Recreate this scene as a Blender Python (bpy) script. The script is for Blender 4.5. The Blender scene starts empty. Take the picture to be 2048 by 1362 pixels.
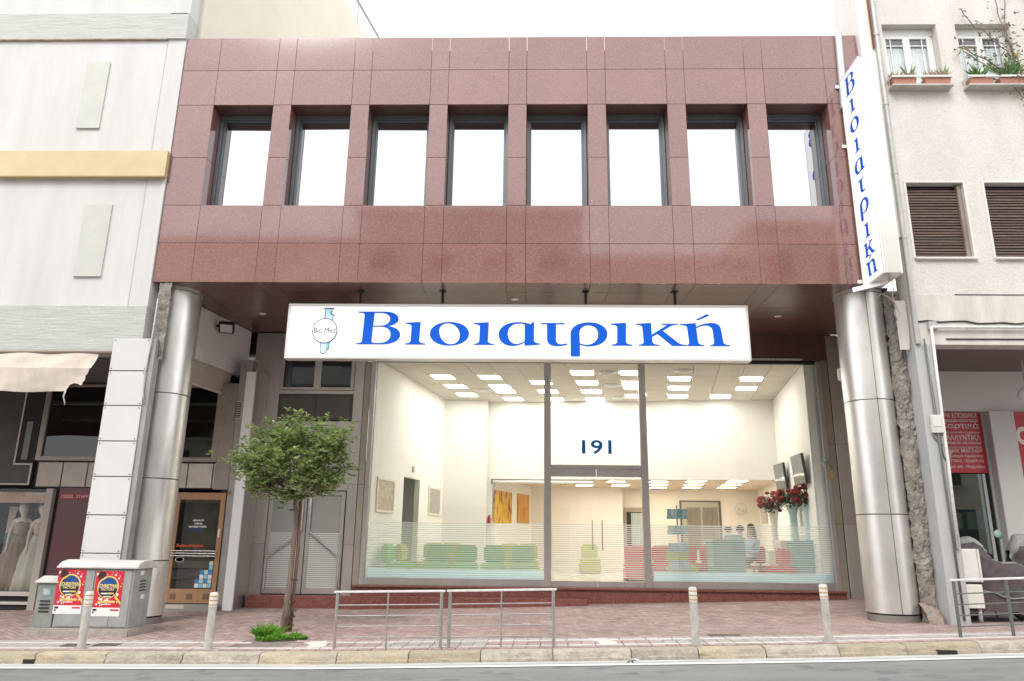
import bpy, bmesh, math, random
from mathutils import Vector, Matrix, noise as mnoise
random.seed(7)
R_ = math.radians
SC = bpy.context.scene
COL = SC.collection

# ------------------------------------------------------------------ camera
CAM = Vector((6.904, -14.046, 1.36))
PITCH, YAW, ROLL, FPX = R_(14.9254), R_(-1.4652), R_(0.6813), 1478.14
_cy, _sy, _cp, _sp = math.cos(YAW), math.sin(YAW), math.cos(PITCH), math.sin(PITCH)
CF = Vector((_sy*_cp, _cy*_cp, _sp)); _r = Vector((_cy, -_sy, 0)); _u = _r.cross(CF)
CR = _r*math.cos(ROLL) + _u*math.sin(ROLL); CU = _u*math.cos(ROLL) - _r*math.sin(ROLL)
cam_d = bpy.data.cameras.new('camera'); cam = bpy.data.objects.new('camera', cam_d); COL.objects.link(cam)
cam_d.sensor_fit = 'HORIZONTAL'; cam_d.sensor_width = 36.0; cam_d.lens = FPX/2048*36.0
cam_d.clip_start = 0.1; cam_d.clip_end = 2000
m = Matrix((CR, CU, -CF)).transposed().to_4x4(); m.translation = CAM
cam.matrix_world = m
SC.camera = cam

# ------------------------------------------------------------------ overcast sky and sun
SUN_EL, SUN_AZ = R_(48), R_(203)
W = bpy.data.worlds.new('World'); SC.world = W; W.use_nodes = True
nt = W.node_tree; nt.nodes.clear()
sky = nt.nodes.new('ShaderNodeTexSky'); sky.sky_type = 'NISHITA'; sky.sun_disc = False
sky.sun_elevation = SUN_EL; sky.sun_rotation = SUN_AZ; sky.dust_density = 3.0
hsv = nt.nodes.new('ShaderNodeHueSaturation'); hsv.inputs['Saturation'].default_value = 0.25
mixw = nt.nodes.new('ShaderNodeMix'); mixw.data_type = 'RGBA'; mixw.inputs[0].default_value = 0.82
mixw.inputs[7].default_value = (13.6, 13.8, 14.2, 1)       # even cloud layer over the clear sky
bg = nt.nodes.new('ShaderNodeBackground'); bg.inputs[1].default_value = 0.10
wo = nt.nodes.new('ShaderNodeOutputWorld')
nt.links.new(sky.outputs[0], hsv.inputs['Color']); nt.links.new(hsv.outputs[0], mixw.inputs[6])
nt.links.new(mixw.outputs[2], bg.inputs[0]); nt.links.new(bg.outputs[0], wo.inputs[0])
sun_d = bpy.data.lights.new('sun', 'SUN'); sun_d.energy = 1.2; sun_d.angle = R_(25); sun_d.color = (1.0, 0.96, 0.9)
sun = bpy.data.objects.new('sun', sun_d); COL.objects.link(sun)
_s = Vector((math.sin(SUN_AZ)*math.cos(SUN_EL), math.cos(SUN_AZ)*math.cos(SUN_EL), math.sin(SUN_EL)))
sun.rotation_euler = (-_s).to_track_quat('-Z', 'Y').to_euler(); sun.location = (0, -30, 40)
VS = SC.view_settings
VS.view_transform = 'Standard'; VS.look = 'None'; VS.gamma = 1.0; VS.use_curve_mapping = False
VS.exposure = 0.72
SC.cycles.max_bounces = 10; SC.cycles.transparent_max_bounces = 16; SC.cycles.glossy_bounces = 4
SC.cycles.sample_clamp_indirect = 8.0

# ------------------------------------------------------------------ pixel -> place helpers (photograph pixels, 2048 wide)
def ray(x, y): return CF + CR*((x-1024)/FPX) + CU*((681-y)/FPX)
def atY(x, y, Y): d = ray(x, y); return CAM + d*((Y-CAM.y)/d.y)
def atZ(x, y, Z): d = ray(x, y); return CAM + d*((Z-CAM.z)/d.z)
def PX(x, y, Y): return atY(x, y, Y).x
def PZ(x, y, Y): return atY(x, y, Y).z
def lerp(a, b, t): return a+(b-a)*t
def interp(pts, x):
    if x <= pts[0][0]: a, b = pts[0], pts[1]
    elif x >= pts[-1][0]: a, b = pts[-2], pts[-1]
    else:
        for a, b in zip(pts, pts[1:]):
            if a[0] <= x <= b[0]: break
    return a[1]+(b[1]-a[1])*(x-a[0])/(b[0]-a[0])
ROW_K = [(-12,-.46),(0,-.285),(4,-.235),(7.2,-.15),(10.9,-.045),(13.7,.06),(20,.30)]
ROW_C = [(-12,-.42),(-.1,-.27),(3,-.215),(13.4,-.045),(20,.12)]
ROW_W = [(-12,-.40),(-1,-.245),(3.2,-.205),(14.1,.12),(20,.24)]
def G(x, y):
    """height of the pavement, which climbs along the street"""
    k, c, w = interp(ROW_K, x), interp(ROW_C, x), interp(ROW_W, x)
    if y <= -2.8: return k
    if y <= .3: return lerp(k, c, (y+2.8)/3.1)
    return lerp(c, w, min(1, (y-.3)/3.5))
def onG(x, y):
    """pixel -> place on the pavement"""
    Y = -1.0
    for _ in range(40):
        p = atY(x, y, Y); d = p.z-G(p.x, Y); Y += max(-.5, min(.5, d*6))
    p = atY(x, y, Y); return Vector((p.x, Y, G(p.x, Y)))

# ------------------------------------------------------------------ materials
MATS = {}
def mat(name, c, rough=.6, metal=0., c2=None, nscale=3., nstr=1., nstretch=(1,1,1), bump=0., bscale=40., spec=.5, vary=0., coat=0., speck=None, fine=0., fscale=60., emit=None, estr=0., trans=0., sheen=0.):
    if name in MATS: return MATS[name]
    M = bpy.data.materials.new(name); M.use_nodes = True; MATS[name] = M
    n = M.node_tree; N = n.nodes; L = n.links
    b = N['Principled BSDF']
    b.inputs['Roughness'].default_value = rough; b.inputs['Metallic'].default_value = metal
    b.inputs['Specular IOR Level'].default_value = spec; b.inputs['Coat Weight'].default_value = coat
    b.inputs['Transmission Weight'].default_value = trans
    if sheen: b.inputs['Sheen Weight'].default_value = sheen
    b.inputs['Base Color'].default_value = (*c, 1)
    geo = N.new('ShaderNodeNewGeometry')
    mp = N.new('ShaderNodeMapping'); mp.inputs['Scale'].default_value = nstretch; L.new(geo.outputs['Position'], mp.inputs[0])
    col = None
    def newmix(a, bcol, fac, blend='MIX'):
        x = N.new('ShaderNodeMix'); x.data_type = 'RGBA'; x.blend_type = blend
        if isinstance(a, tuple): x.inputs[6].default_value = (*a, 1)
        else: L.new(a, x.inputs[6])
        if isinstance(bcol, tuple): x.inputs[7].default_value = (*bcol, 1)
        else: L.new(bcol, x.inputs[7])
        if isinstance(fac, float): x.inputs[0].default_value = fac
        else: L.new(fac, x.inputs[0])
        return x.outputs[2]
    col = c
    if c2 is not None:
        t = N.new('ShaderNodeTexNoise'); t.inputs['Scale'].default_value = nscale; t.inputs['Detail'].default_value = 7; t.inputs['Roughness'].default_value = .62
        L.new(mp.outputs[0], t.inputs['Vector'])
        r = N.new('ShaderNodeMapRange'); r.inputs[1].default_value = .36; r.inputs[2].default_value = .68; r.inputs[4].default_value = nstr
        L.new(t.outputs[0], r.inputs[0]); col = newmix(c, c2, r.outputs[0])
    if fine:
        t = N.new('ShaderNodeTexNoise'); t.inputs['Scale'].default_value = fscale; t.inputs['Detail'].default_value = 3
        L.new(geo.outputs['Position'], t.inputs['Vector'])
        r = N.new('ShaderNodeMapRange'); r.inputs[1].default_value = .3; r.inputs[2].default_value = .7; r.inputs[3].default_value = 1-fine; r.inputs[4].default_value = 1+fine
        L.new(t.outputs[0], r.inputs[0])
        cmb = N.new('ShaderNodeCombineColor')
        for i in range(3): L.new(r.outputs[0], cmb.inputs[i])
        col = newmix(col, cmb.outputs[0], 1.0, 'MULTIPLY')
    if speck:
        v = N.new('ShaderNodeTexVoronoi'); v.inputs['Scale'].default_value = speck[0]; L.new(geo.outputs['Position'], v.inputs['Vector'])
        s = N.new('ShaderNodeSeparateColor'); L.new(v.outputs['Color'], s.inputs[0])
        for k, (cc, lo, hi, am) in enumerate(speck[1]):
            r = N.new('ShaderNodeMapRange'); r.inputs[1].default_value = lo; r.inputs[2].default_value = hi; r.inputs[4].default_value = am
            L.new(s.outputs[k % 3], r.inputs[0]); col = newmix(col, cc, r.outputs[0])
    if vary:
        oi = N.new('ShaderNodeObjectInfo')
        r = N.new('ShaderNodeMapRange'); r.inputs[3].default_value = 1-vary; r.inputs[4].default_value = 1+vary
        L.new(oi.outputs['Random'], r.inputs[0])
        cmb = N.new('ShaderNodeCombineColor')
        for i in range(3): L.new(r.outputs[0], cmb.inputs[i])
        col = newmix(col, cmb.outputs[0], 1.0, 'MULTIPLY')
    if not isinstance(col, tuple): L.new(col, b.inputs['Base Color'])
    if bump:
        t = N.new('ShaderNodeTexNoise'); t.inputs['Scale'].default_value = bscale; t.inputs['Detail'].default_value = 5
        L.new(mp.outputs[0], t.inputs['Vector'])
        bp = N.new('ShaderNodeBump'); bp.inputs['Strength'].default_value = bump; bp.inputs['Distance'].default_value = .02
        L.new(t.outputs[0], bp.inputs['Height']); L.new(bp.outputs[0], b.inputs['Normal'])
    if emit:
        b.inputs['Emission Color'].default_value = (*emit, 1); b.inputs['Emission Strength'].default_value = estr
    return M

def glass(name, tint=(1,1,1), refl=1.0, rough=0., ior=1.5):
    """thin pane: clear with a real Fresnel reflection"""
    if name in MATS: return MATS[name]
    M = bpy.data.materials.new(name); M.use_nodes = True; MATS[name] = M
    n = M.node_tree; N = n.nodes; L = n.links; N.clear()
    tr = N.new('ShaderNodeBsdfTransparent'); tr.inputs[0].default_value = (*tint, 1)
    gl = N.new('ShaderNodeBsdfGlossy'); gl.inputs['Roughness'].default_value = rough
    lw = N.new('ShaderNodeLayerWeight'); lw.inputs[0].default_value = .5          # Schlick reflectance from the facing angle, the same on both sides
    p5 = N.new('ShaderNodeMath'); p5.operation = 'POWER'; p5.inputs[1].default_value = 5.; L.new(lw.outputs['Facing'], p5.inputs[0])
    fr = N.new('ShaderNodeMath'); fr.operation = 'MULTIPLY_ADD'; fr.inputs[1].default_value = .94; fr.inputs[2].default_value = .06; L.new(p5.outputs[0], fr.inputs[0])
    mu = N.new('ShaderNodeMath'); mu.operation = 'MULTIPLY'; mu.inputs[1].default_value = refl; mu.use_clamp = True
    mx = N.new('ShaderNodeMixShader'); o = N.new('ShaderNodeOutputMaterial')
    L.new(fr.outputs[0], mu.inputs[0]); L.new(mu.outputs[0], mx.inputs[0]); L.new(tr.outputs[0], mx.inputs[1]); L.new(gl.outputs[0], mx.inputs[2]); L.new(mx.outputs[0], o.inputs[0])
    return M

# ------------------------------------------------------------------ mesh builder
class B:
    def __init__(s): s.v = []; s.f = []; s.mi = []; s.cur = 0
    def add(s, vs, fs):
        o = len(s.v); s.v += [Vector(p) for p in vs]; s.f += [tuple(i+o for i in f) for f in fs]; s.mi += [s.cur]*len(fs); return s
    def quad(s, *p): return s.add(p, [tuple(range(len(p)))])
    def box(s, x0, x1, y0, y1, z0, z1):
        return s.add([(x0,y0,z0),(x1,y0,z0),(x1,y1,z0),(x0,y1,z0),(x0,y0,z1),(x1,y0,z1),(x1,y1,z1),(x0,y1,z1)],
                     [(0,3,2,1),(4,5,6,7),(0,1,5,4),(1,2,6,5),(2,3,7,6),(3,0,4,7)])
    def hexa(s, p): return s.add(p, [(0,3,2,1),(4,5,6,7),(0,1,5,4),(1,2,6,5),(2,3,7,6),(3,0,4,7)])
    def bar(s, a, b, w, h, up=(0,0,1)):
        a, b = Vector(a), Vector(b); d = (b-a).normalized(); up = Vector(up)
        if abs(d.dot(up)) > .98: up = Vector((0,1,0))
        x = d.cross(up).normalized()*w*.5; y = x.cross(d).normalized()*h*.5
        return s.hexa([a-x-y, a+x-y, b+x-y, b-x-y, a-x+y, a+x+y, b+x+y, b-x+y])
    def obar(s, a, b, th, z0, z1):
        """upright slab along a plan line from a to b"""
        a, b = Vector((a[0],a[1],0)), Vector((b[0],b[1],0)); d = (b-a).normalized(); n = Vector((-d.y, d.x, 0))*th
        return s.hexa([(*a.xy,z0),(*b.xy,z0),(*(b+n).xy,z0),(*(a+n).xy,z0),(*a.xy,z1),(*b.xy,z1),(*(b+n).xy,z1),(*(a+n).xy,z1)])
    def tube(s, pts, r, n=8, cap=True):
        pts = [Vector(p) for p in pts]; rs = r if isinstance(r, (list,tuple)) else [r]*len(pts)
        vs = []; fs = []; pu = None
        for i, p in enumerate(pts):
            d = (pts[min(i+1,len(pts)-1)]-pts[max(i-1,0)]).normalized()
            if pu is None: pu = Vector((0,0,1)) if abs(d.z) < .9 else Vector((0,1,0))
            x = d.cross(pu).normalized(); y = x.cross(d).normalized(); pu = y
            for k in range(n):
                a = 2*math.pi*k/n; vs.append(p+(x*math.cos(a)+y*math.sin(a))*rs[i])
        for i in range(len(pts)-1):
            for k in range(n):
                a, b2 = i*n+k, i*n+(k+1)%n; fs.append((a, b2, b2+n, a+n))
        if cap: fs.append(tuple(range(n-1,-1,-1))); fs.append(tuple(range((len(pts)-1)*n, len(pts)*n)))
        return s.add(vs, fs)
    def lathe(s, prof, c=(0,0,0), n=24, a0=0., a1=2*math.pi, sx=1., sy=1., fn=None):
        full = abs(a1-a0-2*math.pi) < 1e-6; m_ = n if full else n+1; vs = []; fs = []
        for r, z in prof:
            for k in range(m_):
                a = a0+(a1-a0)*k/n; q = r*(fn(a, z) if fn else 1.)
                vs.append((c[0]+q*math.cos(a)*sx, c[1]+q*math.sin(a)*sy, c[2]+z))
        for i in range(len(prof)-1):
            for k in range(n):
                a, b2 = i*m_+k, i*m_+(k+1)%m_; fs.append((a, b2, b2+m_, a+m_))
        if full:
            fs.append(tuple(range(n-1,-1,-1))); fs.append(tuple(range((len(prof)-1)*n, len(prof)*n)))
        return s.add(vs, fs)
    def grid(s, nu, nv, fn):
        vs = [fn(i/nu, j/nv) for j in range(nv+1) for i in range(nu+1)]
        fs = [(j*(nu+1)+i, j*(nu+1)+i+1, (j+1)*(nu+1)+i+1, (j+1)*(nu+1)+i) for j in range(nv) for i in range(nu)]
        return s.add(vs, fs)
    def prism(s, poly, fn, d0, d1):
        """2-D outline (u, v) carried to the world by fn(u, v, depth)"""
        n = len(poly); vs = [fn(u, v, d0) for u, v in poly]+[fn(u, v, d1) for u, v in poly]
        fs = [tuple(range(n)), tuple(range(2*n-1, n-1, -1))]+[(i, i+n, (i+1)%n+n, (i+1)%n) for i in range(n)]
        return s.add(vs, fs)
    def mesh(s, name, mats, smooth=False, bevel=0., off=None, flat_ang=None):
        me = bpy.data.meshes.new(name); o = off or Vector((0,0,0))
        me.from_pydata([p-o for p in s.v], [], s.f)
        mats = mats if isinstance(mats, (list,tuple)) else [mats]
        for m_ in mats: me.materials.append(m_)
        bm = bmesh.new(); bm.from_mesh(me)
        for f, k in zip(bm.faces, s.mi): f.material_index = k
        bmesh.ops.recalc_face_normals(bm, faces=bm.faces[:]) if len(bm.faces) < 60000 else None
        if bevel:
            es = [e for e in bm.edges if len(e.link_faces) == 2 and e.calc_face_angle(0) > .5]
            bmesh.ops.bevel(bm, geom=es, offset=bevel, segments=2 if bevel > .02 else 1, affect='EDGES', clamp_overlap=True)
        if smooth:
            for f in bm.faces: f.smooth = True
            if flat_ang:
                for e in bm.edges:
                    if len(e.link_faces) == 2 and e.calc_face_angle(0) > flat_ang: e.smooth = False
        bm.to_mesh(me); bm.free(); return me

def link(name, me, parent=None, loc=(0,0,0)):
    o = bpy.data.objects.new(name, me); COL.objects.link(o); o.location = loc
    if parent: o.parent = parent
    return o
def wloc(o):
    l = Vector(o.location)
    while o.parent: o = o.parent; l += o.location
    return l
def part(name, b, mats, parent, smooth=False, bevel=0., flat_ang=None, label=None):
    """vertices in world coordinates; the object sits under its thing"""
    c = sum(b.v, Vector())/len(b.v)
    o = link(name, b.mesh(name, mats, smooth, bevel, off=c, flat_ang=flat_ang), parent, c-wloc(parent))
    if label: o['label'] = label
    return o
def thing(name, label, cat, loc=(0,0,0), group=None):
    o = bpy.data.objects.new(name, None); COL.objects.link(o); o.location = loc; o.empty_display_size = .3
    return tag(o, label, cat, group)
def tag(o, label, cat, group=None):
    o['label'] = label; o['category'] = cat
    if group: o['group'] = group
    return o
def solo(name, b, mats, label, cat, group=None, **k):
    """a thing that is one mesh, origin at its base"""
    xs = [p.x for p in b.v]; ys = [p.y for p in b.v]; c = Vector(((min(xs)+max(xs))/2, (min(ys)+max(ys))/2, min(p.z for p in b.v)))
    o = link(name, b.mesh(name, mats, off=c, **k), None, c); return tag(o, label, cat, group)
def struct(name, b, mats, kind='structure', **k):
    c = Vector((0,0,0)); o = link(name, b.mesh(name, mats, **k)); o['kind'] = kind; return o
def dup(root, loc=None, rotz=None, label=None):
    def cp(o, par):
        c = o.copy(); COL.objects.link(c); c.parent = par
        for ch in [x for x in bpy.data.objects if x.parent == o]: cp(ch, c)
        return c
    r = cp(root, None)
    if loc is not None: r.location = loc
    if rotz is not None: r.rotation_euler = (0,0,rotz)
    if label: r['label'] = label
    return r
_pm = {}
def piece(name, w, h, d, mats, parent, loc, bevel=.004, key=''):
    """one slab of a cladding; alike slabs share their mesh. loc = lower left front corner"""
    k = (name, round(w,3), round(h,3), round(d,3), mats.name, key)
    if k not in _pm: _pm[k] = B().box(0, w, 0, d, 0, h).mesh(name, mats, bevel=bevel)
    return link(name, _pm[k], parent, Vector(loc)-wloc(parent))

# ------------------------------------------------------------------ flat lettering
def fill2d(loops, ext=.004):
    cu = bpy.data.curves.new('tmp', 'CURVE'); cu.dimensions = '2D'; cu.fill_mode = 'BOTH'; cu.extrude = ext
    for lp in loops:
        sp = cu.splines.new('POLY'); sp.points.add(len(lp)-1); sp.use_cyclic_u = True
        for p, q in zip(sp.points, lp): p.co = (q[0], q[1], 0, 1)
    return _conv(cu)
def _conv(cu):
    o = bpy.data.objects.new('tmp', cu); COL.objects.link(o)
    dg = bpy.context.evaluated_depsgraph_get(); me = bpy.data.meshes.new_from_object(o.evaluated_get(dg))
    bpy.data.objects.remove(o); bpy.data.curves.remove(cu); return me
def textmesh(s, size=1., ext=.003, bold=0., align='LEFT', space=1.):
    cu = bpy.data.curves.new('tmp', 'FONT'); cu.body = s; cu.size = size; cu.extrude = ext; cu.offset = bold; cu.align_x = align; cu.space_character = space
    cu.resolution_u = 3
    return _conv(cu)
def place_mesh(me, fn):
    """carry a flat mesh (u, v, w) to the world"""
    for v in me.vertices: v.co = fn(v.co.x, v.co.y, v.co.z)
    return me
def setmesh(name, me, m_, parent):
    me.materials.clear(); me.materials.append(m_)
    n = len(me.vertices); c = Vector()
    for v in me.vertices: c += v.co
    c /= max(n, 1)
    for v in me.vertices: v.co -= c
    return link(name, me, parent, c-wloc(parent))
def text_on(name, s, m_, parent, org, du, dv, w=None, h=None, bold=0., ext=.002, align='LEFT', space=1.):
    """text whose box starts at org, du/dv unit vectors; w, h fix its size"""
    me = textmesh(s, 1., 0.001, bold, 'LEFT', space)
    if len(me.vertices) == 0: return None
    xs = [v.co.x for v in me.vertices]; ys = [v.co.y for v in me.vertices]
    x0, x1, y0, y1 = min(xs), max(xs), min(ys), max(ys)
    sy = h/(y1-y0) if h else (w/(x1-x0)); sx = w/(x1-x0) if w else sy
    du, dv, org = Vector(du), Vector(dv), Vector(org); nn = du.cross(dv).normalized()
    sh = {'LEFT':0, 'CENTER':-.5, 'RIGHT':-1}[align]*(x1-x0)*sx
    place_mesh(me, lambda x, y, z: org+du*((x-x0)*sx+sh)+dv*((y-y0)*sy)+nn*(ext if z > 0 else 0.))
    return setmesh(name, me, m_, parent)
# ------------------------------------------------------------------ palette
GRAN = mat('red_granite', (.195,.085,.070), .09, spec=1., vary=.08, c2=(.24,.112,.096), nscale=1.1, nstr=.9, coat=.25,
           speck=(85, [((.40,.26,.24),.60,1.,.5), ((.12,.05,.045),.6,1.,.5), ((.32,.13,.11),.5,1.,.4)]))
GRAN_D = mat('red_granite_step', (.17,.055,.046), .3, c2=(.235,.085,.072), nscale=8, speck=(80, [((.42,.2,.18),.7,1.,.6), ((.07,.02,.02),.6,1.,.6)]), vary=.05)
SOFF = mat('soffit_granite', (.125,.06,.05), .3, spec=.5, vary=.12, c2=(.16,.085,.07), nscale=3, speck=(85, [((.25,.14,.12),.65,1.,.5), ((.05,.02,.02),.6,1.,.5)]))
STEEL = mat('brushed_steel', (.80,.78,.75), .36, .80, c2=(.66,.635,.60), nscale=2.2, nstr=1., nstretch=(1,1,.5), bump=.06, bscale=3., vary=.05, fine=.03, fscale=70)
STEEL_W = mat('wall_steel', (.60,.57,.54), .34, .72, c2=(.48,.45,.42), nscale=1.4, nstr=.9, nstretch=(1,1,.3), bump=.10, bscale=2., vary=.07, fine=.04, fscale=120)
STEEL_F = mat('frame_steel', (.56,.53,.51), .36, .65, c2=(.47,.44,.42), nscale=2, nstretch=(1,1,.3), vary=.05)
CHROME = mat('polished_steel', (.72,.71,.69), .15, 1.)
WALL_L = mat('white_plaster', (.635,.625,.605), .85, c2=(.50,.49,.468), nscale=.8, nstr=.6, nstretch=(2.2,1,.35), bump=.15, bscale=25, fine=.02)
CREAM = mat('cream_plaster', (.74,.69,.58), .85, c2=(.69,.63,.52), nscale=.8)
CONC = mat('board_marked_concrete', (.52,.525,.49), .9, c2=(.44,.445,.415), nscale=1.4, nstretch=(1,1,7), bump=.5, bscale=3.5, fine=.05, fscale=30)
YELL = mat('yellow_paint', (.60,.49,.275), .55, c2=(.53,.43,.245), nscale=1.5)
GREYP = mat('grey_green_panel', (.56,.56,.51), .7, c2=(.50,.50,.46), nscale=2)
CLAD = mat('white_cladding', (.66,.655,.64), .35, spec=.5, vary=.03, c2=(.62,.61,.595), nscale=1.2)
DARKJ = mat('dark_joint', (.025,.023,.022), .7)
STUCCO = mat('rough_stucco', (.70,.665,.625), .92, c2=(.56,.52,.48), nscale=.9, nstr=.8, nstretch=(1.2,1,.5), bump=.75, bscale=38, fine=.07, fscale=45)
STUCCO2 = mat('smooth_stucco', (.67,.63,.585), .9, c2=(.50,.46,.42), nscale=1.6, nstr=.8, nstretch=(2.2,1,.5), bump=.25, bscale=20, fine=.04)
RUBBLE = mat('broken_concrete', (.33,.30,.265), .95, c2=(.15,.135,.12), nscale=6, nstr=1., bump=1., bscale=22, fine=.15, fscale=30)
PAINTG = mat('grey_paint', (.46,.46,.455), .55, c2=(.40,.40,.395), nscale=2.2, nstretch=(1,1,.4), bump=.1, bscale=8)
WOODD = mat('dark_wood_slat', (.135,.09,.07), .7, c2=(.075,.05,.04), nscale=5, nstretch=(.6,1,6), vary=.25, fine=.15, fscale=50)
WHITEP = mat('white_frame', (.80,.80,.78), .4)
ALU = mat('dark_aluminium', (.17,.19,.20), .4, .4)
BLACK = mat('black_metal', (.02,.02,.02), .5)
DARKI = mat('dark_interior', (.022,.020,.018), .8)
ASPH = mat('asphalt', (.275,.27,.262), .9, c2=(.19,.186,.18), nscale=.9, nstretch=(.35,1.4,1), bump=.5, bscale=160, fine=.18, fscale=120, speck=(5, [((.13,.128,.125),.88,.97,.5), ((.36,.355,.345),.93,1.,.35)]))
PAINTW = mat('road_paint', (.78,.78,.76), .7, c2=(.60,.595,.575), nscale=7, nstr=.7, fine=.05)
KERB = mat('kerb_concrete', (.47,.42,.35), .95, c2=(.33,.295,.245), nscale=9, nstr=1., bump=.9, bscale=26, vary=.12, fine=.12, fscale=60)
KERBY = mat('kerb_faded_yellow', (.475,.40,.275), .95, c2=(.36,.32,.265), nscale=4.5, nstr=1., bump=.9, bscale=26, vary=.1, fine=.12, fscale=60)
PAVP = mat('paver_pink', (.44,.325,.30), .9, c2=(.36,.265,.245), nscale=7, vary=.14, fine=.08, bump=.2, bscale=60)
PAVG = mat('paver_grey', (.44,.405,.38), .9, c2=(.36,.33,.305), nscale=7, vary=.12, fine=.08, bump=.2, bscale=60)
PAVW = mat('paver_white', (.66,.635,.60), .9, c2=(.57,.54,.505), nscale=6, vary=.07, fine=.05)
JOINT = mat('paver_joint', (.20,.165,.15), .95, c2=(.26,.22,.2), nscale=5)
BOLL = mat('bollard_paint', (.56,.54,.50), .65, c2=(.38,.36,.33), nscale=9, nstr=.9, nstretch=(1,1,.6), fine=.06)
BOLLW = mat('bollard_white_band', (.74,.72,.66), .6, c2=(.6,.56,.5), nscale=12)
OCHRE = mat('ochre_band', (.48,.30,.07), .6)
RAILW = mat('rail_white_top', (.80,.785,.755), .45, c2=(.66,.64,.60), nscale=10)
RAILG = mat('rail_galvanised', (.44,.42,.40), .45, .6, c2=(.34,.32,.30), nscale=8)
CAB = mat('cabinet_grey', (.36,.365,.355), .6, c2=(.27,.28,.27), nscale=4, nstr=.9, bump=.15, bscale=20, fine=.06)
CABT = mat('cabinet_top', (.62,.60,.57), .6, c2=(.50,.48,.45), nscale=4)
PLINC = mat('plinth_concrete', (.42,.375,.335), .95, c2=(.31,.275,.245), nscale=7, bump=.6, bscale=25, fine=.1)
BLUE = mat('sign_blue', (.0,.105,.64), .6, spec=.2)
SIGNW = mat('sign_face', (.88,.885,.88), .35, emit=(1,1,1), estr=.22)
SIGNF = mat('sign_frame', (.80,.785,.76), .3, .3)
IWALL = mat('interior_wall', (.85,.83,.77), .85)
IFLOOR = mat('interior_floor', (.62,.56,.47), .25, c2=(.56,.5,.42), nscale=2)
ICEIL = mat('ceiling_tile', (.64,.61,.54), .9, vary=.025)
IGRID = mat('ceiling_grid', (.86,.84,.78), .6)
LIGHTP = mat('light_panel', (1,1,1), .5, emit=(1,.98,.94), estr=11.5)

def pave_material():
    M = mat('herringbone_pavers', (.375,.275,.25), .85, c2=(.295,.21,.19), nscale=.8, nstr=1., fine=.14, fscale=22, speck=(7, [((.20,.145,.135),.90,.96,.45), ((.52,.42,.39),.9,.97,.4)]))
    n = M.node_tree; N = n.nodes; L = n.links; b = N['Principled BSDF']
    src = b.inputs['Base Color'].links[0].from_socket
    geo = N.new('ShaderNodeNewGeometry'); mp = N.new('ShaderNodeMapping'); mp.inputs['Rotation'].default_value = (0,0,R_(45)); L.new(geo.outputs['Position'], mp.inputs[0])
    br = N.new('ShaderNodeTexBrick'); L.new(mp.outputs[0], br.inputs['Vector'])
    br.inputs['Color1'].default_value = (.80,.80,.80,1); br.inputs['Color2'].default_value = (1.2,1.2,1.2,1); br.inputs['Mortar'].default_value = (.62,.60,.58,1)
    br.inputs['Scale'].default_value = 1.; br.inputs['Mortar Size'].default_value = .008; br.inputs['Brick Width'].default_value = .21; br.inputs['Row Height'].default_value = .105
    x = N.new('ShaderNodeMix'); x.data_type = 'RGBA'; x.blend_type = 'MULTIPLY'; x.inputs[0].default_value = 1.
    L.new(src, x.inputs[6]); L.new(br.outputs[0], x.inputs[7]); L.new(x.outputs[2], b.inputs['Base Color'])
    bp = N.new('ShaderNodeBump'); bp.inputs['Strength'].default_value = .4; bp.inputs['Distance'].default_value = .006; bp.invert = True
    L.new(br.outputs['Fac'], bp.inputs['Height']); L.new(bp.outputs[0], b.inputs['Normal'])
    return M
PAVE = pave_material()

# ------------------------------------------------------------------ ground, road, pavement, kerb
def strip(y0, y1, zf, x0=-14, x1=30, nu=44, nv=4):
    return B().grid(nu, nv, lambda u, v: (lerp(x0,x1,u), lerp(y0,y1,v), zf(lerp(x0,x1,u), lerp(y0,y1,v))))
b = B(); b.quad((-150,-150,-1.2),(150,-150,-1.2),(150,150,-1.2),(-150,150,-1.2))
struct('ground', b, mat('bare_ground', (.3,.27,.24), .95))
YK = -2.80                                      # back of the kerb
def roadz(x, y):
    e = interp(ROW_K, x)-.135; t = max(0, min(1, (YK-.3-y)/9.5)); return e+.05*math.sin(t*math.pi)
struct('road', strip(YK-9.8, YK-.28, roadz, nv=10), ASPH, smooth=True)
pav = struct('pavement', strip(YK, 4.4, lambda x, y: G(x,y)-.012, nv=14), PAVE)
struct('far_pavement', strip(-22, YK-9.8, lambda x, y: interp(ROW_K, x)), PAVG)
rd = struct('gutter', strip(YK-.50, YK-.20, lambda x, y: roadz(x,y)+.004, nv=1), mat('gutter_concrete', (.58,.575,.55), .9, c2=(.47,.465,.445), nscale=4, nstretch=(.4,1,1), fine=.08))
ln = struct('road_line', strip(YK-.74, YK-.56, lambda x, y: roadz(x,y)+.008, nv=1), PAINTW)
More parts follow.
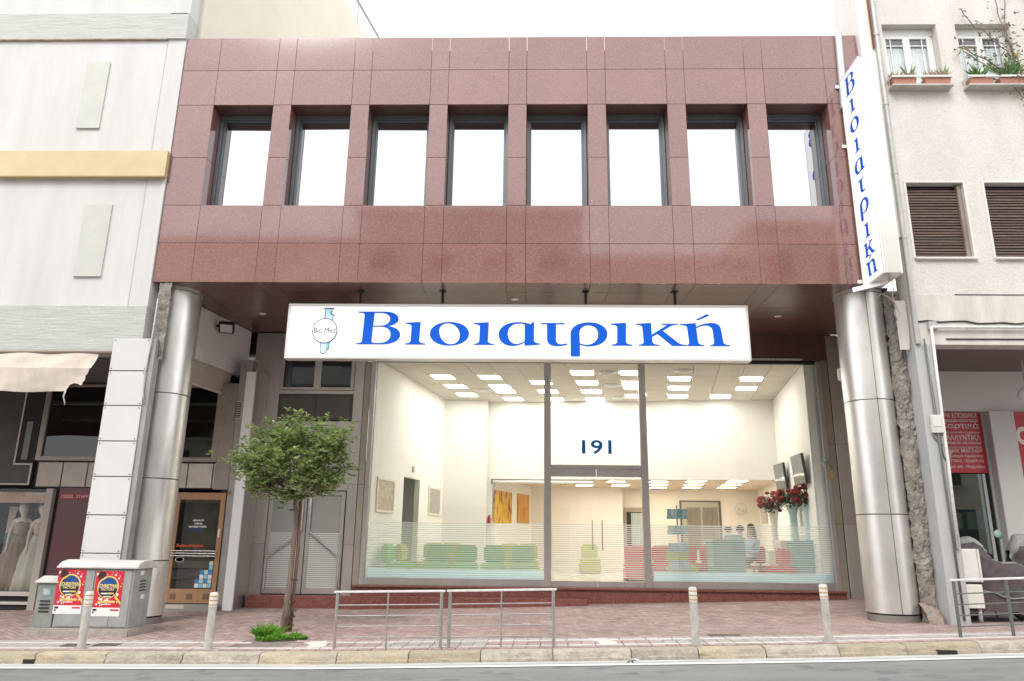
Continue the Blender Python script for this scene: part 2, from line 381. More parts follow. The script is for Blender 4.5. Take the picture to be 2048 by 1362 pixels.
# kerb stones, each its own length and wear
kb = bpy.data.objects.new('kerb', None); COL.objects.link(kb); kb['kind'] = 'structure'
kx = -9.0; ki = 0; random.seed(3)
GAPS = [atY(70,1300,YK-.2).x, atY(1885,1290,YK-.2).x]
while kx < 19:
    L = random.choice([.92,1.,1.,1.08]); x0, x1 = kx, kx+L
    def kf(u, v, x0=x0, x1=x1, s=ki):
        x = lerp(x0+.006, x1-.006, u)
        prof = [(YK+.0, .0), (YK-.20, .004), (YK-.245, -.012), (YK-.262, -.055), (YK-.268, -.085), (YK-.292, -.092), (YK-.30, -.30)]
        i = min(int(round(v*6)), 6); y, dz = prof[i]; q = mnoise.noise(Vector((x*5, i*1.7, s*.37)))
        q2 = mnoise.noise(Vector((x*14, i*2.9, s*.9)))
        w = .0 if i in (0, 6) else 1.
        return (x, y+w*(q*.016+q2*.008), interp(ROW_K, x)+dz+w*(q2*.008-max(0,q)*.016))
    nn = 14; bb = B().grid(nn, 6, kf)
    yel = ki in (9,12,13,14,18,20,23,24) or any(abs((x0+x1)/2-g) < .6 for g in GAPS)
    o = part('kerb_stone', bb, KERBY if yel else KERB, kb, smooth=True, flat_ang=.9)
    kx += L; ki += 1
# storm drain mouths in the kerb face
for g, w in zip(GAPS, (.15, .26)):
    z = interp(ROW_K, g); b = B().box(g-w/2, g+w/2, YK-.315, YK-.26, z-.135, z-.075); part('drain_mouth', b, DARKI, kb)
struct('paver_bedding', strip(YK, -1.74, lambda x, y: G(x,y)-.006, nv=4), JOINT)
# border strips of square pavers: individual stones near the kerb
random.seed(5)
rows = [(-2.78, .15, .20, PAVP), (-2.62, .11, .40, PAVW), (-2.50, .20, .20, None), (-2.29, .20, .20, None), (-2.08, .11, .40, PAVW), (-1.96, .20, .20, None)]
todo = []
for y0, d, w, m_ in rows:
    x = -3.4+random.random()*.1
    while x < 15.2:
        mm = m_ or (PAVG if (x < 1.6 or 4.6 < x < 6.2 and y0 < -2.2 or x > 8.6 or (y0 > -2. and x > 4.8)) else PAVP)
        if not (abs(x+w/2-2.95) < .42 and -2.6 < y0 < -1.0):
            z = G(x+w/2, y0+d/2); k = ('paver', w, d, mm.name)
            if k not in _pm: _pm[k] = B().box(.008, w-.008, .007, d-.007, -.03, .006).mesh('paver', mm, bevel=.003)
            todo.append(((Vector((x,y0,z))-CAM).length+(50 if x < -1.2 or x > 14.6 else 0), x, y0, z, w, d, mm, k))
        x += w
todo.sort(key=lambda q: q[0])
for q in todo[:300]:                                # the stones that show largest are parts of their own
    _, x, y0, z, w, d, mm, k = q; o = link('paver', _pm[k], pav, (x, y0, z)); o.rotation_euler = (0, -math.atan2(G(x+w,y0)-G(x,y0), w), 0)
b = B(); pm_ = [PAVP, PAVG, PAVW]
for _, x, y0, z, w, d, mm, k in todo[300:]:
    b.cur = pm_.index(mm); za, zb = G(x,y0+d/2), G(x+w,y0+d/2); xa, xb, ya, yb = x+.008, x+w-.008, y0+.007, y0+d-.007
    b.hexa([(xa,ya,za-.03),(xb,ya,zb-.03),(xb,yb,zb-.03),(xa,yb,za-.03),(xa,ya,za+.006),(xb,ya,zb+.006),(xb,yb,zb+.006),(xa,yb,za+.006)])
if b.v: o = part('far_pavers', b, pm_, pav); o['kind'] = 'stuff'
# pale crossing slabs and service covers let into the pavement
for cx, cy in ((8.05,-2.2), (3.75,-2.2)):
    for k in range(2):
        z = G(cx, cy); b = B().box(-.13,.13,-.3+k*.3,-.005+k*.3,-.02,.012); o = link('slab', b.mesh('slab', PAVW, bevel=.003), pav, (cx-.05*k, cy, z)); o.rotation_euler = (0,-.022,.12)
def cover(name, px, py, w, d, label, group):
    p = onG(px, py); p.z += .006; t = thing(name, label, 'drain cover', p, group)
    fr = B(); fr.box(p.x-w/2,p.x+w/2,p.y-d/2,p.y-d/2+.02,p.z,p.z+.012); fr.box(p.x-w/2,p.x+w/2,p.y+d/2-.02,p.y+d/2,p.z,p.z+.012); fr.box(p.x-w/2,p.x-w/2+.02,p.y-d/2+.02,p.y+d/2-.02,p.z,p.z+.012); fr.box(p.x+w/2-.02,p.x+w/2,p.y-d/2+.02,p.y+d/2-.02,p.z,p.z+.012)
    part('frame', fr, mat('cast_iron', (.16,.145,.13), .7, .4, c2=(.22,.19,.17), nscale=10), t)
    gr = B(); n = int(w/.05)
    for i in range(n): x = p.x-w/2+.03+(w-.06)*i/n; gr.box(x, x+.028, p.y-d/2+.02, p.y+d/2-.02, p.z, p.z+.009)
    part('grate', gr, MATS['cast_iron'], t)
cover('drain_cover', 1450, 1272, .50, .22, 'small iron grating in the pavement behind the bollard', None)
cover('drain_cover', 150, 1292, .34, .22, 'worn iron cover in the pavement beside the bollard at the utility cabinets', 'covers by the cabinets')
cover('drain_cover', 215, 1291, .34, .22, 'worn iron cover in the pavement beside the bollard at the utility cabinets', 'covers by the cabinets')
# ------------------------------------------------------------------ red granite building
P_, WW = 1.70, 1.306
ZB, Z1, ZS, ZM, ZH, Z2, ZT = 6.30, 7.152, 7.997, 9.10, 10.363, 11.22, 12.05
XL, XR, YWALL, YG = -.78, 13.97, 3.80, 3.85
red = thing('granite_building', 'office building clad in polished red granite with eight deep windows and steel columns', 'building', (6.6, 2, 0))
TH, J = .04, .0065
xs = [XL]
for i in range(8): xs += [i*P_, i*P_+WW]
xs.append(XR)
zs = [ZB, Z1, ZS, ZM, ZH, Z2, ZT]
for c in range(len(xs)-1):
    x0, x1 = xs[c], xs[c+1]; isw = c % 2 == 1
    for r in range(6):
        if isw and r in (2, 3): continue
        z0, z1 = zs[r], zs[r+1]
        piece('granite_panel', x1-x0-J, z1-z0-J, TH, GRAN, red, (x0+J/2, 0, z0+J/2), bevel=.003)
# parapet body behind the panels (set lower than the top slabs, so their open joints show sky)
b = B(); b.box(XL+.03, XR-.03, TH+.01, 3.9, ZH+.03, ZT-.32); part('attic_wall', b, DARKJ, red)
b = B(); b.box(XL+.03, XR-.03, TH+.01, 3.9, ZB+.06, ZS-.03); part('spandrel_wall', b, DARKJ, red)
for i in range(9):
    x0 = XL+.03 if i == 0 else (i-1)*P_+WW+.055
    x1 = XR-.03 if i == 8 else i*P_-.055
    b = B(); b.box(x0, x1, TH+.01, 3.9, ZS-.03, ZH+.03); part('pier_core', b, DARKJ, red)
RD = .44                                             # depth of the window reveals
MIR = mat('mirror_glass', (.50,.512,.525), .012, 1.)
random.seed(2)
for i in range(8):
    x0, x1 = i*P_, i*P_+WW
    for sx in (x0-.045, x1+.005):
        for z0, z1 in ((ZS, ZM), (ZM, ZH)): piece('jamb_slab', .04, z1-z0-J, RD, GRAN, red, (sx, TH+.001, z0+J/2), bevel=.002)
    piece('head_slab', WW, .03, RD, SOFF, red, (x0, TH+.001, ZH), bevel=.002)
    piece('sill_slab', WW, .03, RD+.1, GRAN, red, (x0, TH+.001, ZS-.029), bevel=.002)
    w = bpy.data.objects.new('window', None); COL.objects.link(w); w.parent = red; w.location = Vector((x0, RD, ZS))-wloc(red)
    b = B(); F = .07; yf0, yf1 = RD-.02, RD+.10
    for k, (o_, yy) in enumerate(((0, yf0), (.055, yf0+.05))):
        q = F if k == 0 else .05
        b.box(x0+.002+o_, x0+o_+q, yy, yy+.05, ZS+.002, ZH-.002-o_); b.box(x1-o_-q, x1-.002-o_, yy, yy+.05, ZS+.002, ZH-.002-o_)
        b.box(x0+o_+q, x1-o_-q, yy, yy+.05, ZH-o_-q-.03, ZH-.003-o_); b.box(x0+o_+q, x1-o_-q, yy, yy+.05, ZS+.002, ZS+.03)
    part('frame', b, ALU, w, bevel=.004)
    ta, tb = random.uniform(-.010,.010), random.uniform(-.004,.008); b = B(); b.hexa([(x0+.10,yf0+.10,ZS+.02),(x1-.10,yf0+.10+ta,ZS+.02),(x1-.10,yf0+.125,ZS+.02),(x0+.10,yf0+.125,ZS+.02),(x0+.10,yf0+.10+tb,ZH-.12),(x1-.10,yf0+.10+ta+tb,ZH-.12),(x1-.10,yf0+.125,ZH-.12),(x0+.10,yf0+.125,ZH-.12)]); part('pane', b, MIR, w)
# soffit of polished slabs under the overhang
ys = [TH+.002, .60, 1.55, 2.5, 3.42, YWALL+.1]
for c in range(len(xs)-1):
    for r in range(len(ys)-1):
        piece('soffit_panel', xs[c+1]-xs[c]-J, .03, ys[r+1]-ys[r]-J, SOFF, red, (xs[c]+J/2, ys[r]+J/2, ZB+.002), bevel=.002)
b = B().hexa([(XR+.005,.3,ZB+.004),(XR+.16,.3,ZB+.004),(15.3,YWALL,ZB+.004),(XR+.005,YWALL,ZB+.004),(XR+.005,.3,ZB+.03),(XR+.16,.3,ZB+.03),(15.3,YWALL,ZB+.03),(XR+.005,YWALL,ZB+.03)]); part('soffit_filler', b, SOFF, red)
# soffit downlights
for px, py in ((525,627),(1556,632),(1030,598)):
    p = atZ(px, py, ZB); b = B(); b.lathe([(.075,.0),(.085,-.012),(.06,-.016),(.05,-.004)], (p.x,p.y,ZB), 20); part('downlight', b, WHITEP, red, smooth=True)
# steel columns
CR_ = .46
def column(cx, cy, zt, seams):
    col = bpy.data.objects.new('column', None); COL.objects.link(col); col.parent = red; zb = G(cx, cy-.4)-.02
    col.location = Vector((cx, cy, zb))-wloc(red)
    b = B(); b.lathe([(CR_-.02, 0), (CR_-.02, zt-zb)], (cx,cy,zb), 48); part('core', b, DARKJ, col, smooth=True, flat_ang=.8)
    b = B(); b.lathe([(CR_-.005, 0), (CR_-.005, .13)], (cx,cy,zb), 48); part('base_ring', b, mat('column_base', (.33,.30,.275), .5, .6, c2=(.24,.215,.195), nscale=5), col, smooth=True, flat_ang=.8)
    zz = [zb+.15]+seams+[zt-.07]
    for z0, z1 in zip(zz, zz[1:]):
        for k in range(3):
            a0 = R_(-96)+k*R_(120)+.012; a1 = a0+R_(120)-.024
            b = B(); b.lathe([(CR_-.012,z0+.006),(CR_,z0+.012),(CR_,z1-.012),(CR_-.012,z1-.006)], (cx,cy,0), 22, a0, a1)
            part('cladding_panel', b, STEEL, col, smooth=True, flat_ang=.45)
    b = B(); b.lathe([(CR_+.012, zt-.07), (CR_+.012, zt)], (cx,cy,0), 48); part('collar', b, STEEL, col, smooth=True, flat_ang=.8)
CYC = .66
column(-.53, CYC, ZB, [PZ(300,1122,.25), PZ(330,956,.22), PZ(340,784,.2)])
column(13.665, CYC, ZB, [PZ(1765,1028,.22), PZ(1735,797,.2)])

# ------------------------------------------------------------------ entrance front under the overhang
ZST = .27                                            # top of the step
LX0, LX1 = PX(733,1100,YG), 14.02
MX = [(PX(1088,1000,YG), PX(1102,1000,YG)), (PX(1284,1000,YG), PX(1298,1000,YG))]
ZGT = 5.56
# header above the glass
for x0, x1 in ((LX0-.14,5.2),(5.2,7.3),(7.3,9.65),(9.65,12.),(12.,14.5)):
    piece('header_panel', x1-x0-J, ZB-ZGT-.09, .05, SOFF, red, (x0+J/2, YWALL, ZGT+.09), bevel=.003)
b = B(); b.box(LX0-.1, LX1, YG-.03, YG+.05, ZGT, ZGT+.088); part('head_rail', b, BLACK, red)
# red granite steps
for x0, x1, y0, z0, z1 in ((2.86,14.05,YG-.22,-.35,ZST), ):
    n = 6
    for k in range(n):
        a, c = lerp(x0,x1,k/n), lerp(x0,x1,(k+1)/n)
        piece('plinth_slab', c-a-.004, z1-z0-.045, .6, GRAN_D, red, (a, y0, z0)); piece('plinth_cap', c-a-.004, .04, .66, GRAN_D, red, (a, y0-.05, z1-.04))
for k in range(3):
    a, c = lerp(2.6,8.2,k/3), lerp(2.6,8.2,(k+1)/3)
    b = B(); z = -.02
    b.hexa([(a,YG-.62,-.5),(c-.004,YG-.62,-.5),(c-.004,YG-.26,-.5),(a,YG-.26,-.5),(a,YG-.62,.055),(c-.004,YG-.62,.055),(c-.004,YG-.26,.055),(a,YG-.26,.055)]); part('step_slab', b, GRAN_D, red, bevel=.008)
piece('step_slab', 2.3, .45, .42, GRAN_D, red, (.50, YG-.42, -.42), bevel=.008)
# steel posts, mullions, rails
FR = B
def fbox(name, x0, x1, z0, z1, y0=YG-.05, y1=YG+.06, m_=STEEL_F): b = B().box(x0,x1,y0,y1,z0,z1); return part(name, b, m_, red, bevel=.006)
fbox('jamb_post', LX0-.13, LX0-.02, ZST, ZGT, YG-.06, YG+.07); fbox('jamb_post', LX1-.12, LX1, ZST, ZGT+.06, YG-.06, YG+.07)
for x0, x1 in MX: fbox('mullion', x0, x1, ZST, ZGT+.02, YG-.06, YG+.06)
fbox('bottom_rail', LX0-.02, MX[0][0], ZST, .43); fbox('bottom_rail', MX[1][1], LX1-.12, ZST, .43)
ZTR0, ZTR1 = PZ(1195,952,YG), PZ(1195,932,YG)
fbox('transom', MX[0][1], MX[1][0], ZTR1-.075, ZTR1+.02)
GL = glass('shop_glass', (.97,.985,.975), .85)
GEDGE = mat('glass_edge', (.45,.66,.62), .2)
def pane(name, x0, x1, z0, z1, par, y=YG): b = B().quad((x0,y,z0),(x1,y,z0),(x1,y,z1),(x0,y,z1)); return part(name, b, GL, par)
pL = pane('glass_pane', LX0-.02, MX[0][0]-.002, .43, ZGT, red); pR = pane('glass_pane', MX[1][1]+.002, LX1-.12, .43, ZGT, red)
pane('glass_pane', MX[0][1]+.002, MX[1][0]-.002, ZTR1+.02, ZGT, red)
# glass doors
dmid = (MX[0][1]+MX[1][0])/2
for s, x0, x1 in ((1, MX[0][1]+.004, dmid-.006), (-1, dmid+.006, MX[1][0]-.004)):
    d = bpy.data.objects.new('glass_door', None); COL.objects.link(d); d.parent = red; d.location = Vector(((x0+x1)/2, YG, ZST))-wloc(red)
    pane('leaf', x0, x1, ZST+.14, ZTR0-.02, d)
    b = B().box(x0,x1,YG-.022,YG+.034,ZST+.012,ZST+.14); part('bottom_patch', b, STEEL_F, d, bevel=.004)
    b = B().box(x0,x1,YG-.022,YG+.034,ZTR0-.02,ZTR1-.08); part('top_patch', b, STEEL_F, d, bevel=.004)
    hx = dmid-s*.115; b = B(); z0, z1 = PZ(1195,1100,YG), PZ(1195,1040,YG)
    b.tube([(hx,YG-.065,z0),(hx,YG-.065,z1)], .016, 10)
    for z in (z0+.07, z1-.07): b.tube([(hx,YG-.065,z),(hx,YG,z)], .01, 8)
    part('handle', b, CHROME, d, smooth=True, flat_ang=.8)
# frosted stripe film on the inside of the glass
def film_mat():
    M = bpy.data.materials.new('frosted_stripes'); M.use_nodes = True; n = M.node_tree; N = n.nodes; L = n.links; N.clear()
    geo = N.new('ShaderNodeNewGeometry'); sp = N.new('ShaderNodeSeparateXYZ'); L.new(geo.outputs['Position'], sp.inputs[0])
    dv = N.new('ShaderNodeMath'); dv.operation = 'DIVIDE'; dv.inputs[1].default_value = .0487; L.new(sp.outputs[2], dv.inputs[0])
    fr = N.new('ShaderNodeMath'); fr.operation = 'FRACT'; L.new(dv.outputs[0], fr.inputs[0])
    wd = N.new('ShaderNodeMapRange'); wd.inputs[1].default_value = .45; wd.inputs[2].default_value = 1.7; wd.inputs[3].default_value = .66; wd.inputs[4].default_value = .52; L.new(sp.outputs[2], wd.inputs[0])
    lt = N.new('ShaderNodeMath'); lt.operation = 'LESS_THAN'; L.new(fr.outputs[0], lt.inputs[0]); L.new(wd.outputs[0], lt.inputs[1])
    mu = N.new('ShaderNodeMath'); mu.operation = 'MULTIPLY'; mu.inputs[1].default_value = .72; L.new(lt.outputs[0], mu.inputs[0])
    tr = N.new('ShaderNodeBsdfTransparent')
    df = N.new('ShaderNodeBsdfDiffuse'); df.inputs[0].default_value = (.82,.86,.85,1); tl = N.new('ShaderNodeBsdfTranslucent'); tl.inputs[0].default_value = (.86,.88,.86,1)
    a = N.new('ShaderNodeMixShader'); a.inputs[0].default_value = .55; L.new(df.outputs[0], a.inputs[1]); L.new(tl.outputs[0], a.inputs[2])
    m2 = N.new('ShaderNodeMixShader'); L.new(mu.outputs[0], m2.inputs[0]); L.new(tr.outputs[0], m2.inputs[1]); L.new(a.outputs[0], m2.inputs[2])
    o = N.new('ShaderNodeOutputMaterial'); L.new(m2.outputs[0], o.inputs[0]); return M
FILM = film_mat()
def frosted(name, c):
    if name in MATS: return MATS[name]
    M = bpy.data.materials.new(name); M.use_nodes = True; MATS[name] = M; N = M.node_tree.nodes; L = M.node_tree.links; N.clear()
    d = N.new('ShaderNodeBsdfDiffuse'); d.inputs[0].default_value = (*c,1); t = N.new('ShaderNodeBsdfTranslucent'); t.inputs[0].default_value = (*c,1)
    a = N.new('ShaderNodeMixShader'); a.inputs[0].default_value = .5; L.new(d.outputs[0], a.inputs[1]); L.new(t.outputs[0], a.inputs[2]); o = N.new('ShaderNodeOutputMaterial'); L.new(a.outputs[0], o.inputs[0]); return M
ZF0, ZF1 = .44, PZ(900,1045,YG)
for x0, x1 in ((LX0, MX[0][0]-.01), (MX[1][1]+.01, LX1-.13)):
    b = B().quad((x0,YG+.016,ZF0),(x1,YG+.016,ZF0),(x1,YG+.016,ZF1),(x0,YG+.016,ZF1)); part('frosted_film', b, FILM, red)
    b = B().quad((x0+.05,YG+.05,ZST+.01), (x1-.02,YG+.05,ZST+.01), (x1-.02,YG+.05,PZ(900,1139,YG)), (x0+.05,YG+.05,PZ(900,1139,YG))); part('window_board', b, frosted('frosted_board', (.70,.90,.94)), red)
b = B().quad((MX[0][1]+.01,YG+.016,.46),(MX[1][0]-.01,YG+.016,.46),(MX[1][0]-.01,YG+.016,ZF1),(MX[0][1]+.01,YG+.016,ZF1)); part('frosted_film', b, FILM, red)
# house number on the glass
p0 = atY(1164,908,YG-.004); p1 = atY(1223,880,YG-.004)
text_on('house_number', '191', mat('number_blue', (.006,.17,.52), .6, spec=.2), red, (p0.x, YG-.003, p0.z), (1,0,0), (0,0,1), w=p1.x-p0.x, h=p1.z-p0.z, bold=.018)
# steel wall left of the glass: panels, window, louvre, double door
SX0, SX1 = .02, LX0-.13
DX0, DXM, DX1 = PX(522,1190,YWALL), PX(601,1192,YWALL), PX(678,1190,YWALL)
ZD = PZ(600,982,YWALL)
NX = DX1+.02
ww0, ww1 = PX(540,740,YWALL), PX(702,740,YWALL)
def spanel(x0, x1, z0, z1, y=YWALL, m_=STEEL_W): return piece('steel_panel', x1-x0-.006, z1-z0-.006, .03, m_, red, (x0+.003, y, z0+.003), bevel=.004)
zsp = [-.3, 1.15, 2.55, 4.05, ZB-.02]
for a, c in zip(zsp, zsp[1:]):
    spanel(SX0, DX0-.02, a, c)
    spanel(NX, LX0-.30, a, c)
for a, c in zip([-.3,2.50,ZB-.6],[2.50,ZB-.6,ZB-.6]): pass
spanel(DX0-.02, NX, ZD+.02, PZ(600,842,YWALL))
b = B().box(SX0, LX0-.32, YWALL+.032, YWALL+.4, -.4, ZB-.02); part('wall_core', b, DARKJ, red)
for a, c in ((-.3,2.55),(2.55,ZGT)):
    piece('steel_return', .15, c-a-.006, .03, mat('bronze_steel', (.47,.42,.35), .4, .5, c2=(.38,.34,.28), nscale=1.5), red, (LX0-.298, YWALL+.035, a)); 
zl0, zl1 = PZ(600,840,YWALL), PZ(600,788,YWALL)
lou = bpy.data.objects.new('louvre', None); COL.objects.link(lou); lou.parent = red; lou.location = Vector((ww0, YWALL, zl0))-wloc(red)
LV = mat('louvre_mesh', (.13,.115,.105), .55, .5, fine=.3, fscale=130)
b = B(); b.box(DX0-.02,NX,YWALL+.004,YWALL+.03,zl0,zl1); part('frame', b, LV, lou)
for k in range(2):
    a = lerp(DX0+.06, NX, k*.5); c = lerp(DX0, NX-.08, k*.5+.5); b = B()
    n = 16
    for q in range(n): z = lerp(zl0+.06, zl1-.08, q/n); b.box(a,c,YWALL-.004,YWALL+.002,z,z+.018)
    o = part('slats', b, mat('louvre_slat', (.19,.17,.155), .5, .5), lou); o['kind'] = 'stuff'
zw0, zw1 = PZ(600,780,YWALL), ZB-.12
w = bpy.data.objects.new('window', None); COL.objects.link(w); w.parent = red; w.location = Vector((ww0, YWALL, zw0))-wloc(red)
b = B(); F = .085
b.box(DX0-.02,DX0-.02+F,YWALL-.03,YWALL+.03,zw0,zw1); b.box(NX-F,NX,YWALL-.03,YWALL+.03,zw0,zw1); xm = (DX0+NX)/2; b.box(xm-.09,xm+.09,YWALL-.03,YWALL+.03,zw0,zw1)
b.box(DX0-.02+F,xm-.09,YWALL-.03,YWALL+.03,zw0,zw0+.07); b.box(xm+.09,NX-F,YWALL-.03,YWALL+.03,zw0,zw0+.07); b.box(DX0-.02+F,xm-.09,YWALL-.03,YWALL+.03,zw1-.07,zw1); b.box(xm+.09,NX-F,YWALL-.03,YWALL+.03,zw1-.07,zw1)
part('frame', b, mat('window_steel', (.52,.485,.455), .35, .8), w, bevel=.005)
DG = mat('dark_glass', (.015,.02,.022), .03, spec=.7)
for a, c in ((DX0-.02+F, xm-.09), (xm+.09, NX-F)): b = B().box(a,c,YWALL+.0,YWALL+.012,zw0+.07,zw1-.07); part('pane', b, DG, w)
piece('steel_panel', NX-DX0+.02, ZB-zw1-.02, .03, STEEL_W, red, (DX0-.02, YWALL, zw1+.004))
spanel(DX0-.02, NX, zl1+.003, zw0-.003)
# double door with cranked handles
zd0 = .05
DGL = mat('frosted_door_glass', (.33,.335,.315), .25, c2=(.29,.295,.275), nscale=2)
for s, x0, x1 in ((1, DX0, DXM-.01), (-1, DXM+.01, DX1)):
    d = bpy.data.objects.new('steel_door', None); COL.objects.link(d); d.parent = red; d.location = Vector(((x0+x1)/2, YWALL, zd0))-wloc(red)
    b = B(); f = .085
    b.box(x0,x0+f,YWALL-.03,YWALL+.02,zd0,ZD); b.box(x1-f,x1,YWALL-.03,YWALL+.02,zd0,ZD); b.box(x0+f,x1-f,YWALL-.03,YWALL+.02,ZD-.1,ZD); b.box(x0+f,x1-f,YWALL-.03,YWALL+.02,zd0,zd0+.12); part('frame', b, STEEL_F, d, bevel=.005)
    b = B().box(x0+f,x1-f,YWALL-.005,YWALL+.007,zd0+.12,ZD-.1); part('pane', b, DGL, d)
    b = B(); z = zd0+.14; k = 0
    while z < zd0+1.35:
        b.box(x0+f,x1-f,YWALL-.008,YWALL-.0055,z,z+.026); z += .046
    o = part('film_stripes', b, mat('film_white', (.56,.58,.55), .5), d); o['kind'] = 'stuff'
    xi = DXM-s*.085; xo = (x0 if s == 1 else x1)+s*.0; y = YWALL-.075
    b = B(); b.tube([(xi,y,ZD-.12),(xi,y,zd0+1.42),(xi-s*.06,y,zd0+1.36),(xo+s*.1,y,zd0+.86),(xo+s*.06,y,zd0+.78),(xo+s*.06,y,zd0+.1)], .02, 10)
    for z_ in (ZD-.3, zd0+1.6): b.tube([(xi,y,z_),(xi,YWALL-.03,z_)], .012, 8)
    b.tube([(xo+s*.06,y,zd0+.3),(xo+s*.06,YWALL-.03,zd0+.3)], .012, 8)
    part('handle', b, CHROME, d, smooth=True, flat_ang=1.2)
p0 = atY(690,969,YWALL-.005); text_on('house_number', '191', BLACK, red, (PX(682,965,YWALL), YWALL-.004, PZ(690,969,YWALL)), (1,0,0), (0,0,1), h=.085, bold=.03)
# steel wall right of the glass
xr = LX1
for a, c in zip([.1,1.75,3.6],[1.75,3.6,ZB-.03]):
    piece('steel_panel', .17, c-a-.006, .03, MATS['bronze_steel'], red, (xr+.003, YWALL+.02, a)); spanel(xr+.18, xr+1.0, a if a > .2 else -.1, c, YWALL-.02)
b = B().box(xr+.01, xr+1.2, YWALL+.06, YWALL+.4, -.2, ZB-.03); part('wall_core', b, DARKJ, red)
b = B().box(13.66, 14.10, YG+.10, YG+.14, .2, ZGT+.2); part('glass_side_panel', b, mat('aqua_panel', (.62,.74,.70), .4), red)
# body of the building behind (roof, floor slab over the entrance, back)
b = B().box(XL+.05, 14.4, 3.95, 4.25, 5.75, ZT-.34); part('rear_wall', b, DARKJ, red)
b = B().box(XL+.4, 14.2, .2, 15.0, ZT-.62, ZT-.36); part('roof_slab', b, PLINC, red)
# ------------------------------------------------------------------ lettering of the two signs (drawn outlines)
def path(s, n=8):
    t = s.replace(',', ' ').split(); i = 0; out = []; cur = None; op = None
    def num(k):
        nonlocal i
        r = [float(q) for q in t[i:i+k]]; i += k; return r
    while i < len(t):
        if t[i].isalpha(): op = t[i]; i += 1
        if op == 'Z': continue
        if op == 'M' or op == 'L': cur = tuple(num(2)); out.append(cur)
        elif op == 'Q':
            a, b_, c, d = num(4); x, y = cur
            for k in range(1, n+1):
                q = k/n; out.append(((1-q)**2*x+2*q*(1-q)*a+q*q*c, (1-q)**2*y+2*q*(1-q)*b_+q*q*d))
            cur = (c, d)
        elif op == 'C':
            a, b_, c, d, e, f = num(6); x, y = cur
            for k in range(1, n+1):
                q = k/n; out.append(((1-q)**3*x+3*q*(1-q)**2*a+3*q*q*(1-q)*c+q**3*e, (1-q)**3*y+3*q*(1-q)**2*b_+3*q*q*(1-q)*d+q**3*f))
            cur = (e, f)
    return out
IOTA = ['M 1033 355 L 1160 348 L 1155 500 Q 1156 524 1207 525 L 1207 534 L 1040 534 L 1040 525 Q 1082 524 1084 500 L 1087 385 Q 1086 364 1033 363 Z']
def sh(ps, dx):
    out = []
    for p in ps:
        t = p.split(); r = []; x = True
        for q in t:
            if q.isalpha(): r.append(q); x = True
            else: r.append(str(float(q)+(dx if x else 0))); x = not x
        out.append(' '.join(r))
    return out
AX = 1966
GLYPH = [
 ('beta', ['M 638 265 L 860 265 C 930 265 976 288 976 325 C 976 360 930 380 885 384 C 950 388 996 415 996 455 C 996 505 930 534 850 534 L 638 534 L 638 524 L 655 524 Q 682 522 683 505 L 692 295 Q 692 276 670 274 L 638 273 Z',
           'M 774 275 L 830 275 C 880 277 905 300 905 325 C 905 358 875 380 830 380 L 768 380 Z',
           'M 767 389 L 835 389 C 885 391 916 415 916 455 C 916 500 880 522 820 522 L 785 522 Q 762 522 762 500 Z']),
 ('iota', IOTA),
 ('omicron', ['M 1400 347 C 1490 347 1562 385 1562 443 C 1562 503 1490 541 1400 541 C 1310 541 1240 503 1240 443 C 1240 385 1310 347 1400 347 Z',
              'M 1390 358 C 1440 358 1487 405 1487 460 C 1487 500 1460 530 1412 530 C 1360 530 1316 475 1316 418 C 1316 380 1345 358 1390 358 Z']),
 ('iota', sh(IOTA, 563)),
 ('alpha', sh(['M 130 345 L 112 348 L 102 362 Q 50 346 0 346 C -100 346 -161 390 -161 447 C -161 505 -110 541 -50 541 C 0 541 30 525 52 512 L 52 538 L 130 534 L 180 528 L 180 520 Q 128 518 128 490 Z',
               'M 52 366 L 52 503 Q 10 526 -20 524 C -60 522 -86 488 -86 440 C -86 390 -50 357 10 357 Q 35 358 52 366 Z'], AX)),
 ('tau', sh(['M 183 352 L 380 352 L 380 362 L 310 362 L 308 490 Q 312 524 345 526 L 396 518 L 403 526 Q 370 541 320 541 C 260 541 235 520 235 480 L 235 362 L 190 362 Z'], AX)),
 ('rho', sh(['M 427 623 L 427 440 C 427 385 490 345 580 345 C 670 345 728 385 728 440 C 728 500 660 541 580 541 Q 535 541 503 527 L 503 623 Z',
             'M 503 516 Q 530 529 560 528 C 615 526 652 490 652 440 C 652 398 620 369 575 369 C 530 369 500 398 500 435 Z'], AX)),
 ('iota', sh(IOTA, 755+AX-1033)),
 ('kappa', sh(['M 960 355 L 1087 348 L 1088 443 L 1214 366 Q 1206 362 1170 361 L 1168 353 L 1305 353 L 1305 361 Q 1262 362 1236 378 L 1180 412 L 1300 508 Q 1326 525 1368 525 L 1368 534 L 1250 534 L 1136 438 L 1090 462 L 1092 500 Q 1093 524 1150 525 L 1150 534 L 980 534 L 980 525 Q 1020 524 1020 500 L 1014 385 Q 1012 364 960 363 Z'], AX)),
 ('eta', sh(['M 1320 355 L 1450 348 L 1452 378 Q 1510 345 1580 346 C 1640 347 1652 375 1655 420 L 1664 500 Q 1668 524 1715 525 L 1715 534 L 1557 534 L 1557 525 Q 1590 524 1590 500 L 1584 410 Q 1580 368 1530 367 Q 1490 368 1452 390 L 1461 500 Q 1463 524 1507 525 L 1507 534 L 1372 534 L 1370 525 Q 1388 522 1388 500 L 1378 385 Q 1376 364 1320 363 Z'], AX)),
 ('accent', sh(['M 1452 318 L 1542 274 L 1567 284 L 1470 324 Z'], AX)),
]
def glyph_mesh(loops):
    return fill2d([[(x, -y) for x, y in path(p)] for p in loops], .5)

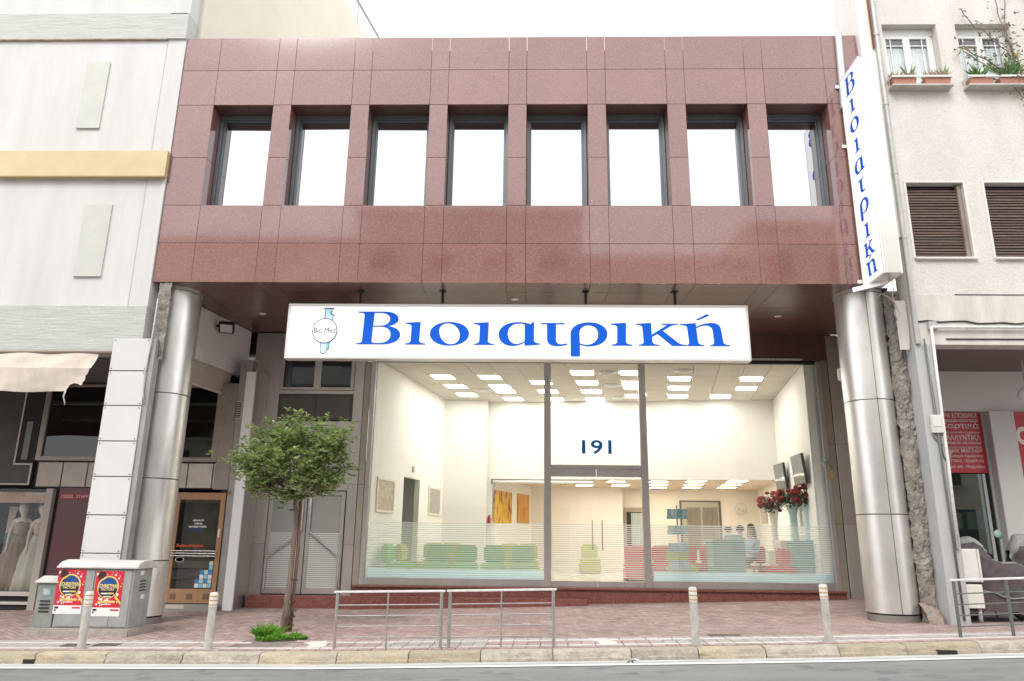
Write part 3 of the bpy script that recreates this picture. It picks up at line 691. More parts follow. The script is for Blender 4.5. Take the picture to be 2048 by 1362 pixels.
# ------------------------------------------------------------------ hanging light box over the entrance
YS = .42
sTL, sTR, sBL, sBR = atY(577,608,YS), atY(1496,609,YS), atY(568,719,YS), atY(1503,720,YS)
sx0, sx1, sz0, sz1 = (sTL.x+sBL.x)/2, (sTR.x+sBR.x)/2, (sBL.z+sBR.z)/2, (sTL.z+sTR.z)/2
sg = thing('hanging_sign', 'long white light box sign with blue Greek lettering hung under the granite soffit', 'sign', ((sx0+sx1)/2, YS+.1, sz0))
b = B().box(sx0+.05, sx1-.05, YS+.012, YS+.2, sz0+.05, sz1-.05); part('face', b, SIGNW, sg)
b = B(); F = .055
b.box(sx0,sx1,YS,YS+.22,sz0,sz0+F); b.box(sx0,sx1,YS,YS+.22,sz1-F,sz1); b.box(sx0,sx0+F,YS,YS+.22,sz0+F,sz1-F); b.box(sx1-F,sx1,YS,YS+.22,sz0+F,sz1-F)
part('frame', b, SIGNF, sg, bevel=.008)
for px in (722,886,1171,1349):
    x = PX(px,580,YS+.1); b = B(); b.box(x-.025,x+.025,YS+.08,YS+.13,sz1,ZB+.002); b.box(x-.07,x+.07,YS+.05,YS+.16,ZB-.02,ZB); part('hanger', b, BLACK, sg)
# letters: traced in sheet units of the light box, laid on its face
def sgu(u, v):
    """sheet units (as drawn above, origin 560,560, 4.096 per photo pixel) to the sign face"""
    px, py = 560+u/4.096, 560+v/4.096
    fx = (px-572.5)/(1499.5-572.5); fz = (py-608.5)/(719.5-608.5)
    return lerp(sx0, sx1, fx), lerp(sz1, sz0, fz)
for nm, loops in GLYPH:
    me = glyph_mesh(loops)
    def fn(u, v, w_):
        x, z = sgu(u, -v); return Vector((x, YS+.012-(.012 if w_ > 0 else 0), z))
    place_mesh(me, fn); o = setmesh('letter_'+nm, me, BLUE, sg)
# flask emblem beside the lettering
def emb(name, loops, m_, d):
    me = fill2d([[(x, -y) for x, y in path(p)] for p in loops], .5)
    place_mesh(me, lambda u, v, w_: Vector((sgu(u, -v)[0], YS+.011-(d if w_ > 0 else 0), sgu(u, -v)[1]))); return setmesh(name, me, m_, sg)
NAVY = mat('emblem_navy', (.015,.06,.19), .5); CYAN = mat('emblem_cyan', (.22,.66,.80), .5); CYAN2 = mat('emblem_pale', (.62,.86,.92), .5)
def circ(cx, cy, r): k = .5523*r; return f'M {cx} {cy-r} C {cx+k} {cy-r} {cx+r} {cy-k} {cx+r} {cy} C {cx+r} {cy+k} {cx+k} {cy+r} {cx} {cy+r} C {cx-k} {cy+r} {cx-r} {cy+k} {cx-r} {cy} C {cx-r} {cy-k} {cx-k} {cy-r} {cx} {cy-r} Z'
emb('emblem_line', ['M 348 236 L 436 236 L 434 244 L 420 254 L 420 288 L 444 290 L 440 300 L 432 302 L 432 350 L 356 350 L 360 254 L 350 244 Z'], NAVY, .004)
emb('emblem_tube', ['M 356 246 L 428 246 L 414 258 L 412 345 L 364 345 L 366 258 Z'], CYAN2, .006)
emb('emblem_tube', ['M 392 258 L 412 258 L 412 345 L 388 345 Z M 404 300 L 404 300 Z'][:1], CYAN, .008)
emb('emblem_tube', ['M 384 298 L 436 298 L 426 306 L 426 345 L 390 345 L 390 306 Z'], CYAN2, .010)
emb('emblem_line', ['M 340 510 L 418 510 L 416 570 Q 410 582 398 582 Q 394 614 368 615 Q 340 614 340 580 Z'], NAVY, .004)
emb('emblem_tube', ['M 346 510 L 396 510 L 394 580 Q 390 609 368 609 Q 346 608 346 580 Z'], CYAN2, .006)
emb('emblem_tube', ['M 398 510 L 412 510 L 410 568 Q 406 576 398 576 Z'], CYAN, .006)
emb('emblem_ring', [circ(370,425,104)], NAVY, .012); emb('emblem_disc', [circ(370,425,97)], SIGNW, .014)
a = sgu(282,444); c = sgu(458,400)
text_on('emblem_text', 'Bio Med', NAVY, sg, (a[0], YS-.006, a[1]), (1,0,0), (0,0,1), w=c[0]-a[0], h=c[1]-a[1], ext=.003)
# coloured leaflets showing under the light box? plain valance strip
# ------------------------------------------------------------------ projecting vertical sign
VXs = 13.47; vy0, vy1, vz0, vz1 = -.06, -.95, 6.19, 10.84; vw = .355
vs = thing('projecting_sign', 'tall narrow white sign box with stacked blue Greek letters projecting from the red facade corner', 'sign', (VXs+vw/2, (vy0+vy1)/2, vz0))
b = B().box(VXs+.01, VXs+vw-.01, vy1+.01, vy0-.01, vz0+.01, vz1-.01); part('body', b, mat('sign_side_metal', (.84,.83,.80), .22, .55, bump=.25, bscale=1.6), vs, bevel=.01)
b = B(); F = .03
for x0, x1 in ((VXs, VXs+.03), (VXs+vw-.03, VXs+vw)):
    b.box(x0,x1,vy1,vy0,vz0,vz0+F); b.box(x0,x1,vy1,vy0,vz1-F,vz1); b.box(x0,x1,vy1,vy1+F,vz0+F,vz1-F); b.box(x0,x1,vy0-F,vy0,vz0+F,vz1-F)
part('frame', b, SIGNF, vs, bevel=.004)
b = B().box(VXs+.004, VXs+.012, vy1+F, vy0-F, vz0+F, vz1-F); part('face', b, SIGNW, vs)
ord_ = [0,1,2,3,4,5,6,7,8,9]
cells = [(.10,.52), (.56,.90), (.93,1.28), (1.40,1.72), (1.78,2.13), (2.24,2.58), (2.64,3.18), (3.28,3.60), (3.68,4.00), (4.17,4.49)]
order = [4.62-q for q in ()]
tops = [.13, .69, 1.13, 1.60, 2.05, 2.50, 2.92, 3.45, 3.83, 4.22]
UH = {0: 269}
sc = .285/186.                                       # metres per sheet unit, upright
for k, (nm, loops) in enumerate(GLYPH[:10]):
    pts = [q for p in loops for q in path(p)]; x0 = min(q[0] for q in pts); x1 = max(q[0] for q in pts); y0 = min(q[1] for q in pts)
    cxu = (x0+x1)/2; sxu = sc*.80*(.9 if k in (8,9) else 1)
    tz = vz1-tops[k]; cy = (vy0+vy1)/2
    lp = loops+(GLYPH[10][1] if k == 9 else [])
    me = glyph_mesh(lp)
    place_mesh(me, lambda u, v, w_: Vector((VXs+.004-(.006 if w_ > 0 else 0), cy-(u-cxu)*sxu, tz-(-v-y0)*sc))); setmesh('letter_'+nm, me, BLUE, vs)
b = B()
for z in (PZ(1690,292,-.05), vz1-.1, vz0+.15): b.box(VXs+.10,VXs+.16,vy0-.02,.02,z-.04,z+.04); b.box(VXs-.08,VXs+.14,vy0+.02,vy0+.05,z-.035,z+.035)
part('bracket', b, SIGNF, vs)
b = B(); b.bar((VXs-.22,-.10,vz0-.05),(VXs+.25,-.55,vz0-.03),.05,.09); part('bottom_bracket', b, SIGNF, vs)
# loose cables under the sign
b = B(); x, y, z = VXs+.33, -.35, vz0
b.tube([(x,y,z+.02),(x+.10,y,z+.1),(x+.13,y,z-.05),(x+.07,y,z-.25),(x+.12,y,z-.45),(x+.17,y,z-.62),(x+.11,y,z-.74),(x+.07,y,z-.6),(x+.13,y,z-.42),(x+.02,y,z-.3),(x-.12,y,z-.2),(x-.22,y,z-.28)], .010, 6)
part('loose_cable', b, mat('cable_pink', (.45,.36,.34), .6), vs, smooth=True)
# flue pipe on the facade behind the sign
b = B(); x0 = PX(1682,160,-.06); b.tube([(PX(1676,66,-.06),-.06,PZ(1676,66,-.06)),(x0,-.06,10.2)], .075, 12)
solo('metal_flue', b, mat('zinc', (.55,.57,.58), .4, .6), 'grey metal flue pipe rising above the red parapet beside the projecting sign', 'pipe', smooth=True, flat_ang=.8)
# ------------------------------------------------------------------ building on the left (white plaster, shop below)
E_ = .18                                             # party walls lean to the right going back: dx per dy
def pw(y): return XL-.012+E_*y                        # plan line of the left party wall
lb = thing('plaster_building', 'white plastered building with concrete bands and a yellow stripe, dress shop below', 'building', (-4.5, 1, -.3))
LXA = -10.0
YF = -.02
zb2t, zb2b = PZ(100,612,YF), PZ(100,704,YF)
zy1, zy0 = PZ(150,306,YF), PZ(150,358,YF)
zc1, zc0 = PZ(200,30,YF), PZ(200,80,YF)
def lwall(z0, z1, y0, m_, nm): b = B().box(LXA, XL-.012, y0, .4, z0, z1); return part(nm, b, m_, lb)
lwall(zb2t, zy0, YF, WALL_L, 'wall'); lwall(zy1, zc0, YF, WALL_L, 'wall'); lwall(zc1, 19.2, YF, WALL_L, 'wall')
lwall(zc0, zc1, YF-.05, CONC, 'concrete_band'); lwall(zb2b, zb2t, YF-.03, CONC, 'concrete_band')
lwall(zy0, zy1, YF-.10, YELL, 'yellow_band')
b = B().box(LXA, XL-.02, YF-.12, YF-.1, zy0-.02, zy0+.015); part('drip_edge', b, mat('drip_brown', (.25,.19,.08), .7), lb)
# slim pilaster edge beside the granite
for z0, z1 in ((zb2t, zy0), (zy1, zc0)):
    b = B().box(XL-.43, XL-.42, YF-.008, YF, z0, z1); part('wall_joint', b, mat('joint_grey', (.52,.51,.49), .8), lb)
b = B().box(XL-.10, XL-.014, YF-.02, YF+.0, zb2t+.0, zy0); part('edge_strip', b, WALL_L, lb)
b = B().box(LXA, XL-.42, YF-.06, YF+.0, zc0-.03, zc0-.004); part('band_lower_strip', b, mat('mottled_brown', (.30,.22,.17), .9, c2=(.45,.38,.33), nscale=6), lb)  # thin raised strip in mottled brown along the bottom of the concrete band
for q in (((172,226),(410,553)), ((177,222),(125,257))):
    (xa, xb), (ya, yb) = q; z1 = PZ(200,ya,YF); z0 = PZ(180,yb,YF); x0 = PX(xa,ya,YF); x1 = PX(xb,ya,YF)
    b = B().box(x0, x1, YF-.03, YF, z0, z1); b.box(x0, x1, YF-.045, YF-.03, z0-.01, z0+.025); part('blind_panel', b, GREYP, lb)
b = B().box(PX(345,22,YF), XL-.012, YF-.05, YF-.002, zc1-.03, zc1-.0); part('ledge_slot', b, MATS['mottled_brown'], lb)
# side wall climbing above the granite roof
b = B(); b.hexa([(XL-.5,.402,6.4),(pw(.402),.402,6.4),(pw(16),16,6.4),(XL-.5,16,6.4),(XL-.5,.402,19.0),(pw(.402),.402,19.0),(pw(16),16,19.0),(XL-.5,16,19.0)]); part('side_wall', b, CREAM, lb)
b = B().box(LXA, XL-.52, .42, 16, 6.4, 18.9); part('body', b, CREAM, lb)
rl = bpy.data.objects.new('roof_railing', None); COL.objects.link(rl); rl.parent = lb; rl.location = Vector((pw(5),5,19))-wloc(lb)
b = B(); RL = mat('railing_grey', (.30,.30,.29), .5, .4)
for z in (19.05, 19.95, 19.88): b.bar((pw(.5)-.06,.5,z),(pw(16)-.06,16,z),.035,.035)
part('rails', b, RL, rl)
b = B(); y = .5
while y < 16: b.bar((pw(y)-.06,y,19.0),(pw(y)-.06,y,19.95),.014,.014); y += .12
o = part('balusters', b, RL, rl); o['kind'] = 'stuff'
for y in (.6,3.2,5.8,8.4,11.,13.6): b = B(); b.bar((pw(y)-.06,y,18.95),(pw(y)-.06,y,19.97),.04,.04); part('post', b, RL, rl)
# white fascia along the party line, with the soffit of the left building's recess
ZFB = PZ(503,757,3.7)
b = B(); b.obar((pw(.45)+.004,.45),(pw(3.74)+.004,3.74),.12,ZFB,ZB-.01); part('fascia', b, mat('fascia_white', (.78,.755,.745), .5, c2=(.73,.70,.69), nscale=1.5), lb, label='white fascia panel along the recess')
b = B(); b.hexa([(LXA,.4,zb2b),(pw(.4)-.13,.4,zb2b),(pw(3.6)-.13,3.6,zb2b),(LXA,3.6,zb2b),(LXA,.4,zb2b+.1),(pw(.4)-.13,.4,zb2b+.1),(pw(3.6)-.13,3.6,zb2b+.1),(LXA,3.6,zb2b+.1)]); part('recess_ceiling', b, mat('recess_ceiling_paint', (.12,.11,.10), .8), lb)
b = B().box(-6, pw(3.9)-.14, 3.76, 3.92, 4.7, 6.45); part('recess_back', b, DARKJ, lb)
# pier with white panels
PF = -.12
px0, px1 = PX(228,677,PF), PX(302,677,PF); zpt = PZ(265,676,PF)
b = B().box(px0+.02, px1+.10, PF+.03, .10, G(px0,0)-.05, zpt-.01); part('pier', b, mat('pier_grey', (.37,.36,.34), .7, c2=(.3,.29,.27), nscale=3), lb)
seam = [676,741.5,811,882,953,1030,1106.7,1180]
zz = [PZ(lerp(265,200,(s-676)/430), s, PF) for s in seam]+[G(px0,PF)+.0]
SCREW = mat('screw_head', (.12,.11,.11), .5, .5)
for z1, z0 in zip(zz, zz[1:]):
    pn = piece('cladding_panel', px1-px0, z1-z0-.02, .02, CLAD, lb, (px0, PF, z0+.01), bevel=.004)
    for sx_ in (.04, px1-px0-.04):
        for sz_ in (.035, z1-z0-.055):
            b = B(); b.lathe([(.012,0),(.012,.006)], (0,0,0), 8); me = _pm.setdefault('screw', b.mesh('screw', SCREW)); o = link('screw', me, pn, (sx_, -.001, sz_)); o.rotation_euler = (R_(90),0,0)
b = B(); b.tube([(px1+.03,PF-.01,5.9),(px1+.02,PF-.01,5.0),(px1-.02,PF-.012,4.4),(px1-.01,PF-.012,4.05),(px1+.06,PF-.0,3.75)], .013, 6); part('wall_cable', b, mat('cable_grey', (.55,.53,.50), .6), lb, smooth=True)
# broken concrete edge above the pier, beside the column
b = B().grid(4, 22, lambda u, v: (lerp(px1-.05, px1+.2, u)+.02*mnoise.noise(Vector((u*3,v*22,1))), .02+.07*mnoise.noise(Vector((u*7,v*30,4))), lerp(zpt-.4, ZB-.0, v))); part('broken_edge', b, RUBBLE, lb, smooth=True)
# ---- shop front at the back of the recess
YSF = 3.0
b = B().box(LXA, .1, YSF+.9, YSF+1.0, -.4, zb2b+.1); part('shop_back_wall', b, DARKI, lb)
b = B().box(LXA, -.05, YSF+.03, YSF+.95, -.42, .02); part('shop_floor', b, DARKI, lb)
FRM = mat('shop_frame', (.33,.285,.245), .45, .3, c2=(.27,.23,.195), nscale=3)
zq1, zq0 = PZ(120,924,YSF), PZ(120,974,YSF)          # row of stone panels
STN = mat('stone_panel', (.58,.525,.46), .6, vary=.06, c2=(.47,.42,.365), nscale=3)
x = PX(76,950,YSF); w_ = .585
k = 0
while x < -.25:
    wd = min(w_, -.2-x); piece('stone_panel', wd-.03, zq1-zq0-.02, .03, STN, lb, (x, YSF-.03, zq0+.01), bevel=.003); x += w_; k += 1
b = B().box(PX(70,950,YSF), -.1, YSF, YSF+.05, zq0-.02, zq1+.02); part('panel_backing', b, DARKJ, lb)
# dark signboard with pale outline
xa = PX(70,950,YSF)
OUT = mat('outline_beige', (.55,.50,.44), .6); DBD = mat('dark_signboard', (.045,.04,.037), .55, c2=(.06,.055,.05), nscale=2)
b = B().box(LXA, xa-.06, YSF-.06, YSF+.02, PZ(30,968,YSF), zb2b-.02); part('signboard', b, DBD, lb)
b = B(); zq = PZ(30,970,YSF)
b.box(LXA, xa-.06, YSF-.075, YSF-.06, zq, zq+.035); xx = PX(30,930,YSF); zc = PZ(40,930,YSF)
b.box(xa-.10, xa-.06, YSF-.075, YSF-.06, zq+.035, zc); b.box(xx, xa-.06, YSF-.075, YSF-.06, zc, zc+.035); b.box(xx, xx+.035, YSF-.075, YSF-.06, zc+.035, PZ(55,790,YSF)+.7); part('signboard_outline', b, OUT, lb)
b = B().box(xx+.05, xa-.08, YSF-.066, YSF-.06, zc+.05, zb2b-.1); part('signboard_window', b, DARKI, lb)
b = B().box(xx+.16, xx+.30, YSF-.07, YSF-.066, zc+.12, zc+1.0); part('shop_reflection_strip', b, mat('reflection_tan', (.30,.24,.17), .6, c2=(.12,.2,.22), nscale=3), lb)  # reflection painted as a tan and teal strip on the dark window
# clerestory windows with frame (left and right of the pier are one row)
x0, x1 = PX(84,850,YSF), -.32
zw0_, zw1_ = zq1+.03, zb2b-.05
b = B(); b.box(x0,x0+.13,YSF-.05,YSF+.05,zw0_,zw1_); b.box(x1-.13,x1,YSF-.05,YSF+.05,zw0_,zw1_); b.box(x0+.13,x1-.13,YSF-.05,YSF+.05,zw0_,zw0_+.10); b.box(x0+.13,x1-.13,YSF-.05,YSF+.05,zw1_-.06,zw1_); part('clerestory_frame', b, FRM, lb, bevel=.006)
SGL = mat('smoked_glass', (.012,.013,.011), .05, spec=.8)
b = B().box(x0+.13, x1-.13, YSF-.002, YSF+.01, zw0_+.1, zw1_-.06); part('clerestory_pane', b, glass('smoked_pane', (.55,.56,.50), .8), lb)
for k in range(4):
    z = lerp(zw0_+.12, zw1_-.25, k/3.4); b = B().box(x0+.3, x1-.2, YSF+.25, YSF+.5, z, z+.04); part('shop_shelf', b, mat('shelf_grey', (.22,.22,.21), .6), lb)
# blind tucked along the recess
BLN = mat('canvas_beige', (.46,.40,.335), .85, c2=(.39,.335,.28), nscale=3, nstretch=(1,1,.4), bump=.3, bscale=8)
b = B()
def blf(u, v):
    y = lerp(.9, 3.15, u); q = .05*math.sin(u*30+v*3)*v
    return (pw(y)-.02-.10*v+q*.5, y, lerp(ZFB-.01, ZFB-.50, v))
b.grid(30, 6, blf); part('blind', b, BLN, lb, smooth=True)
b = B(); b.bar((pw(.9)-.13,.9,ZFB-.51),(pw(3.15)-.13,3.15,ZFB-.51),.04,.045); part('blind_bar', b, mat('blind_bar_white', (.6,.57,.53), .5), lb)
# wall beside the wooden door, vent, white end post
x189 = PX(443,1100,YSF); xpo = PX(462,1195,YSF)-.09
b = B().box(x189, xpo+.05, YSF-.02, YSF+.3, -.35, ZFB+.3); part('steel_wall', b, mat('side_steel', (.42,.385,.355), .45, .5, c2=(.35,.32,.295), nscale=2), lb)
b = B(); z = PZ(470,838,YSF); xv = PX(468,825,YSF); b.box(xv,xv+.2,YSF-.035,YSF-.02,z,z+.42); part('vent_frame', b, OUT, lb)
b = B()
for k in range(9): b.box(xv+.025,xv+.175,YSF-.04,YSF-.034,z+.03+k*.042,z+.052+k*.042)
part('vent_slats', b, DARKI, lb)
b = B().box(-.318, x189-.002, YSF-.04, YSF+.05, zq0-.02, zb2b-.01); part('frame_panel', b, FRM, lb)
text_on('house_number', '189', mat('number_orange', (.36,.10,.04), .6), lb, (PX(448,991,YSF), YSF-.022, PZ(448,991,YSF)), (1,0,0), (0,0,1), h=.10, bold=.02)
q0, q1 = PX(447,1195,2.95), PX(467,1195,2.95); b = B(); b.box(q0, q1, 2.915, 2.975, -.30, ZFB+.0); part('end_post', b, mat('post_white', (.82,.81,.80), .5), lb, bevel=.005)
b = B(); b.box(q1-.03, q1, YSF-.018, 3.79, -.3, ZFB+.1); part('return_wall', b, STEEL_W, lb)
# wooden door 189
WD = mat('orange_wood', (.42,.235,.12), .5, c2=(.34,.18,.085), nscale=3, nstretch=(6,1,.5), fine=.06, fscale=50)
dx0, dx1 = PX(338,1100,YSF-.05), PX(440,1100,YSF-.05); dz0, dz1 = PZ(390,1207,YSF-.05), PZ(390,985,YSF-.05)
yd = YSF-.05
dr = bpy.data.objects.new('wooden_door', None); COL.objects.link(dr); dr.parent = lb; dr.location = Vector(((dx0+dx1)/2, yd, dz0))-wloc(lb); dr['label'] = 'orange wooden glazed door numbered 189'
b = B(); f = .11
b.box(dx0,dx0+f,yd,yd+.06,dz0,dz1); b.box(dx1-f,dx1,yd,yd+.06,dz0,dz1); b.box(dx0+f,dx1-f,yd,yd+.06,dz1-.16,dz1); b.box(dx0+f,dx1-f,yd,yd+.06,dz0,dz0+.30); part('frame', b, WD, dr, bevel=.008)
for k in range(3):
    a = lerp(dx0+f+.04, dx1-f-.16, k/2); b = B().box(a,a+.12,yd-.012,yd-.002,dz0+.09,dz0+.2); part('square_inset', b, mat('inset_dark', (.16,.11,.08), .6), dr)
zc_ = lerp(dz0,dz1,.44)
b = B().box(dx0+f,dx1-f,yd+.02,yd+.03,dz0+.3,dz1-.16); part('pane', b, glass('door_pane', (.85,.86,.82), .8), dr)
b = B().box(dx0+f,dx1-f,yd+.3,yd+.31,dz0+.05,dz1); part('inner_curtain', b, mat('inner_dark', (.12,.11,.10), .8, c2=(.24,.21,.185), nscale=1.2), dr)
for k in range(3): b = B(); z = zc_+k*.055-.05; b.tube([(dx0+f-.05,yd-.03,z),(dx1-f+.05,yd-.03,z)], .014, 8); part('push_bar', b, CHROME, dr, smooth=True, flat_ang=.8)
b = B(); hx = dx1-.06; b.box(hx-.015,hx+.015,yd-.03,yd-.0,dz0+1.4,dz0+1.6); part('handle', b, WHITEP, dr)
SW = mat('sticker_white', (.78,.78,.76), .5); random.seed(9)
def scrawl(name, xa, xb, z, h, m_, n):
    b = B(); x = xa
    while x < xb:
        w = random.uniform(.02,.05)*n; b.box(x, min(x+w*.7,xb), yd+.012, yd+.016, z+random.uniform(0,h*.3), z+h*random.uniform(.6,1.)); x += w
    part(name, b, m_, dr)
cx_ = (dx0+dx1)/2
scrawl('door_lettering', cx_-.12, cx_+.13, lerp(dz0,dz1,.735), .04, SW, .8); scrawl('door_lettering', cx_-.08, cx_+.10, lerp(dz0,dz1,.705), .04, SW, .8); scrawl('door_lettering', cx_-.20, cx_+.2, lerp(dz0,dz1,.675), .05, SW, .8)
scrawl('door_lettering', cx_-.18, cx_+.12, lerp(dz0,dz1,.645), .05, mat('sticker_blue', (.02,.04,.32), .5), .9)
scrawl('door_lettering', dx0+f+.04, cx_+.18, lerp(dz0,dz1,.495), .08, mat('sticker_red', (.55,.08,.03), .5), 1.2)
SB = [mat('sticker_cyan', (.25,.55,.68), .5), mat('sticker_lblue', (.05,.25,.55), .5), SW, mat('sticker_pale', (.55,.68,.62), .5)]
for (cxq, rz, n) in ((0,0,6),(1,0,4),(2,0,4),(3,0,2)):
    for r in range(n):
        a = dx1-f-.10-cxq*.095; z = dz0+.33+r*.095
        b = B().box(a, a+.085, yd+.01, yd+.016, z, z+.085); part('sticker', b, SB[(cxq*2+r*3)%4], dr)
b = B(); b.lathe([(.1,0),(.1,.004),(.085,.004),(.085,0)], (0,0,0), 20, sy=.55)
me = b.mesh('oval_sticker', SW); o = link('oval_sticker', me, dr, Vector((dx0+f+.15, yd+.014, dz0+.92))-wloc(dr)); o.rotation_euler = (R_(90),0,0)
b = B().box(dx0-.25, dx1+.1, yd-.14, YSF+.3, -.45, dz0-.012); part('threshold', b, mat('threshold_stone', (.30,.28,.26), .8), lb)
b = B().box(dx0+.15, dx0+.55, yd-.152, yd-.138, dz0-.10, dz0-.025); part('letter_plate', b, OUT, lb)
b = B().box(x189-.14, x189, YSF-.04, YSF+.3, -.3, zq0-.03); part('door_gap', b, DARKI, lb)
# red display panel with brand strip, and the dress window with frame
rx0, rx1 = PX(108,1050,YSF), PX(108,1050,YSF)+1.35; rz1 = PZ(150,984,YSF)
MAR = mat('maroon_panel', (.13,.022,.028), .35, c2=(.10,.03,.028), nscale=1.2)
b = B().box(rx0, dx0-.12, YSF-.0, YSF+.05, -.35, zq0-.02); part('maroon_panel', b, MAR, lb)
b = B().box(rx0+.02, rx1, YSF-.008, YSF-.002, rz1-.17, rz1-.03); part('brand_strip', b, mat('brand_red', (.30,.02,.035), .5), lb)
text_on('brand_lettering', 'DIESEL  STAFF  Levi\u2019s', mat('brand_pink', (.62,.42,.42), .5), lb, (rx0+.06, YSF-.009, rz1-.135), (1,0,0), (0,0,1), h=.075, bold=.015)
fx1 = PX(92,1100,YSF)
b = B(); b.box(fx1-.16,fx1,YSF-.10,YSF+.1,G(fx1,YSF)-.02,zq0-.04); part('window_post', b, mat('post_taupe', (.42,.375,.335), .5), lb, bevel=.006)
b = B().box(fx1+.002, rx0-.002, YSF+.02, YSF+.2, -.35, zq0-.03); part('post_gap', b, DARKI, lb)
b = B(); z0 = PZ(20,1183,YSF)
b.box(LXA, fx1-.16, YSF-.06, YSF+.06, z0-.09, z0); b.box(LXA, fx1-.16, YSF-.08, YSF+.05, z0-.27, z0-.21); part('window_sill', b, mat('sill_pale', (.55,.515,.48), .5), lb, bevel=.006)
b = B().box(LXA, fx1-.16, YSF-.03, YSF+.06, -.45, z0-.27); part('window_base', b, DARKI, lb)
b = B().quad((LXA,YSF,z0),(fx1-.16,YSF,z0),(fx1-.16,YSF,zq0-.05),(LXA,YSF,zq0-.05)); part('display_pane', b, glass('display_glass', (.95,.96,.95), .6), lb)
b = B().box(LXA, fx1-.162, YSF+.05, YSF+.95, z0-.15, z0-.002); part('display_floor', b, mat('display_floor_grey', (.30,.29,.27), .5), lb)
bx = PX(45,1000,YSF+.5)
b = B().box(bx-.35, bx+.75, YSF+.62, YSF+.66, z0+.1, z0+1.25); part('display_screen', b, mat('teal_drape', (.10,.26,.20), .7, c2=(.07,.19,.15), nscale=3), lb)
b = B().box(bx-.35, bx+.75, YSF+.62, YSF+.66, z0+1.26, z0+1.86); part('display_screen', b, mat('beige_drape', (.42,.38,.31), .7), lb)
b = B().box(LXA+3, fx1-.2, YSF+.10, YSF+.13, zq0-.36, zq0-.12); part('display_valance', b, mat('valance_orange', (.42,.24,.15), .7, c2=(.5,.42,.36), nscale=2), lb)
# torn awning across the front beam
aw = thing('awning', 'torn beige canvas awning hanging from the concrete beam', 'awning', (-4.5, -.2, zb2b-.8))
AY = -.10
axr, axr2 = PX(199,705,AY), PX(192,780,AY)
za, zm_, zb_ = PZ(100,702,AY), PZ(100,738,AY-.1), PZ(100,785,AY-.1)
CAN = mat('awning_canvas', (.60,.525,.455), .85, c2=(.48,.415,.36), nscale=2.2, nstretch=(1.6,1,.5), bump=.35, bscale=7)
def awf(u, v):
    x = lerp(-9.5, axr, u); s = x*1.9
    f_ = .035*math.sin(s*3+v*2.2)*v*(1-v)*4+.02*mnoise.noise(Vector((x*2-v*1.5, v*2, 0)))*4*v*(1-v)
    return (x, AY-.20*v-f_, lerp(za, zm_, v)-.012*mnoise.noise(Vector((x*3,0,0)))*v)
b = B().grid(90, 8, awf); part('canopy', b, CAN, aw, smooth=True)
def vaf(u, v):
    xr_ = axr-.02-.10*v-.05*mnoise.noise(Vector((0,v*4,9)))
    x = lerp(-9.5, xr_, u)
    dip = 0
    if x > axr-.45: dip = max(0, .30*math.sin((x-(axr-.45))/.45*math.pi*1.05)**.7 if x < axr-.02 else 0)*(1 if x > axr-.36 else .25)
    z = lerp(zm_, zb_+dip*.55+.012*math.sin(x*5), v)
    return (x, AY-.20-.03*math.sin(x*4+v*2)*v+.03*mnoise.noise(Vector((x*4,v*3,2)))*v, z)
b = B().grid(110, 8, vaf); part('valance', b, CAN, aw, smooth=True)
b = B(); b.tube([(-9.5,AY-.01,za-.03),(axr+.24,AY-.01,za-.03)], .035, 10); part('roller', b, mat('roller_rust', (.27,.21,.18), .6, .4), aw, smooth=True)
b = B(); x = axr-.42; b.tube([(x,AY-.2,zb_+.02),(x-.015,AY-.21,zb_-.1),(x+.02,AY-.2,zb_-.2),(x+.03,AY-.2,zb_-.26)], [.018,.014,.012,.006], 6); part('torn_strip', b, CAN, aw, smooth=True)
# ------------------------------------------------------------------ building on the right (rough stucco)
YR = -.10
rb = thing('stucco_building', 'weathered grey stucco building with shuttered windows above a discount shop', 'building', (17.5, 1, 0))
RX0, RX1 = 14.30, 24.0
wins = []
w1 = (PX(1762,47,YR), PX(1871,49,YR), (PZ(1778,176,YR)+PZ(1926,181,YR))/2, (PZ(1762,47,YR)+PZ(1909,50,YR))/2)
pit = PX(1909,50,YR)-PX(1762,47,YR)
s1 = (PX(1811,365,YR), PX(1925,367,YR), (PZ(1828,514,YR)+PZ(1987,517,YR))/2, (PZ(1811,365,YR)+PZ(1965,366,YR))/2)
ops = []
for k in range(3): ops.append((w1[0]+k*pit, w1[1]+k*pit, w1[2], w1[3], 'w')); ops.append((s1[0]+k*pit, s1[1]+k*pit, s1[2], s1[3], 's'))
zcr, zln = PZ(1950,590,YR), PZ(1950,690,YR)
# wall with real openings, built as courses between the openings
def course(z0, z1, row, m_):
    xs_ = [RX0]
    for o_ in ops:
        if o_[4] == row: xs_ += [o_[0], o_[1]]
    xs_.append(RX1); b = B()
    for k in range(0, len(xs_), 2): b = B().box(xs_[k], xs_[k+1], YR, YR+.35, z0, z1); part('wall', b, m_, rb)
b = B().box(RX0, RX1, YR, YR+.35, zcr, s1[2]); part('wall', b, STUCCO, rb)
course(s1[2], s1[3], 's', STUCCO)
b = B().box(RX0, RX1, YR, YR+.35, s1[3], w1[2]); part('wall', b, STUCCO, rb)
course(w1[2], w1[3], 'w', STUCCO)
b = B().box(RX0, RX1, YR, YR+.35, w1[3], 19.); part('wall', b, STUCCO, rb)
b = B().box(RX0, RX1, YR-.015, YR+.34, zln, zcr-.006); part('shop_beam', b, STUCCO2, rb)
b = B().box(RX0+.9, RX1, YR-.02, YR-.002, zcr-.012, zcr+.008); part('beam_crack', b, DARKJ, rb)
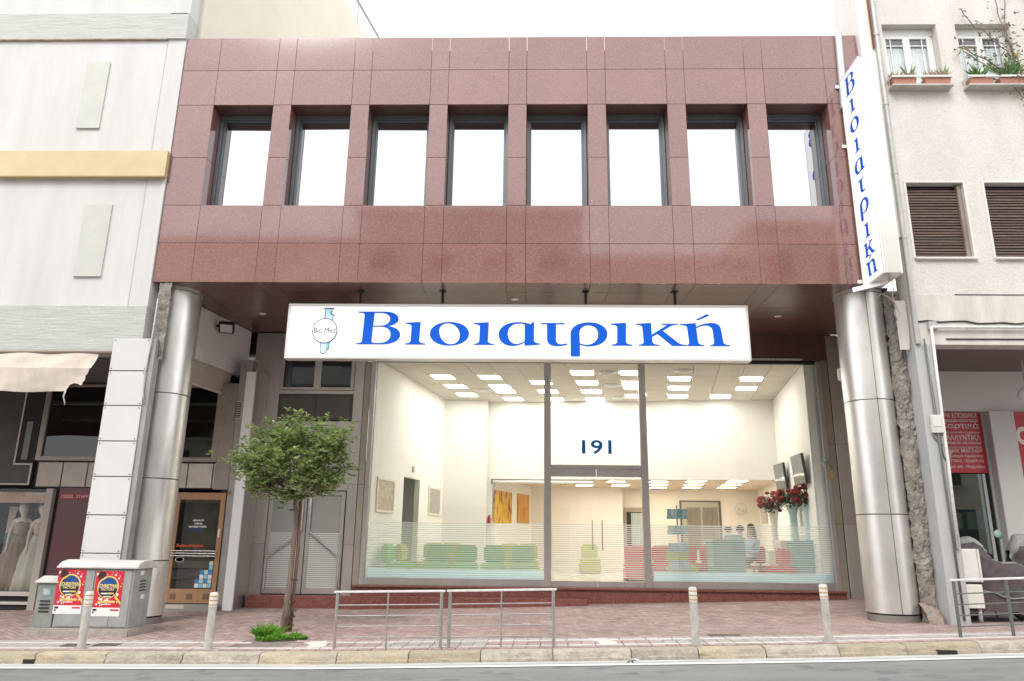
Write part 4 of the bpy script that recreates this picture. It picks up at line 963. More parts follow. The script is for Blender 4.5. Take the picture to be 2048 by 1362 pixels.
b = B(); S_ = .60*5; b.hexa([(RX0,YR+.4,5.1),(RX1,YR+.4,5.1),(RX1+S_,5.3,5.1),(RX0+S_,5.3,5.1),(RX0,YR+.4,18.8),(RX1,YR+.4,18.8),(RX1+S_,5.3,18.8),(RX0+S_,5.3,18.8)]); part('body', b, STUCCO2, rb)
# pale corner pilaster over the granite roof and its red pipe
xp0, xp1 = 13.985, RX0-.004
b = B().box(xp0, xp1, YR-.03, .9, zcr+1.2, 19.); part('corner_pilaster', b, mat('pilaster_white', (.80,.77,.73), .85, c2=(.72,.68,.63), nscale=2, nstretch=(1,1,.4)), rb)
b = B(); x = xp1-.05; b.tube([(x,YR-.06,19),(x,YR-.06,11.6)], .022, 8); part('red_pipe', b, mat('rust_pipe', (.36,.15,.09), .7), rb, smooth=True)
b = B(); x = RX0+.03; b.tube([(x,YR-.08,19.),(x+.0,YR-.08,PZ(1822,690,YR))], .05, 10)
for z in (11.9,10.2,8.6,7.2): b.lathe([(.06,0),(.06,.05)], (x,YR-.08,z), 10)
part('downpipe', b, mat('downpipe_zinc', (.50,.50,.48), .5, .5, c2=(.40,.40,.38), nscale=4), rb, smooth=True, flat_ang=.8)
# windows
SILL = mat('sill_stone', (.52,.50,.46), .8, c2=(.40,.38,.34), nscale=5)
CURT = mat('net_curtain', (.84,.86,.85), .9, c2=(.72,.74,.73), nscale=6, nstretch=(5,1,.3))
for x0, x1, z0, z1, kind in ops:
    if kind == 'w':
        w = bpy.data.objects.new('window', None); COL.objects.link(w); w.parent = rb; w.location = Vector((x0,YR,z0))-wloc(rb)
        yy = YR+.20; b = B(); f = .065
        b.box(x0+.002,x0+f,yy,yy+.06,z0,z1-.16); b.box(x1-f,x1-.002,yy,yy+.06,z0,z1-.16); b.box(x0+.002,x1-.002,yy-.02,yy+.08,z1-.16,z1-.002); b.box(x0+f,x1-f,yy,yy+.06,z0,z0+.06)
        part('frame', b, WHITEP, w, bevel=.005)
        xm = (x0+x1)/2
        for a, c in ((x0+f+.004, xm-.002), (xm+.002, x1-f-.004)):
            sa = bpy.data.objects.new('sash', None) if False else None
            b = B(); g = .07; ys_ = yy-.025
            b.box(a,a+g,ys_,ys_+.05,z0+.06,z1-.165); b.box(c-g,c,ys_,ys_+.05,z0+.06,z1-.165); b.box(a+g,c-g,ys_,ys_+.05,z0+.06,z0+.13); b.box(a+g,c-g,ys_,ys_+.05,z1-.235,z1-.165)
            h = z1-.42; b.box(a+g,c-g,ys_+.01,ys_+.03,h,h+.025); q = lerp(a+g,c-g,.28 if a < xm-.1 else .72); b.box(q-.012,q+.012,ys_+.012,ys_+.028,z0+.13,h-.001); b.box(q-.012,q+.012,ys_+.012,ys_+.028,h+.026,z1-.235)
            s_ = part('sash', b, WHITEP, w, bevel=.004)
            b = B().box(a+g,c-g,ys_+.031,ys_+.04,z0+.13,z1-.235); part('pane', b, glass('house_glass', (.95,.97,.97), 1.5), s_)
        b = B(); b.grid(60, 1, lambda u, v: (lerp(x0+.03,x1-.03,u), yy+.075+.010*math.sin(u*90), lerp(z0+.02,z1-.42,v))); part('curtain', b, CURT, w, smooth=True)
        b = B().box(x0+.003, x1-.003, YR+.36, YR+.39, z0, z1); part('room_dark', b, mat('room_brown', (.14,.10,.09), .9), w)
        b = B().box(x0-.04, x1+.06, YR-.22, YR+.21, z0-.05, z0-.003); part('sill', b, SILL, w, bevel=.008)
        b = B(); z = z0+.17; b.box(x0-.05,x1+.05,YR-.23,YR-.205,z-.02,z+.02)
        for x in (x0-.04, x1+.04): b.box(x-.01,x+.01,YR-.225,YR-.003,z-.015,z+.015)
        part('flower_rail', b, RAILW, w)
    else:
        w = bpy.data.objects.new('shutter_window', None); COL.objects.link(w); w.parent = rb; w.location = Vector((x0,YR,z0))-wloc(rb)
        b = B().box(x0, x1, YR+.17, YR+.20, z0, z1); part('backing', b, DARKJ, w)
        n = 25; me = None
        for k in range(n):
            z = lerp(z0+.01, z1-.10, k/n); h = (z1-z0-.11)/n
            sag = .006*math.sin(k*1.7)
            b = B(); b.hexa([(x0+.03,YR+.10,z),(x1-.10,YR+.10,z+sag),(x1-.10,YR+.14,z+sag),(x0+.03,YR+.14,z),(x0+.03,YR+.125,z+h*.92),(x1-.10,YR+.125,z+h*.92+sag),(x1-.10,YR+.15,z+h*.92+sag),(x0+.03,YR+.15,z+h*.92)])
            part('slat', b, WOODD, w)
        GW = mat('guide_wood', (.24,.18,.15), .7, c2=(.34,.28,.25), nscale=6, nstretch=(1,1,.3))
        for xg0, xg1 in ((x1-.09,x1-.02),(x0+.002,x0+.028)): part('shutter_guide', B().box(xg0,xg1,YR+.06,YR+.14,z0,z1-.02), GW, w)
        b = B(); b.box(x0-.03,x1+.05,YR-.07,YR+.16,z0-.045,z0-.003); part('sill', b, mat('marble_sill', (.70,.67,.63), .6), w, bevel=.005)
        b = B(); b.box(x0-.045,x0-.002,YR-.012,YR+.06,z0,z1+.04); b.box(x1+.002,x1+.045,YR-.012,YR+.06,z0,z1+.04); b.box(x0-.002,x1+.002,YR-.012,YR+.06,z1+.002,z1+.04); part('surround', b, mat('surround_pale', (.72,.69,.655), .85), w)
# cables and conduit along the shop beam
zc = PZ(1950,657,YR)
b = B(); b.tube([(RX0+.32,YR-.085,zc),(RX1,YR-.085,zc+.02)], .028, 8); b.tube([(RX0+.32,YR-.085,zc),(RX0+.30,YR-.085,4.2),(RX0+.28,YR-.085,2.6),(RX0+.24,YR-.085,1.25)], .028, 8); part('white_conduit', b, RAILW, rb, smooth=True)
b = B(); pts = [(lerp(RX0+.05,RX1,k/40), YR-.03, PZ(1840,645,YR)+.02*math.sin(k*2.1)+.02*math.sin(k*.7)) for k in range(41)]; b.tube(pts, .014, 6); part('beam_cable', b, DARKJ, rb, smooth=True)
b = B(); z = zc-.22; b.tube([(RX0+.6,YR-.03,z),(RX1,YR-.03,z+.02)], .012, 6); part('beam_cable', b, DARKJ, rb, smooth=True)
b = B(); z = PZ(1850,655,YR); b.box(RX0+.28,RX0+.44,YR-.09,YR-.016,z-.06,z+.1); part('junction_box', b, PAINTG, rb, bevel=.006)
# grey painted corner post down to the ground
b = B().box(RX0-.03, RX0+.30, YR-.06, .35, -.05, zln+.0); part('corner_post', b, PAINTG, rb, bevel=.01)
b = B().box(RX0+.304, RX0+.37, YR+.03, .5, -.05, zln); part('inner_post', b, PAINTG, rb, bevel=.01)
b = B(); b.tube([(RX0+.16,YR-.075,zln+.1),(RX0+.20,YR-.075,3.6),(RX0+.22,YR-.075,2.9),(RX0+.3,YR-.08,2.75),(RX0+.36,YR-.08,3.0)], .016, 6); b.tube([(RX0+.16,YR-.085,zln),(RX0+.18,YR-.085,2.4),(RX0+.19,YR-.085,.05)], .022, 6); part('post_cable', b, mat('cable_dark', (.14,.14,.14), .6), rb, smooth=True)
# broken masonry between column and post
b = B()
def rub(u, v):
    z = lerp(-.12, 6.2, v); q = mnoise.noise(Vector((u*2.2, z*3.1, 3))); q2 = mnoise.noise(Vector((u*5, z*9, 7)))
    return (lerp(14.02, RX0-.02, u)+.03*q*(1-u)+.012*q2, .34-.10*math.sin(u*math.pi)-.05*q-.045*q2-.12*u-.03*mnoise.noise(Vector((u*11,z*23,2))), z)
b.grid(16, 150, rub); part('broken_masonry', b, RUBBLE, rb, smooth=False)
b = B().hexa([(14.08,.38,-.1),(14.5,.38,-.1),(15.4,3.72,-.1),(14.85,3.72,-.1),(14.08,.38,6.29),(14.5,.38,6.29),(15.4,3.72,6.29),(14.85,3.72,6.29)]); part('masonry_core', b, MATS['side_steel'], rb)
b = B(); b.grid(6, 8, lambda u, v: (lerp(13.98,RX0-.03,u)+.03*mnoise.noise(Vector((u*4,v*5,1))), .02-.16*math.sin(u*3.1)*(1-v*.6)+.30*v*v+.05*mnoise.noise(Vector((u*5,v*5,3))), lerp(-.06,.30,v)+.03*mnoise.noise(Vector((u*5,0,8)))*v)); part('broken_foot', b, mat('brick_rubble', (.30,.21,.165), .9, c2=(.27,.245,.215), nscale=8, bump=.6, bscale=20), rb)
b = B(); b.grid(3, 14, lambda u, v: (lerp(14.06,RX0-.035,u*(1-.5*max(0,.35-v)))+.012*mnoise.noise(Vector((u,v*12,5))), -.02-.02*u, lerp(PZ(1805,700,0),ZB-.35,v))); part('plaster_skin', b, STUCCO2, rb)
# recess of the shop
YB = 2.3
b = B().box(RX0+.37, RX1, YR+.36, YB+.3, zln+.02, zln+.12); part('recess_ceiling', b, mat('recess_brown', (.20,.165,.15), .8), rb)
zbt = PZ(1960,825,YB)
b = B().box(RX0+.37, RX1, YB, YB+.3, zbt+.02, zln+.02); part('recess_lintel', b, mat('recess_white', (.66,.62,.60), .8), rb)
SIGR = mat('shop_red', (.40,.016,.026), .45)
sx0_, sx1_ = PX(1884,880,YB), PX(1967,880,YB); zr0 = PZ(1950,946,YB)
px_, px2_ = PX(1975,900,YB), PX(2024,900,YB)
b = B().box(RX0+.6, sx1_, YB-.02, YB+.02, zr0, zbt); part('shop_sign', b, SIGR, rb)
lines = [('\u038f\u03a1\u0391 \u0395\u03a0\u039f\u03a7\u0399\u0391\u039a\u0391',836,.11),('\u0391\u03c0\u03bf\u03c1\u03c1\u03c5\u03c0\u03b1\u03bd\u03c4\u03b9\u03ba\u03ac',846,.10),('\u03a7\u03b1\u03c1\u03c4\u03b9\u03ba\u03ac',860,.16),('\u0395\u03af\u03b4\u03b7 \u03bf\u03b9\u03ba\u03b9\u03b1\u03ba\u03ae\u03c2 \u03c7\u03c1\u03ae\u03c3\u03b7\u03c2',868,.06),('\u039a\u0391\u039b\u039b\u03a5\u039d\u03a4\u0399\u039a\u0391',881,.12),('\u0393\u03c5\u03bd\u03b1\u03b9\u03ba\u03b5\u03af\u03b1 \u03b1\u03be\u03b5\u03c3\u03bf\u03c5\u03ac\u03c1',890,.085),('\u0395\u03af\u03b4\u03b7 \u03c0\u03c1\u03bf\u03c3\u03c9\u03c0\u03b9\u03ba\u03ae\u03c2 \u03c6\u03c1\u03bf\u03bd\u03c4\u03af\u03b4\u03b1\u03c2',898,.06),('\u0392\u03b1\u03c6\u03ad\u03c2 \u039c\u03b1\u03bb\u03bb\u03b9\u03ce\u03bd',907,.105),('\u0395\u03c0\u03ce\u03bd\u03c5\u03bc\u03b1 \u03a0\u03c1\u03bf\u03ca\u03cc\u03bd\u03c4\u03b1',916,.075),('\u039a\u03ac\u03bb\u03c4\u03c3\u03b5\u03c2 - \u0395\u03c1\u03b3\u03b1\u03bb\u03b5\u03af\u03b1',926,.09),('\u03a3\u03c7\u03bf\u03bb\u03b9\u03ba\u03ae - \u03a0\u03b1\u03b9\u03c7\u03bd\u03af\u03b4\u03b9\u03b1',938,.085)]
LET = mat('shop_letter', (.66,.60,.57), .6)
for s, y, h in lines:
    w_ = PX(1960,y,YB)-PX(1884,y,YB)
    text_on('shop_lettering', s, LET, rb, (sx1_-.07, YB-.022, PZ(1930,y,YB)), (1,0,0), (0,0,1), w=w_, h=h, align='RIGHT', bold=.012)
b = B().box(px_, px2_, YB-.25, YB+.1, -.05, zbt+.0); part('shop_pillar', b, mat('pillar_pale', (.52,.50,.48), .7), rb, bevel=.01)
b = B().box(px2_, RX1, YB-.14, YB-.10, zr0, zbt); part('shop_sign', b, SIGR, rb)
text_on('shop_lettering', '\u03a9'if False else 'O', LET, rb, (px2_+.05, YB-.142, PZ(2030,890,YB-.12)), (1,0,0), (0,0,1), w=.30, h=.40, bold=.05)
dgx = PX(1978,1000,YB)
b = B().box(RX0+.6, px_, YB-.005, YB+.007, .1, zr0-.02); part('shop_glass', b, glass('shop_dark_glass', (.60,.72,.66), 1.2), rb)
b = B(); b.box(sx1_-.16, sx1_-.10, YB-.03, YB+.03, .05, zr0-.02); b.box(px_-.05,px_,YB-.03,YB+.03,.05,zbt); part('shop_frame', b, PAINTG, rb)
b = B(); b.lathe([(.07,0),(.085,.01),(.07,.02)], (0,0,0), 16); me = b.mesh('door_knob', GEDGE, smooth=True); o = link('door_knob', me, rb, Vector((sx1_-.03, YB-.04, PZ(1992,1068,YB)))-wloc(rb)); o.rotation_euler = (R_(90),0,0)
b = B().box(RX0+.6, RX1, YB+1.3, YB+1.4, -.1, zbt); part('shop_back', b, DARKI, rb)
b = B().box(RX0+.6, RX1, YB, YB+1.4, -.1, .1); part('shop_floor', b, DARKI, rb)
random.seed(21); cols = [(.05,.16,.30),(.09,.04,.16),(.28,.25,.2),(.16,.2,.05),(.02,.03,.03),(.22,.08,.05),(.05,.13,.12)]
for k in range(26):
    x = RX0+.7+random.random()*5.5; z = .15+random.choice([0,.5,1.0,1.5])+random.random()*.05
    b = B().box(x, x+random.uniform(.15,.4), YB+.35, YB+.8, z, z+random.uniform(.15,.4)); part('stock_box', b, mat('stock_%d'%(k%7), cols[k%7], .6), rb)
for z in (.62,1.12,1.62): b = B().box(RX0+.65, RX1, YB+.3, YB+.9, z, z+.03); part('stock_shelf', b, mat('shelf_dark', (.06,.07,.065), .5), rb)
# globe lamp at the frame's edge
p = atY(2054,790,1.2); lm = thing('globe_lamp', 'white round globe lamp hanging in the shop recess', 'lamp', (p.x,p.y,p.z-.17))
b = B(); b.lathe([(.17*math.sin(t*math.pi/12), -.17*math.cos(t*math.pi/12)) for t in range(13)], p, 20); part('globe', b, mat('opal_glass', (.85,.86,.86), .3), lm, smooth=True)
b = B(); b.tube([(p.x,p.y,p.z+.16),(p.x,p.y,zln+.03)], .02, 8); part('stem', b, PAINTG, lm)
# meter box
b = B(); p = atY(1873,848,YR-.1); b.box(p.x-.10,p.x+.12,YR-.12,YR-.062,p.z-.17,p.z+.17); mb = thing('meter_box', 'small pale meter box on the grey corner post', 'box', (p.x,YR-.1,p.z-.17)); part('case', b, mat('box_pale', (.60,.58,.54), .5), mb, bevel=.012)
b = B(); b.box(p.x-.08,p.x+.10,YR-.128,YR-.12,p.z-.05,p.z+.14); part('lid', b, mat('lid_pale', (.66,.64,.60), .4), mb, bevel=.003)
b = B(); pts = [(p.x-.09+.09*(1-math.cos(k*math.pi/7))*.95, YR-.08-.01*(k%2), p.z-.15-.24*math.sin(k/14*math.pi)) for k in range(15)]; b.tube(pts, .012, 6); part('cable_loop', b, MATS['cable_dark'], mb, smooth=True)
# ------------------------------------------------------------------ window boxes and plants
TERR = mat('terracotta', (.42,.20,.135), .8); GRN = mat('leaf_green', (.10,.20,.05), .6, vary=.2); PINK = mat('dry_pink_leaf', (.42,.21,.17), .8, c2=(.5,.33,.26), nscale=14); SOIL = mat('soil', (.06,.045,.035), .95)
def blade(b, p, d, L, w):
    p, d = Vector(p), Vector(d).normalized(); s = d.cross(Vector((0,0,1)))
    s = s.normalized() if s.length > .05 else Vector((1,0,0))
    q = p+d*L*.55; t = p+d*L+Vector((d.x,d.y,-.25))*L*.25
    b.add([p-s*w*.5, p+s*w*.5, q+s*w*.45, t, q-s*w*.45], [(0,1,2,3,4)])
def flowerbox(x0, x1, z, kind, label, grp=None):
    yc = YR-.11; t = thing('window_box', label, 'planter', ((x0+x1)/2, yc, z), grp)
    b = B(); b.hexa([(x0+.02,yc-.07,z),(x1-.02,yc-.07,z),(x1-.02,yc+.07,z),(x0+.02,yc+.07,z),(x0,yc-.085,z+.15),(x1,yc-.085,z+.15),(x1,yc+.085,z+.15),(x0,yc+.085,z+.15)]); part('trough', b, TERR, t, bevel=.005)
    b = B().box(x0+.01,x1-.01,yc-.07,yc+.07,z+.151,z+.156); part('soil', b, SOIL, t)
    b = B(); random.seed(int(x0*100))
    if kind == 'dry':
        for k in range(150):
            x = random.uniform(x0,x1); blade(b, (x,yc+random.uniform(-.06,.06),z+.15), (random.uniform(-.6,.6),random.uniform(-.6,.3),1), random.uniform(.08,.22), .022)
        part('dry_plants', b, PINK, t); b = B()
        for k in range(26):
            x = random.choice([x0+.18,x0+.4,x1-.1])+random.uniform(-.05,.05); blade(b, (x,yc,z+.15), (random.uniform(-.5,.5),random.uniform(-.3,.3),1), random.uniform(.2,.42), .02)
        part('leaves', b, GRN, t)
    else:
        for k in range(46):
            x = random.choice([x0+.2,x0+.24,x1-.15,(x0+x1)/2])+random.uniform(-.04,.04); blade(b, (x,yc,z+.15), (random.uniform(-.8,.8),random.uniform(-.5,.3),1), random.uniform(.22,.6 if kind == 'tall' else .42), .03)
        part('leaves', b, GRN, t)
    return t
zb = w1[2]
a, c = w1[0], w1[1]
flowerbox(a-.02, a+.48, zb, 'dry', 'terracotta window box of dry pink plants beside the drainpipe')
flowerbox(c-.52, c+.02, zb, 'dry', 'terracotta window box of dry pink plants on the sill end away from the drainpipe')
flowerbox(a+pit, a+pit+.5, zb, 'low', 'terracotta window box with a short green spiky plant')
flowerbox(c+pit-.55, c+pit, zb, 'tall', 'terracotta window box with tall strappy leaves beside the climbing vine')
# climbing vine at the edge
vx = PX(2040,120,YR-.15)
vn = thing('climbing_vine', 'bare climbing vine with sparse leaves and small yellow flowers on the stucco', 'vine', (vx+.2, YR-.12, 9.6))
random.seed(12); b = B(); lf = B(); fl = B()
for k in range(9):
    p = Vector((vx+random.uniform(-.1,.7), YR-.06, random.uniform(9.5,11))); pts = [p.copy()]; d = Vector((random.uniform(-.35,.2), 0, 1))
    for q in range(14):
        d += Vector((random.uniform(-.35,.33), 0, random.uniform(-.15,.15))); p = p+d.normalized()*.17; p.y = YR-.05-random.random()*.12; pts.append(p.copy())
        if q > 3 and random.random() < .75:
            for _ in range(9):
                c_ = p+Vector((random.gauss(0,.12),random.gauss(0,.06),random.gauss(0,.12)))
                if c_.z < 11.9 or random.random() < .3: blade(lf, c_, (random.uniform(-1,1),random.uniform(-1,.2),random.uniform(-.6,.6)), .07, .035)
            if random.random() < .16 and p.z < 11.9:
                for _ in range(6):
                    c_ = p+Vector((random.gauss(0,.05),-.05,random.gauss(0,.05))); blade(fl, c_, (random.uniform(-1,1),-1,random.uniform(-1,1)), .05, .045)
    b.tube(pts, [.011]*len(pts), 5)
part('stems', b, mat('vine_stem', (.20,.155,.13), .9), vn); part('leaves', lf, mat('vine_leaf', (.16,.19,.07), .7, c2=(.26,.22,.12), nscale=7), vn); part('flowers', fl, mat('vine_flower', (.75,.52,.03), .6), vn)
# ------------------------------------------------------------------ interior of the clinic
ZC, ZFL = 5.65, .28
def lwx(y): return 3.231+.192*(y-4.635)              # left wall plan line
def rwx(y): return 13.812+.164*(y-4.614)
def bwy(x): return 10.135+(9.166-10.135)*(x-4.285)/(14.56-4.285)   # bulkhead line between front and rear hall
ZLC = 3.16; YD = 14.2
XO = PX(985,959,bwy(5.75))                            # left end of the opening under the bulkhead
fl = struct('interior_floor', B().hexa([(2.9,YG+.1,ZFL-.1),(14.3,YG+.1,ZFL-.1),(17,YD+1,ZFL-.1),(3.5,YD+1,ZFL-.1),(2.9,YG+.1,ZFL),(14.3,YG+.1,ZFL),(17,YD+1,ZFL),(3.5,YD+1,ZFL)]), IFLOOR)
y0, y1 = YG+.08, 10.3
# left wall with a doorway
dl0, dl1 = None, None
def onL(px, py):
    d = ray(px, py); t = (lwx(0)-CAM.x+.192*CAM.y)/(d.x-.192*d.y); return CAM+d*t
def onR(px, py):
    d = ray(px, py); t = (rwx(0)-CAM.x+.164*CAM.y)/(d.x-.164*d.y); return CAM+d*t
pa, pb = onL(808,955), onL(840,958)
dy0, dy1, dzt = pa.y, pb.y, (pa.z+pb.z)/2
def owall(name, ya, yb, z0, z1, fx, th, m_=IWALL):
    b = B(); b.hexa([(fx(ya),ya,z0),(fx(yb),yb,z0),(fx(yb)+th,yb,z0),(fx(ya)+th,ya,z0),(fx(ya),ya,z1),(fx(yb),yb,z1),(fx(yb)+th,yb,z1),(fx(ya)+th,ya,z1)]); return struct(name, b, m_)
owall('interior_wall', y0, dy0, ZFL, ZC, lwx, -.15); owall('interior_wall', dy1, y1, ZFL, ZC, lwx, -.15); owall('interior_wall', dy0, dy1, dzt, ZC, lwx, -.15)
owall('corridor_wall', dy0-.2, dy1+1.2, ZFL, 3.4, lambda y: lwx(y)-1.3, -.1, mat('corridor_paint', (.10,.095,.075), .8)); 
b = B().box(lwx(dy1)-1.3, lwx(dy1)-.16, dy1+.02, dy1+.1, ZFL, dzt+.3); struct('corridor_wall', b, mat('corridor_pale', (.42,.42,.38), .8))
owall('interior_wall', y0, YD+.4, ZFL, ZC, rwx, .15)
# bulkhead and solid wall left of the opening
b = B(); a, c = lwx(bwy(4.3)), rwx(bwy(14.5))
b.hexa([(a-.1,bwy(a),ZLC),(c+.1,bwy(c),ZLC),(c+.1,bwy(c)+.25,ZLC),(a-.1,bwy(a)+.25,ZLC),(a-.1,bwy(a),ZC),(c+.1,bwy(c),ZC),(c+.1,bwy(c)+.25,ZC),(a-.1,bwy(a)+.25,ZC)]); struct('bulkhead_wall', b, IWALL)
b = B(); b.hexa([(a-.1,bwy(a),ZFL),(XO,bwy(XO),ZFL),(XO,bwy(XO)+.25,ZFL),(a-.1,bwy(a)+.25,ZFL),(a-.1,bwy(a),ZLC),(XO,bwy(XO),ZLC),(XO,bwy(XO)+.25,ZLC),(a-.1,bwy(a)+.25,ZLC)]); struct('interior_wall', b, IWALL)
# box column in the left corner
b = B().box(lwx(9.5)-.08, lwx(9.9)+1.30, 9.55, 9.95, ZFL, ZC-.01); struct('corner_column', b, IWALL)
# rear hall
ESL = .36
owall('rear_wall', bwy(XO)+.25, YD, ZFL, ZLC, lambda y: XO+ESL*(y-bwy(XO)), -.15)
b = B().box(XO, 17, YD, YD+.15, ZFL, ZLC); struct('rear_wall', b, mat('rear_wall_paint', (.84,.77,.66), .85))
b = B().hexa([(XO-.3,bwy(XO)+.02,ZLC),(16.5,bwy(15)+.02,ZLC),(17,YD+.2,ZLC),(XO+1,YD+.2,ZLC),(XO-.3,bwy(XO)+.02,ZLC+.05),(16.5,bwy(15)+.02,ZLC+.05),(17,YD+.2,ZLC+.05),(XO+1,YD+.2,ZLC+.05)]); struct('rear_ceiling', b, mat('rear_ceiling_paint', (.70,.58,.47), .9))
b = B().box(PX(1063,1000,13.5), PX(1245,1000,13.5), 13.5, 13.65, ZFL, ZLC); struct('white_partition', b, mat('partition_white', (.86,.82,.73), .7))
# suspended ceiling of the front hall: tiles, light panels, vents
TS = .655
cl = bpy.data.objects.new('interior_ceiling', None); COL.objects.link(cl); cl['kind'] = 'structure'
b = B().hexa([(lwx(y0)-.1,y0-.1,ZC+.045),(rwx(y0)+.1,y0-.1,ZC+.045),(rwx(y1)+.1,y1,ZC+.045),(lwx(y1)-.1,y1,ZC+.045),(lwx(y0)-.1,y0-.1,ZC+.09),(rwx(y0)+.1,y0-.1,ZC+.09),(rwx(y1)+.1,y1,ZC+.09),(lwx(y1)-.1,y1,ZC+.09)]); part('grid_backing', b, IGRID, cl)
th = math.atan(.175); ex, ey = Vector((math.cos(th*0),0,0)), Vector((.175,1,0))
lights_px = [(886,754),(976,753),(1165,746),(1258,744),(911,771),(994,770),(1088,769),(1172,764),(1264,763),(933,787),(1012,785),(1093,784),(1180,781),(1268,779),(1031,800),(1110,799),(1186,796),(1271,795),(1363,760),(1361,776),(1358,793),(1510,757),(1497,773),(1444,791)]
o0 = atZ(886,754,ZC); lightset = {}
def cell(p): 
    v = (p.y-o0.y)/(TS); u = (p.x-o0.x-.175*(p.y-o0.y))/(TS); return round(u), round(v)
for q in lights_px: lightset[cell(atZ(q[0],q[1],ZC))] = q
cells_ = set()
tile = B().hexa([(.008,.008,0),(TS-.008,.008,0),(TS-.008+.175*TS,TS-.008,0),(.008+.175*TS,TS-.008,0),(.008,.008,.03),(TS-.008,.008,.03),(TS-.008+.175*TS,TS-.008,.03),(.008+.175*TS,TS-.008,.03)]).mesh('ceiling_tile', ICEIL)
lamp_frame = None; nl = 0
for u in range(-4, 17):
    for v in range(-3, 9):
        org = Vector((o0.x+(u-.5)*TS+.175*(v-.5)*TS, o0.y+(v-.5)*TS, ZC)); c_ = org+Vector((TS*.5+.0875*TS, TS*.5, 0))
        if c_.y < y0-.1 or c_.y > bwy(c_.x)+.1 or c_.x < lwx(c_.y)-.15 or c_.x > rwx(c_.y)+.1: continue
        if (u, v) in lightset:
            nl += 1
            t = thing('ceiling_light', 'square lit panel in the tiled ceiling of the front hall', 'ceiling light', org+Vector((0,0,-.005)), 'ceiling light panels of the front hall')
            link('diffuser', _pm.setdefault('diff', B().hexa([(q_[0]+.175*q_[1], q_[1], zz3) for zz3 in (0,.02) for q_ in ((.05,.07),(TS-.05,.07),(TS-.05,TS-.07),(.05,TS-.07))]).mesh('diffuser', LIGHTP)), t)
            if 'lfr' not in _pm:
                fb = B()
                for (xa, ya, xb, yb) in ((.008,.008,TS-.008,.068),(.008,TS-.068,TS-.008,TS-.008),(.008,.068,.048,TS-.068),(TS-.048,.068,TS-.008,TS-.068)):
                    fb.hexa([(xa+.175*ya,ya,0),(xb+.175*ya,ya,0),(xb+.175*yb,yb,0),(xa+.175*yb,yb,0),(xa+.175*ya,ya,.03),(xb+.175*ya,ya,.03),(xb+.175*yb,yb,.03),(xa+.175*yb,yb,.03)])
                _pm['lfr'] = fb.mesh('frame', IGRID)
            link('frame', _pm['lfr'], t)
        else: link('ceiling_tile', tile, cl, org)
print('lights', nl)
for px, py in ((1215,745),(1224,770),(1238,794),(1366,741),(975,780)):
    p = atZ(px, py, ZC); t = thing('air_diffuser', 'round white air diffuser in the tiled ceiling', 'vent', (p.x,p.y,ZC-.02), 'air diffusers of the front hall')
    b = B()
    for r in (.24,.17,.10): b.lathe([(r-.035,ZC-.012-(.24-r)*.1),(r,ZC-.03-(.24-r)*.1),(r+.01,ZC-.008)], (p.x,p.y,0), 24)
    part('rings', b, WHITEP, t, smooth=True)
    b = B(); b.lathe([(.02,ZC-.006),(.2,ZC-.005)], (p.x,p.y,0), 20); part('plenum', b, mat('plenum_dark', (.10,.09,.08), .8), t)
# light panels of the rear hall
LP2 = mat('light_panel_rear', (1,1,1), .5, emit=(1,.93,.80), estr=10.)
for i, (px, py) in enumerate([(1154,964),(1169,970),(1179,976),(1190,981),(1232,963),(1241,970),(1247,976),(1254,981),(1115,975),(1122,981),(1317,963),(1317,969),(1316,975),(1392,962),(1387,969),(1383,975),(1474,962),(1463,969),(1453,975)]):
    p = atZ(px, py, ZLC-.01)
    if p.y > YD-.2 or p.y < 9.3 or (7.2 < p.x < 11 and p.y > 12.9): continue
    b = B().box(p.x-.28,p.x+.28,p.y-.28,p.y+.28,ZLC-.02,ZLC-.005); t = thing('ceiling_light', 'square lit panel in the low ceiling of the rear hall', 'ceiling light', (p.x,p.y,ZLC-.02), 'ceiling light panels of the rear hall'); part('diffuser', b, LP2, t)
    b = B(); b.box(p.x-.31,p.x+.31,p.y-.31,p.y-.28,ZLC-.022,ZLC-.002); b.box(p.x-.31,p.x+.31,p.y+.28,p.y+.31,ZLC-.022,ZLC-.002); b.box(p.x-.31,p.x-.28,p.y-.28,p.y+.28,ZLC-.022,ZLC-.002); b.box(p.x+.28,p.x+.31,p.y-.28,p.y+.28,ZLC-.022,ZLC-.002); part('frame', b, IGRID, t)
# ---- things on the walls
def onwall(kind, px, py): return onL(px, py) if kind == 'L' else onR(px, py)
def art_mat(name, c1, c2, c3, sc_, st):
    M = mat(name, c1, .6, c2=c2, nscale=sc_, nstretch=st); n = M.node_tree; N = n.nodes; L = n.links; b_ = N['Principled BSDF']; src = b_.inputs['Base Color'].links[0].from_socket
    t = N.new('ShaderNodeTexNoise'); t.inputs['Scale'].default_value = sc_*1.7; t.inputs['Detail'].default_value = 4; mp = N.new('ShaderNodeMapping'); mp.inputs['Scale'].default_value = st; mp.inputs['Location'].default_value = (3,5,7); g = N.new('ShaderNodeNewGeometry'); L.new(g.outputs['Position'], mp.inputs[0]); L.new(mp.outputs[0], t.inputs['Vector'])
    r = N.new('ShaderNodeMapRange'); r.inputs[1].default_value = .5; r.inputs[2].default_value = .6; L.new(t.outputs[0], r.inputs[0])
    x = N.new('ShaderNodeMix'); x.data_type = 'RGBA'; L.new(r.outputs[0], x.inputs[0]); L.new(src, x.inputs[6]); x.inputs[7].default_value = (*c3,1); L.new(x.outputs[2], b_.inputs['Base Color']); return M
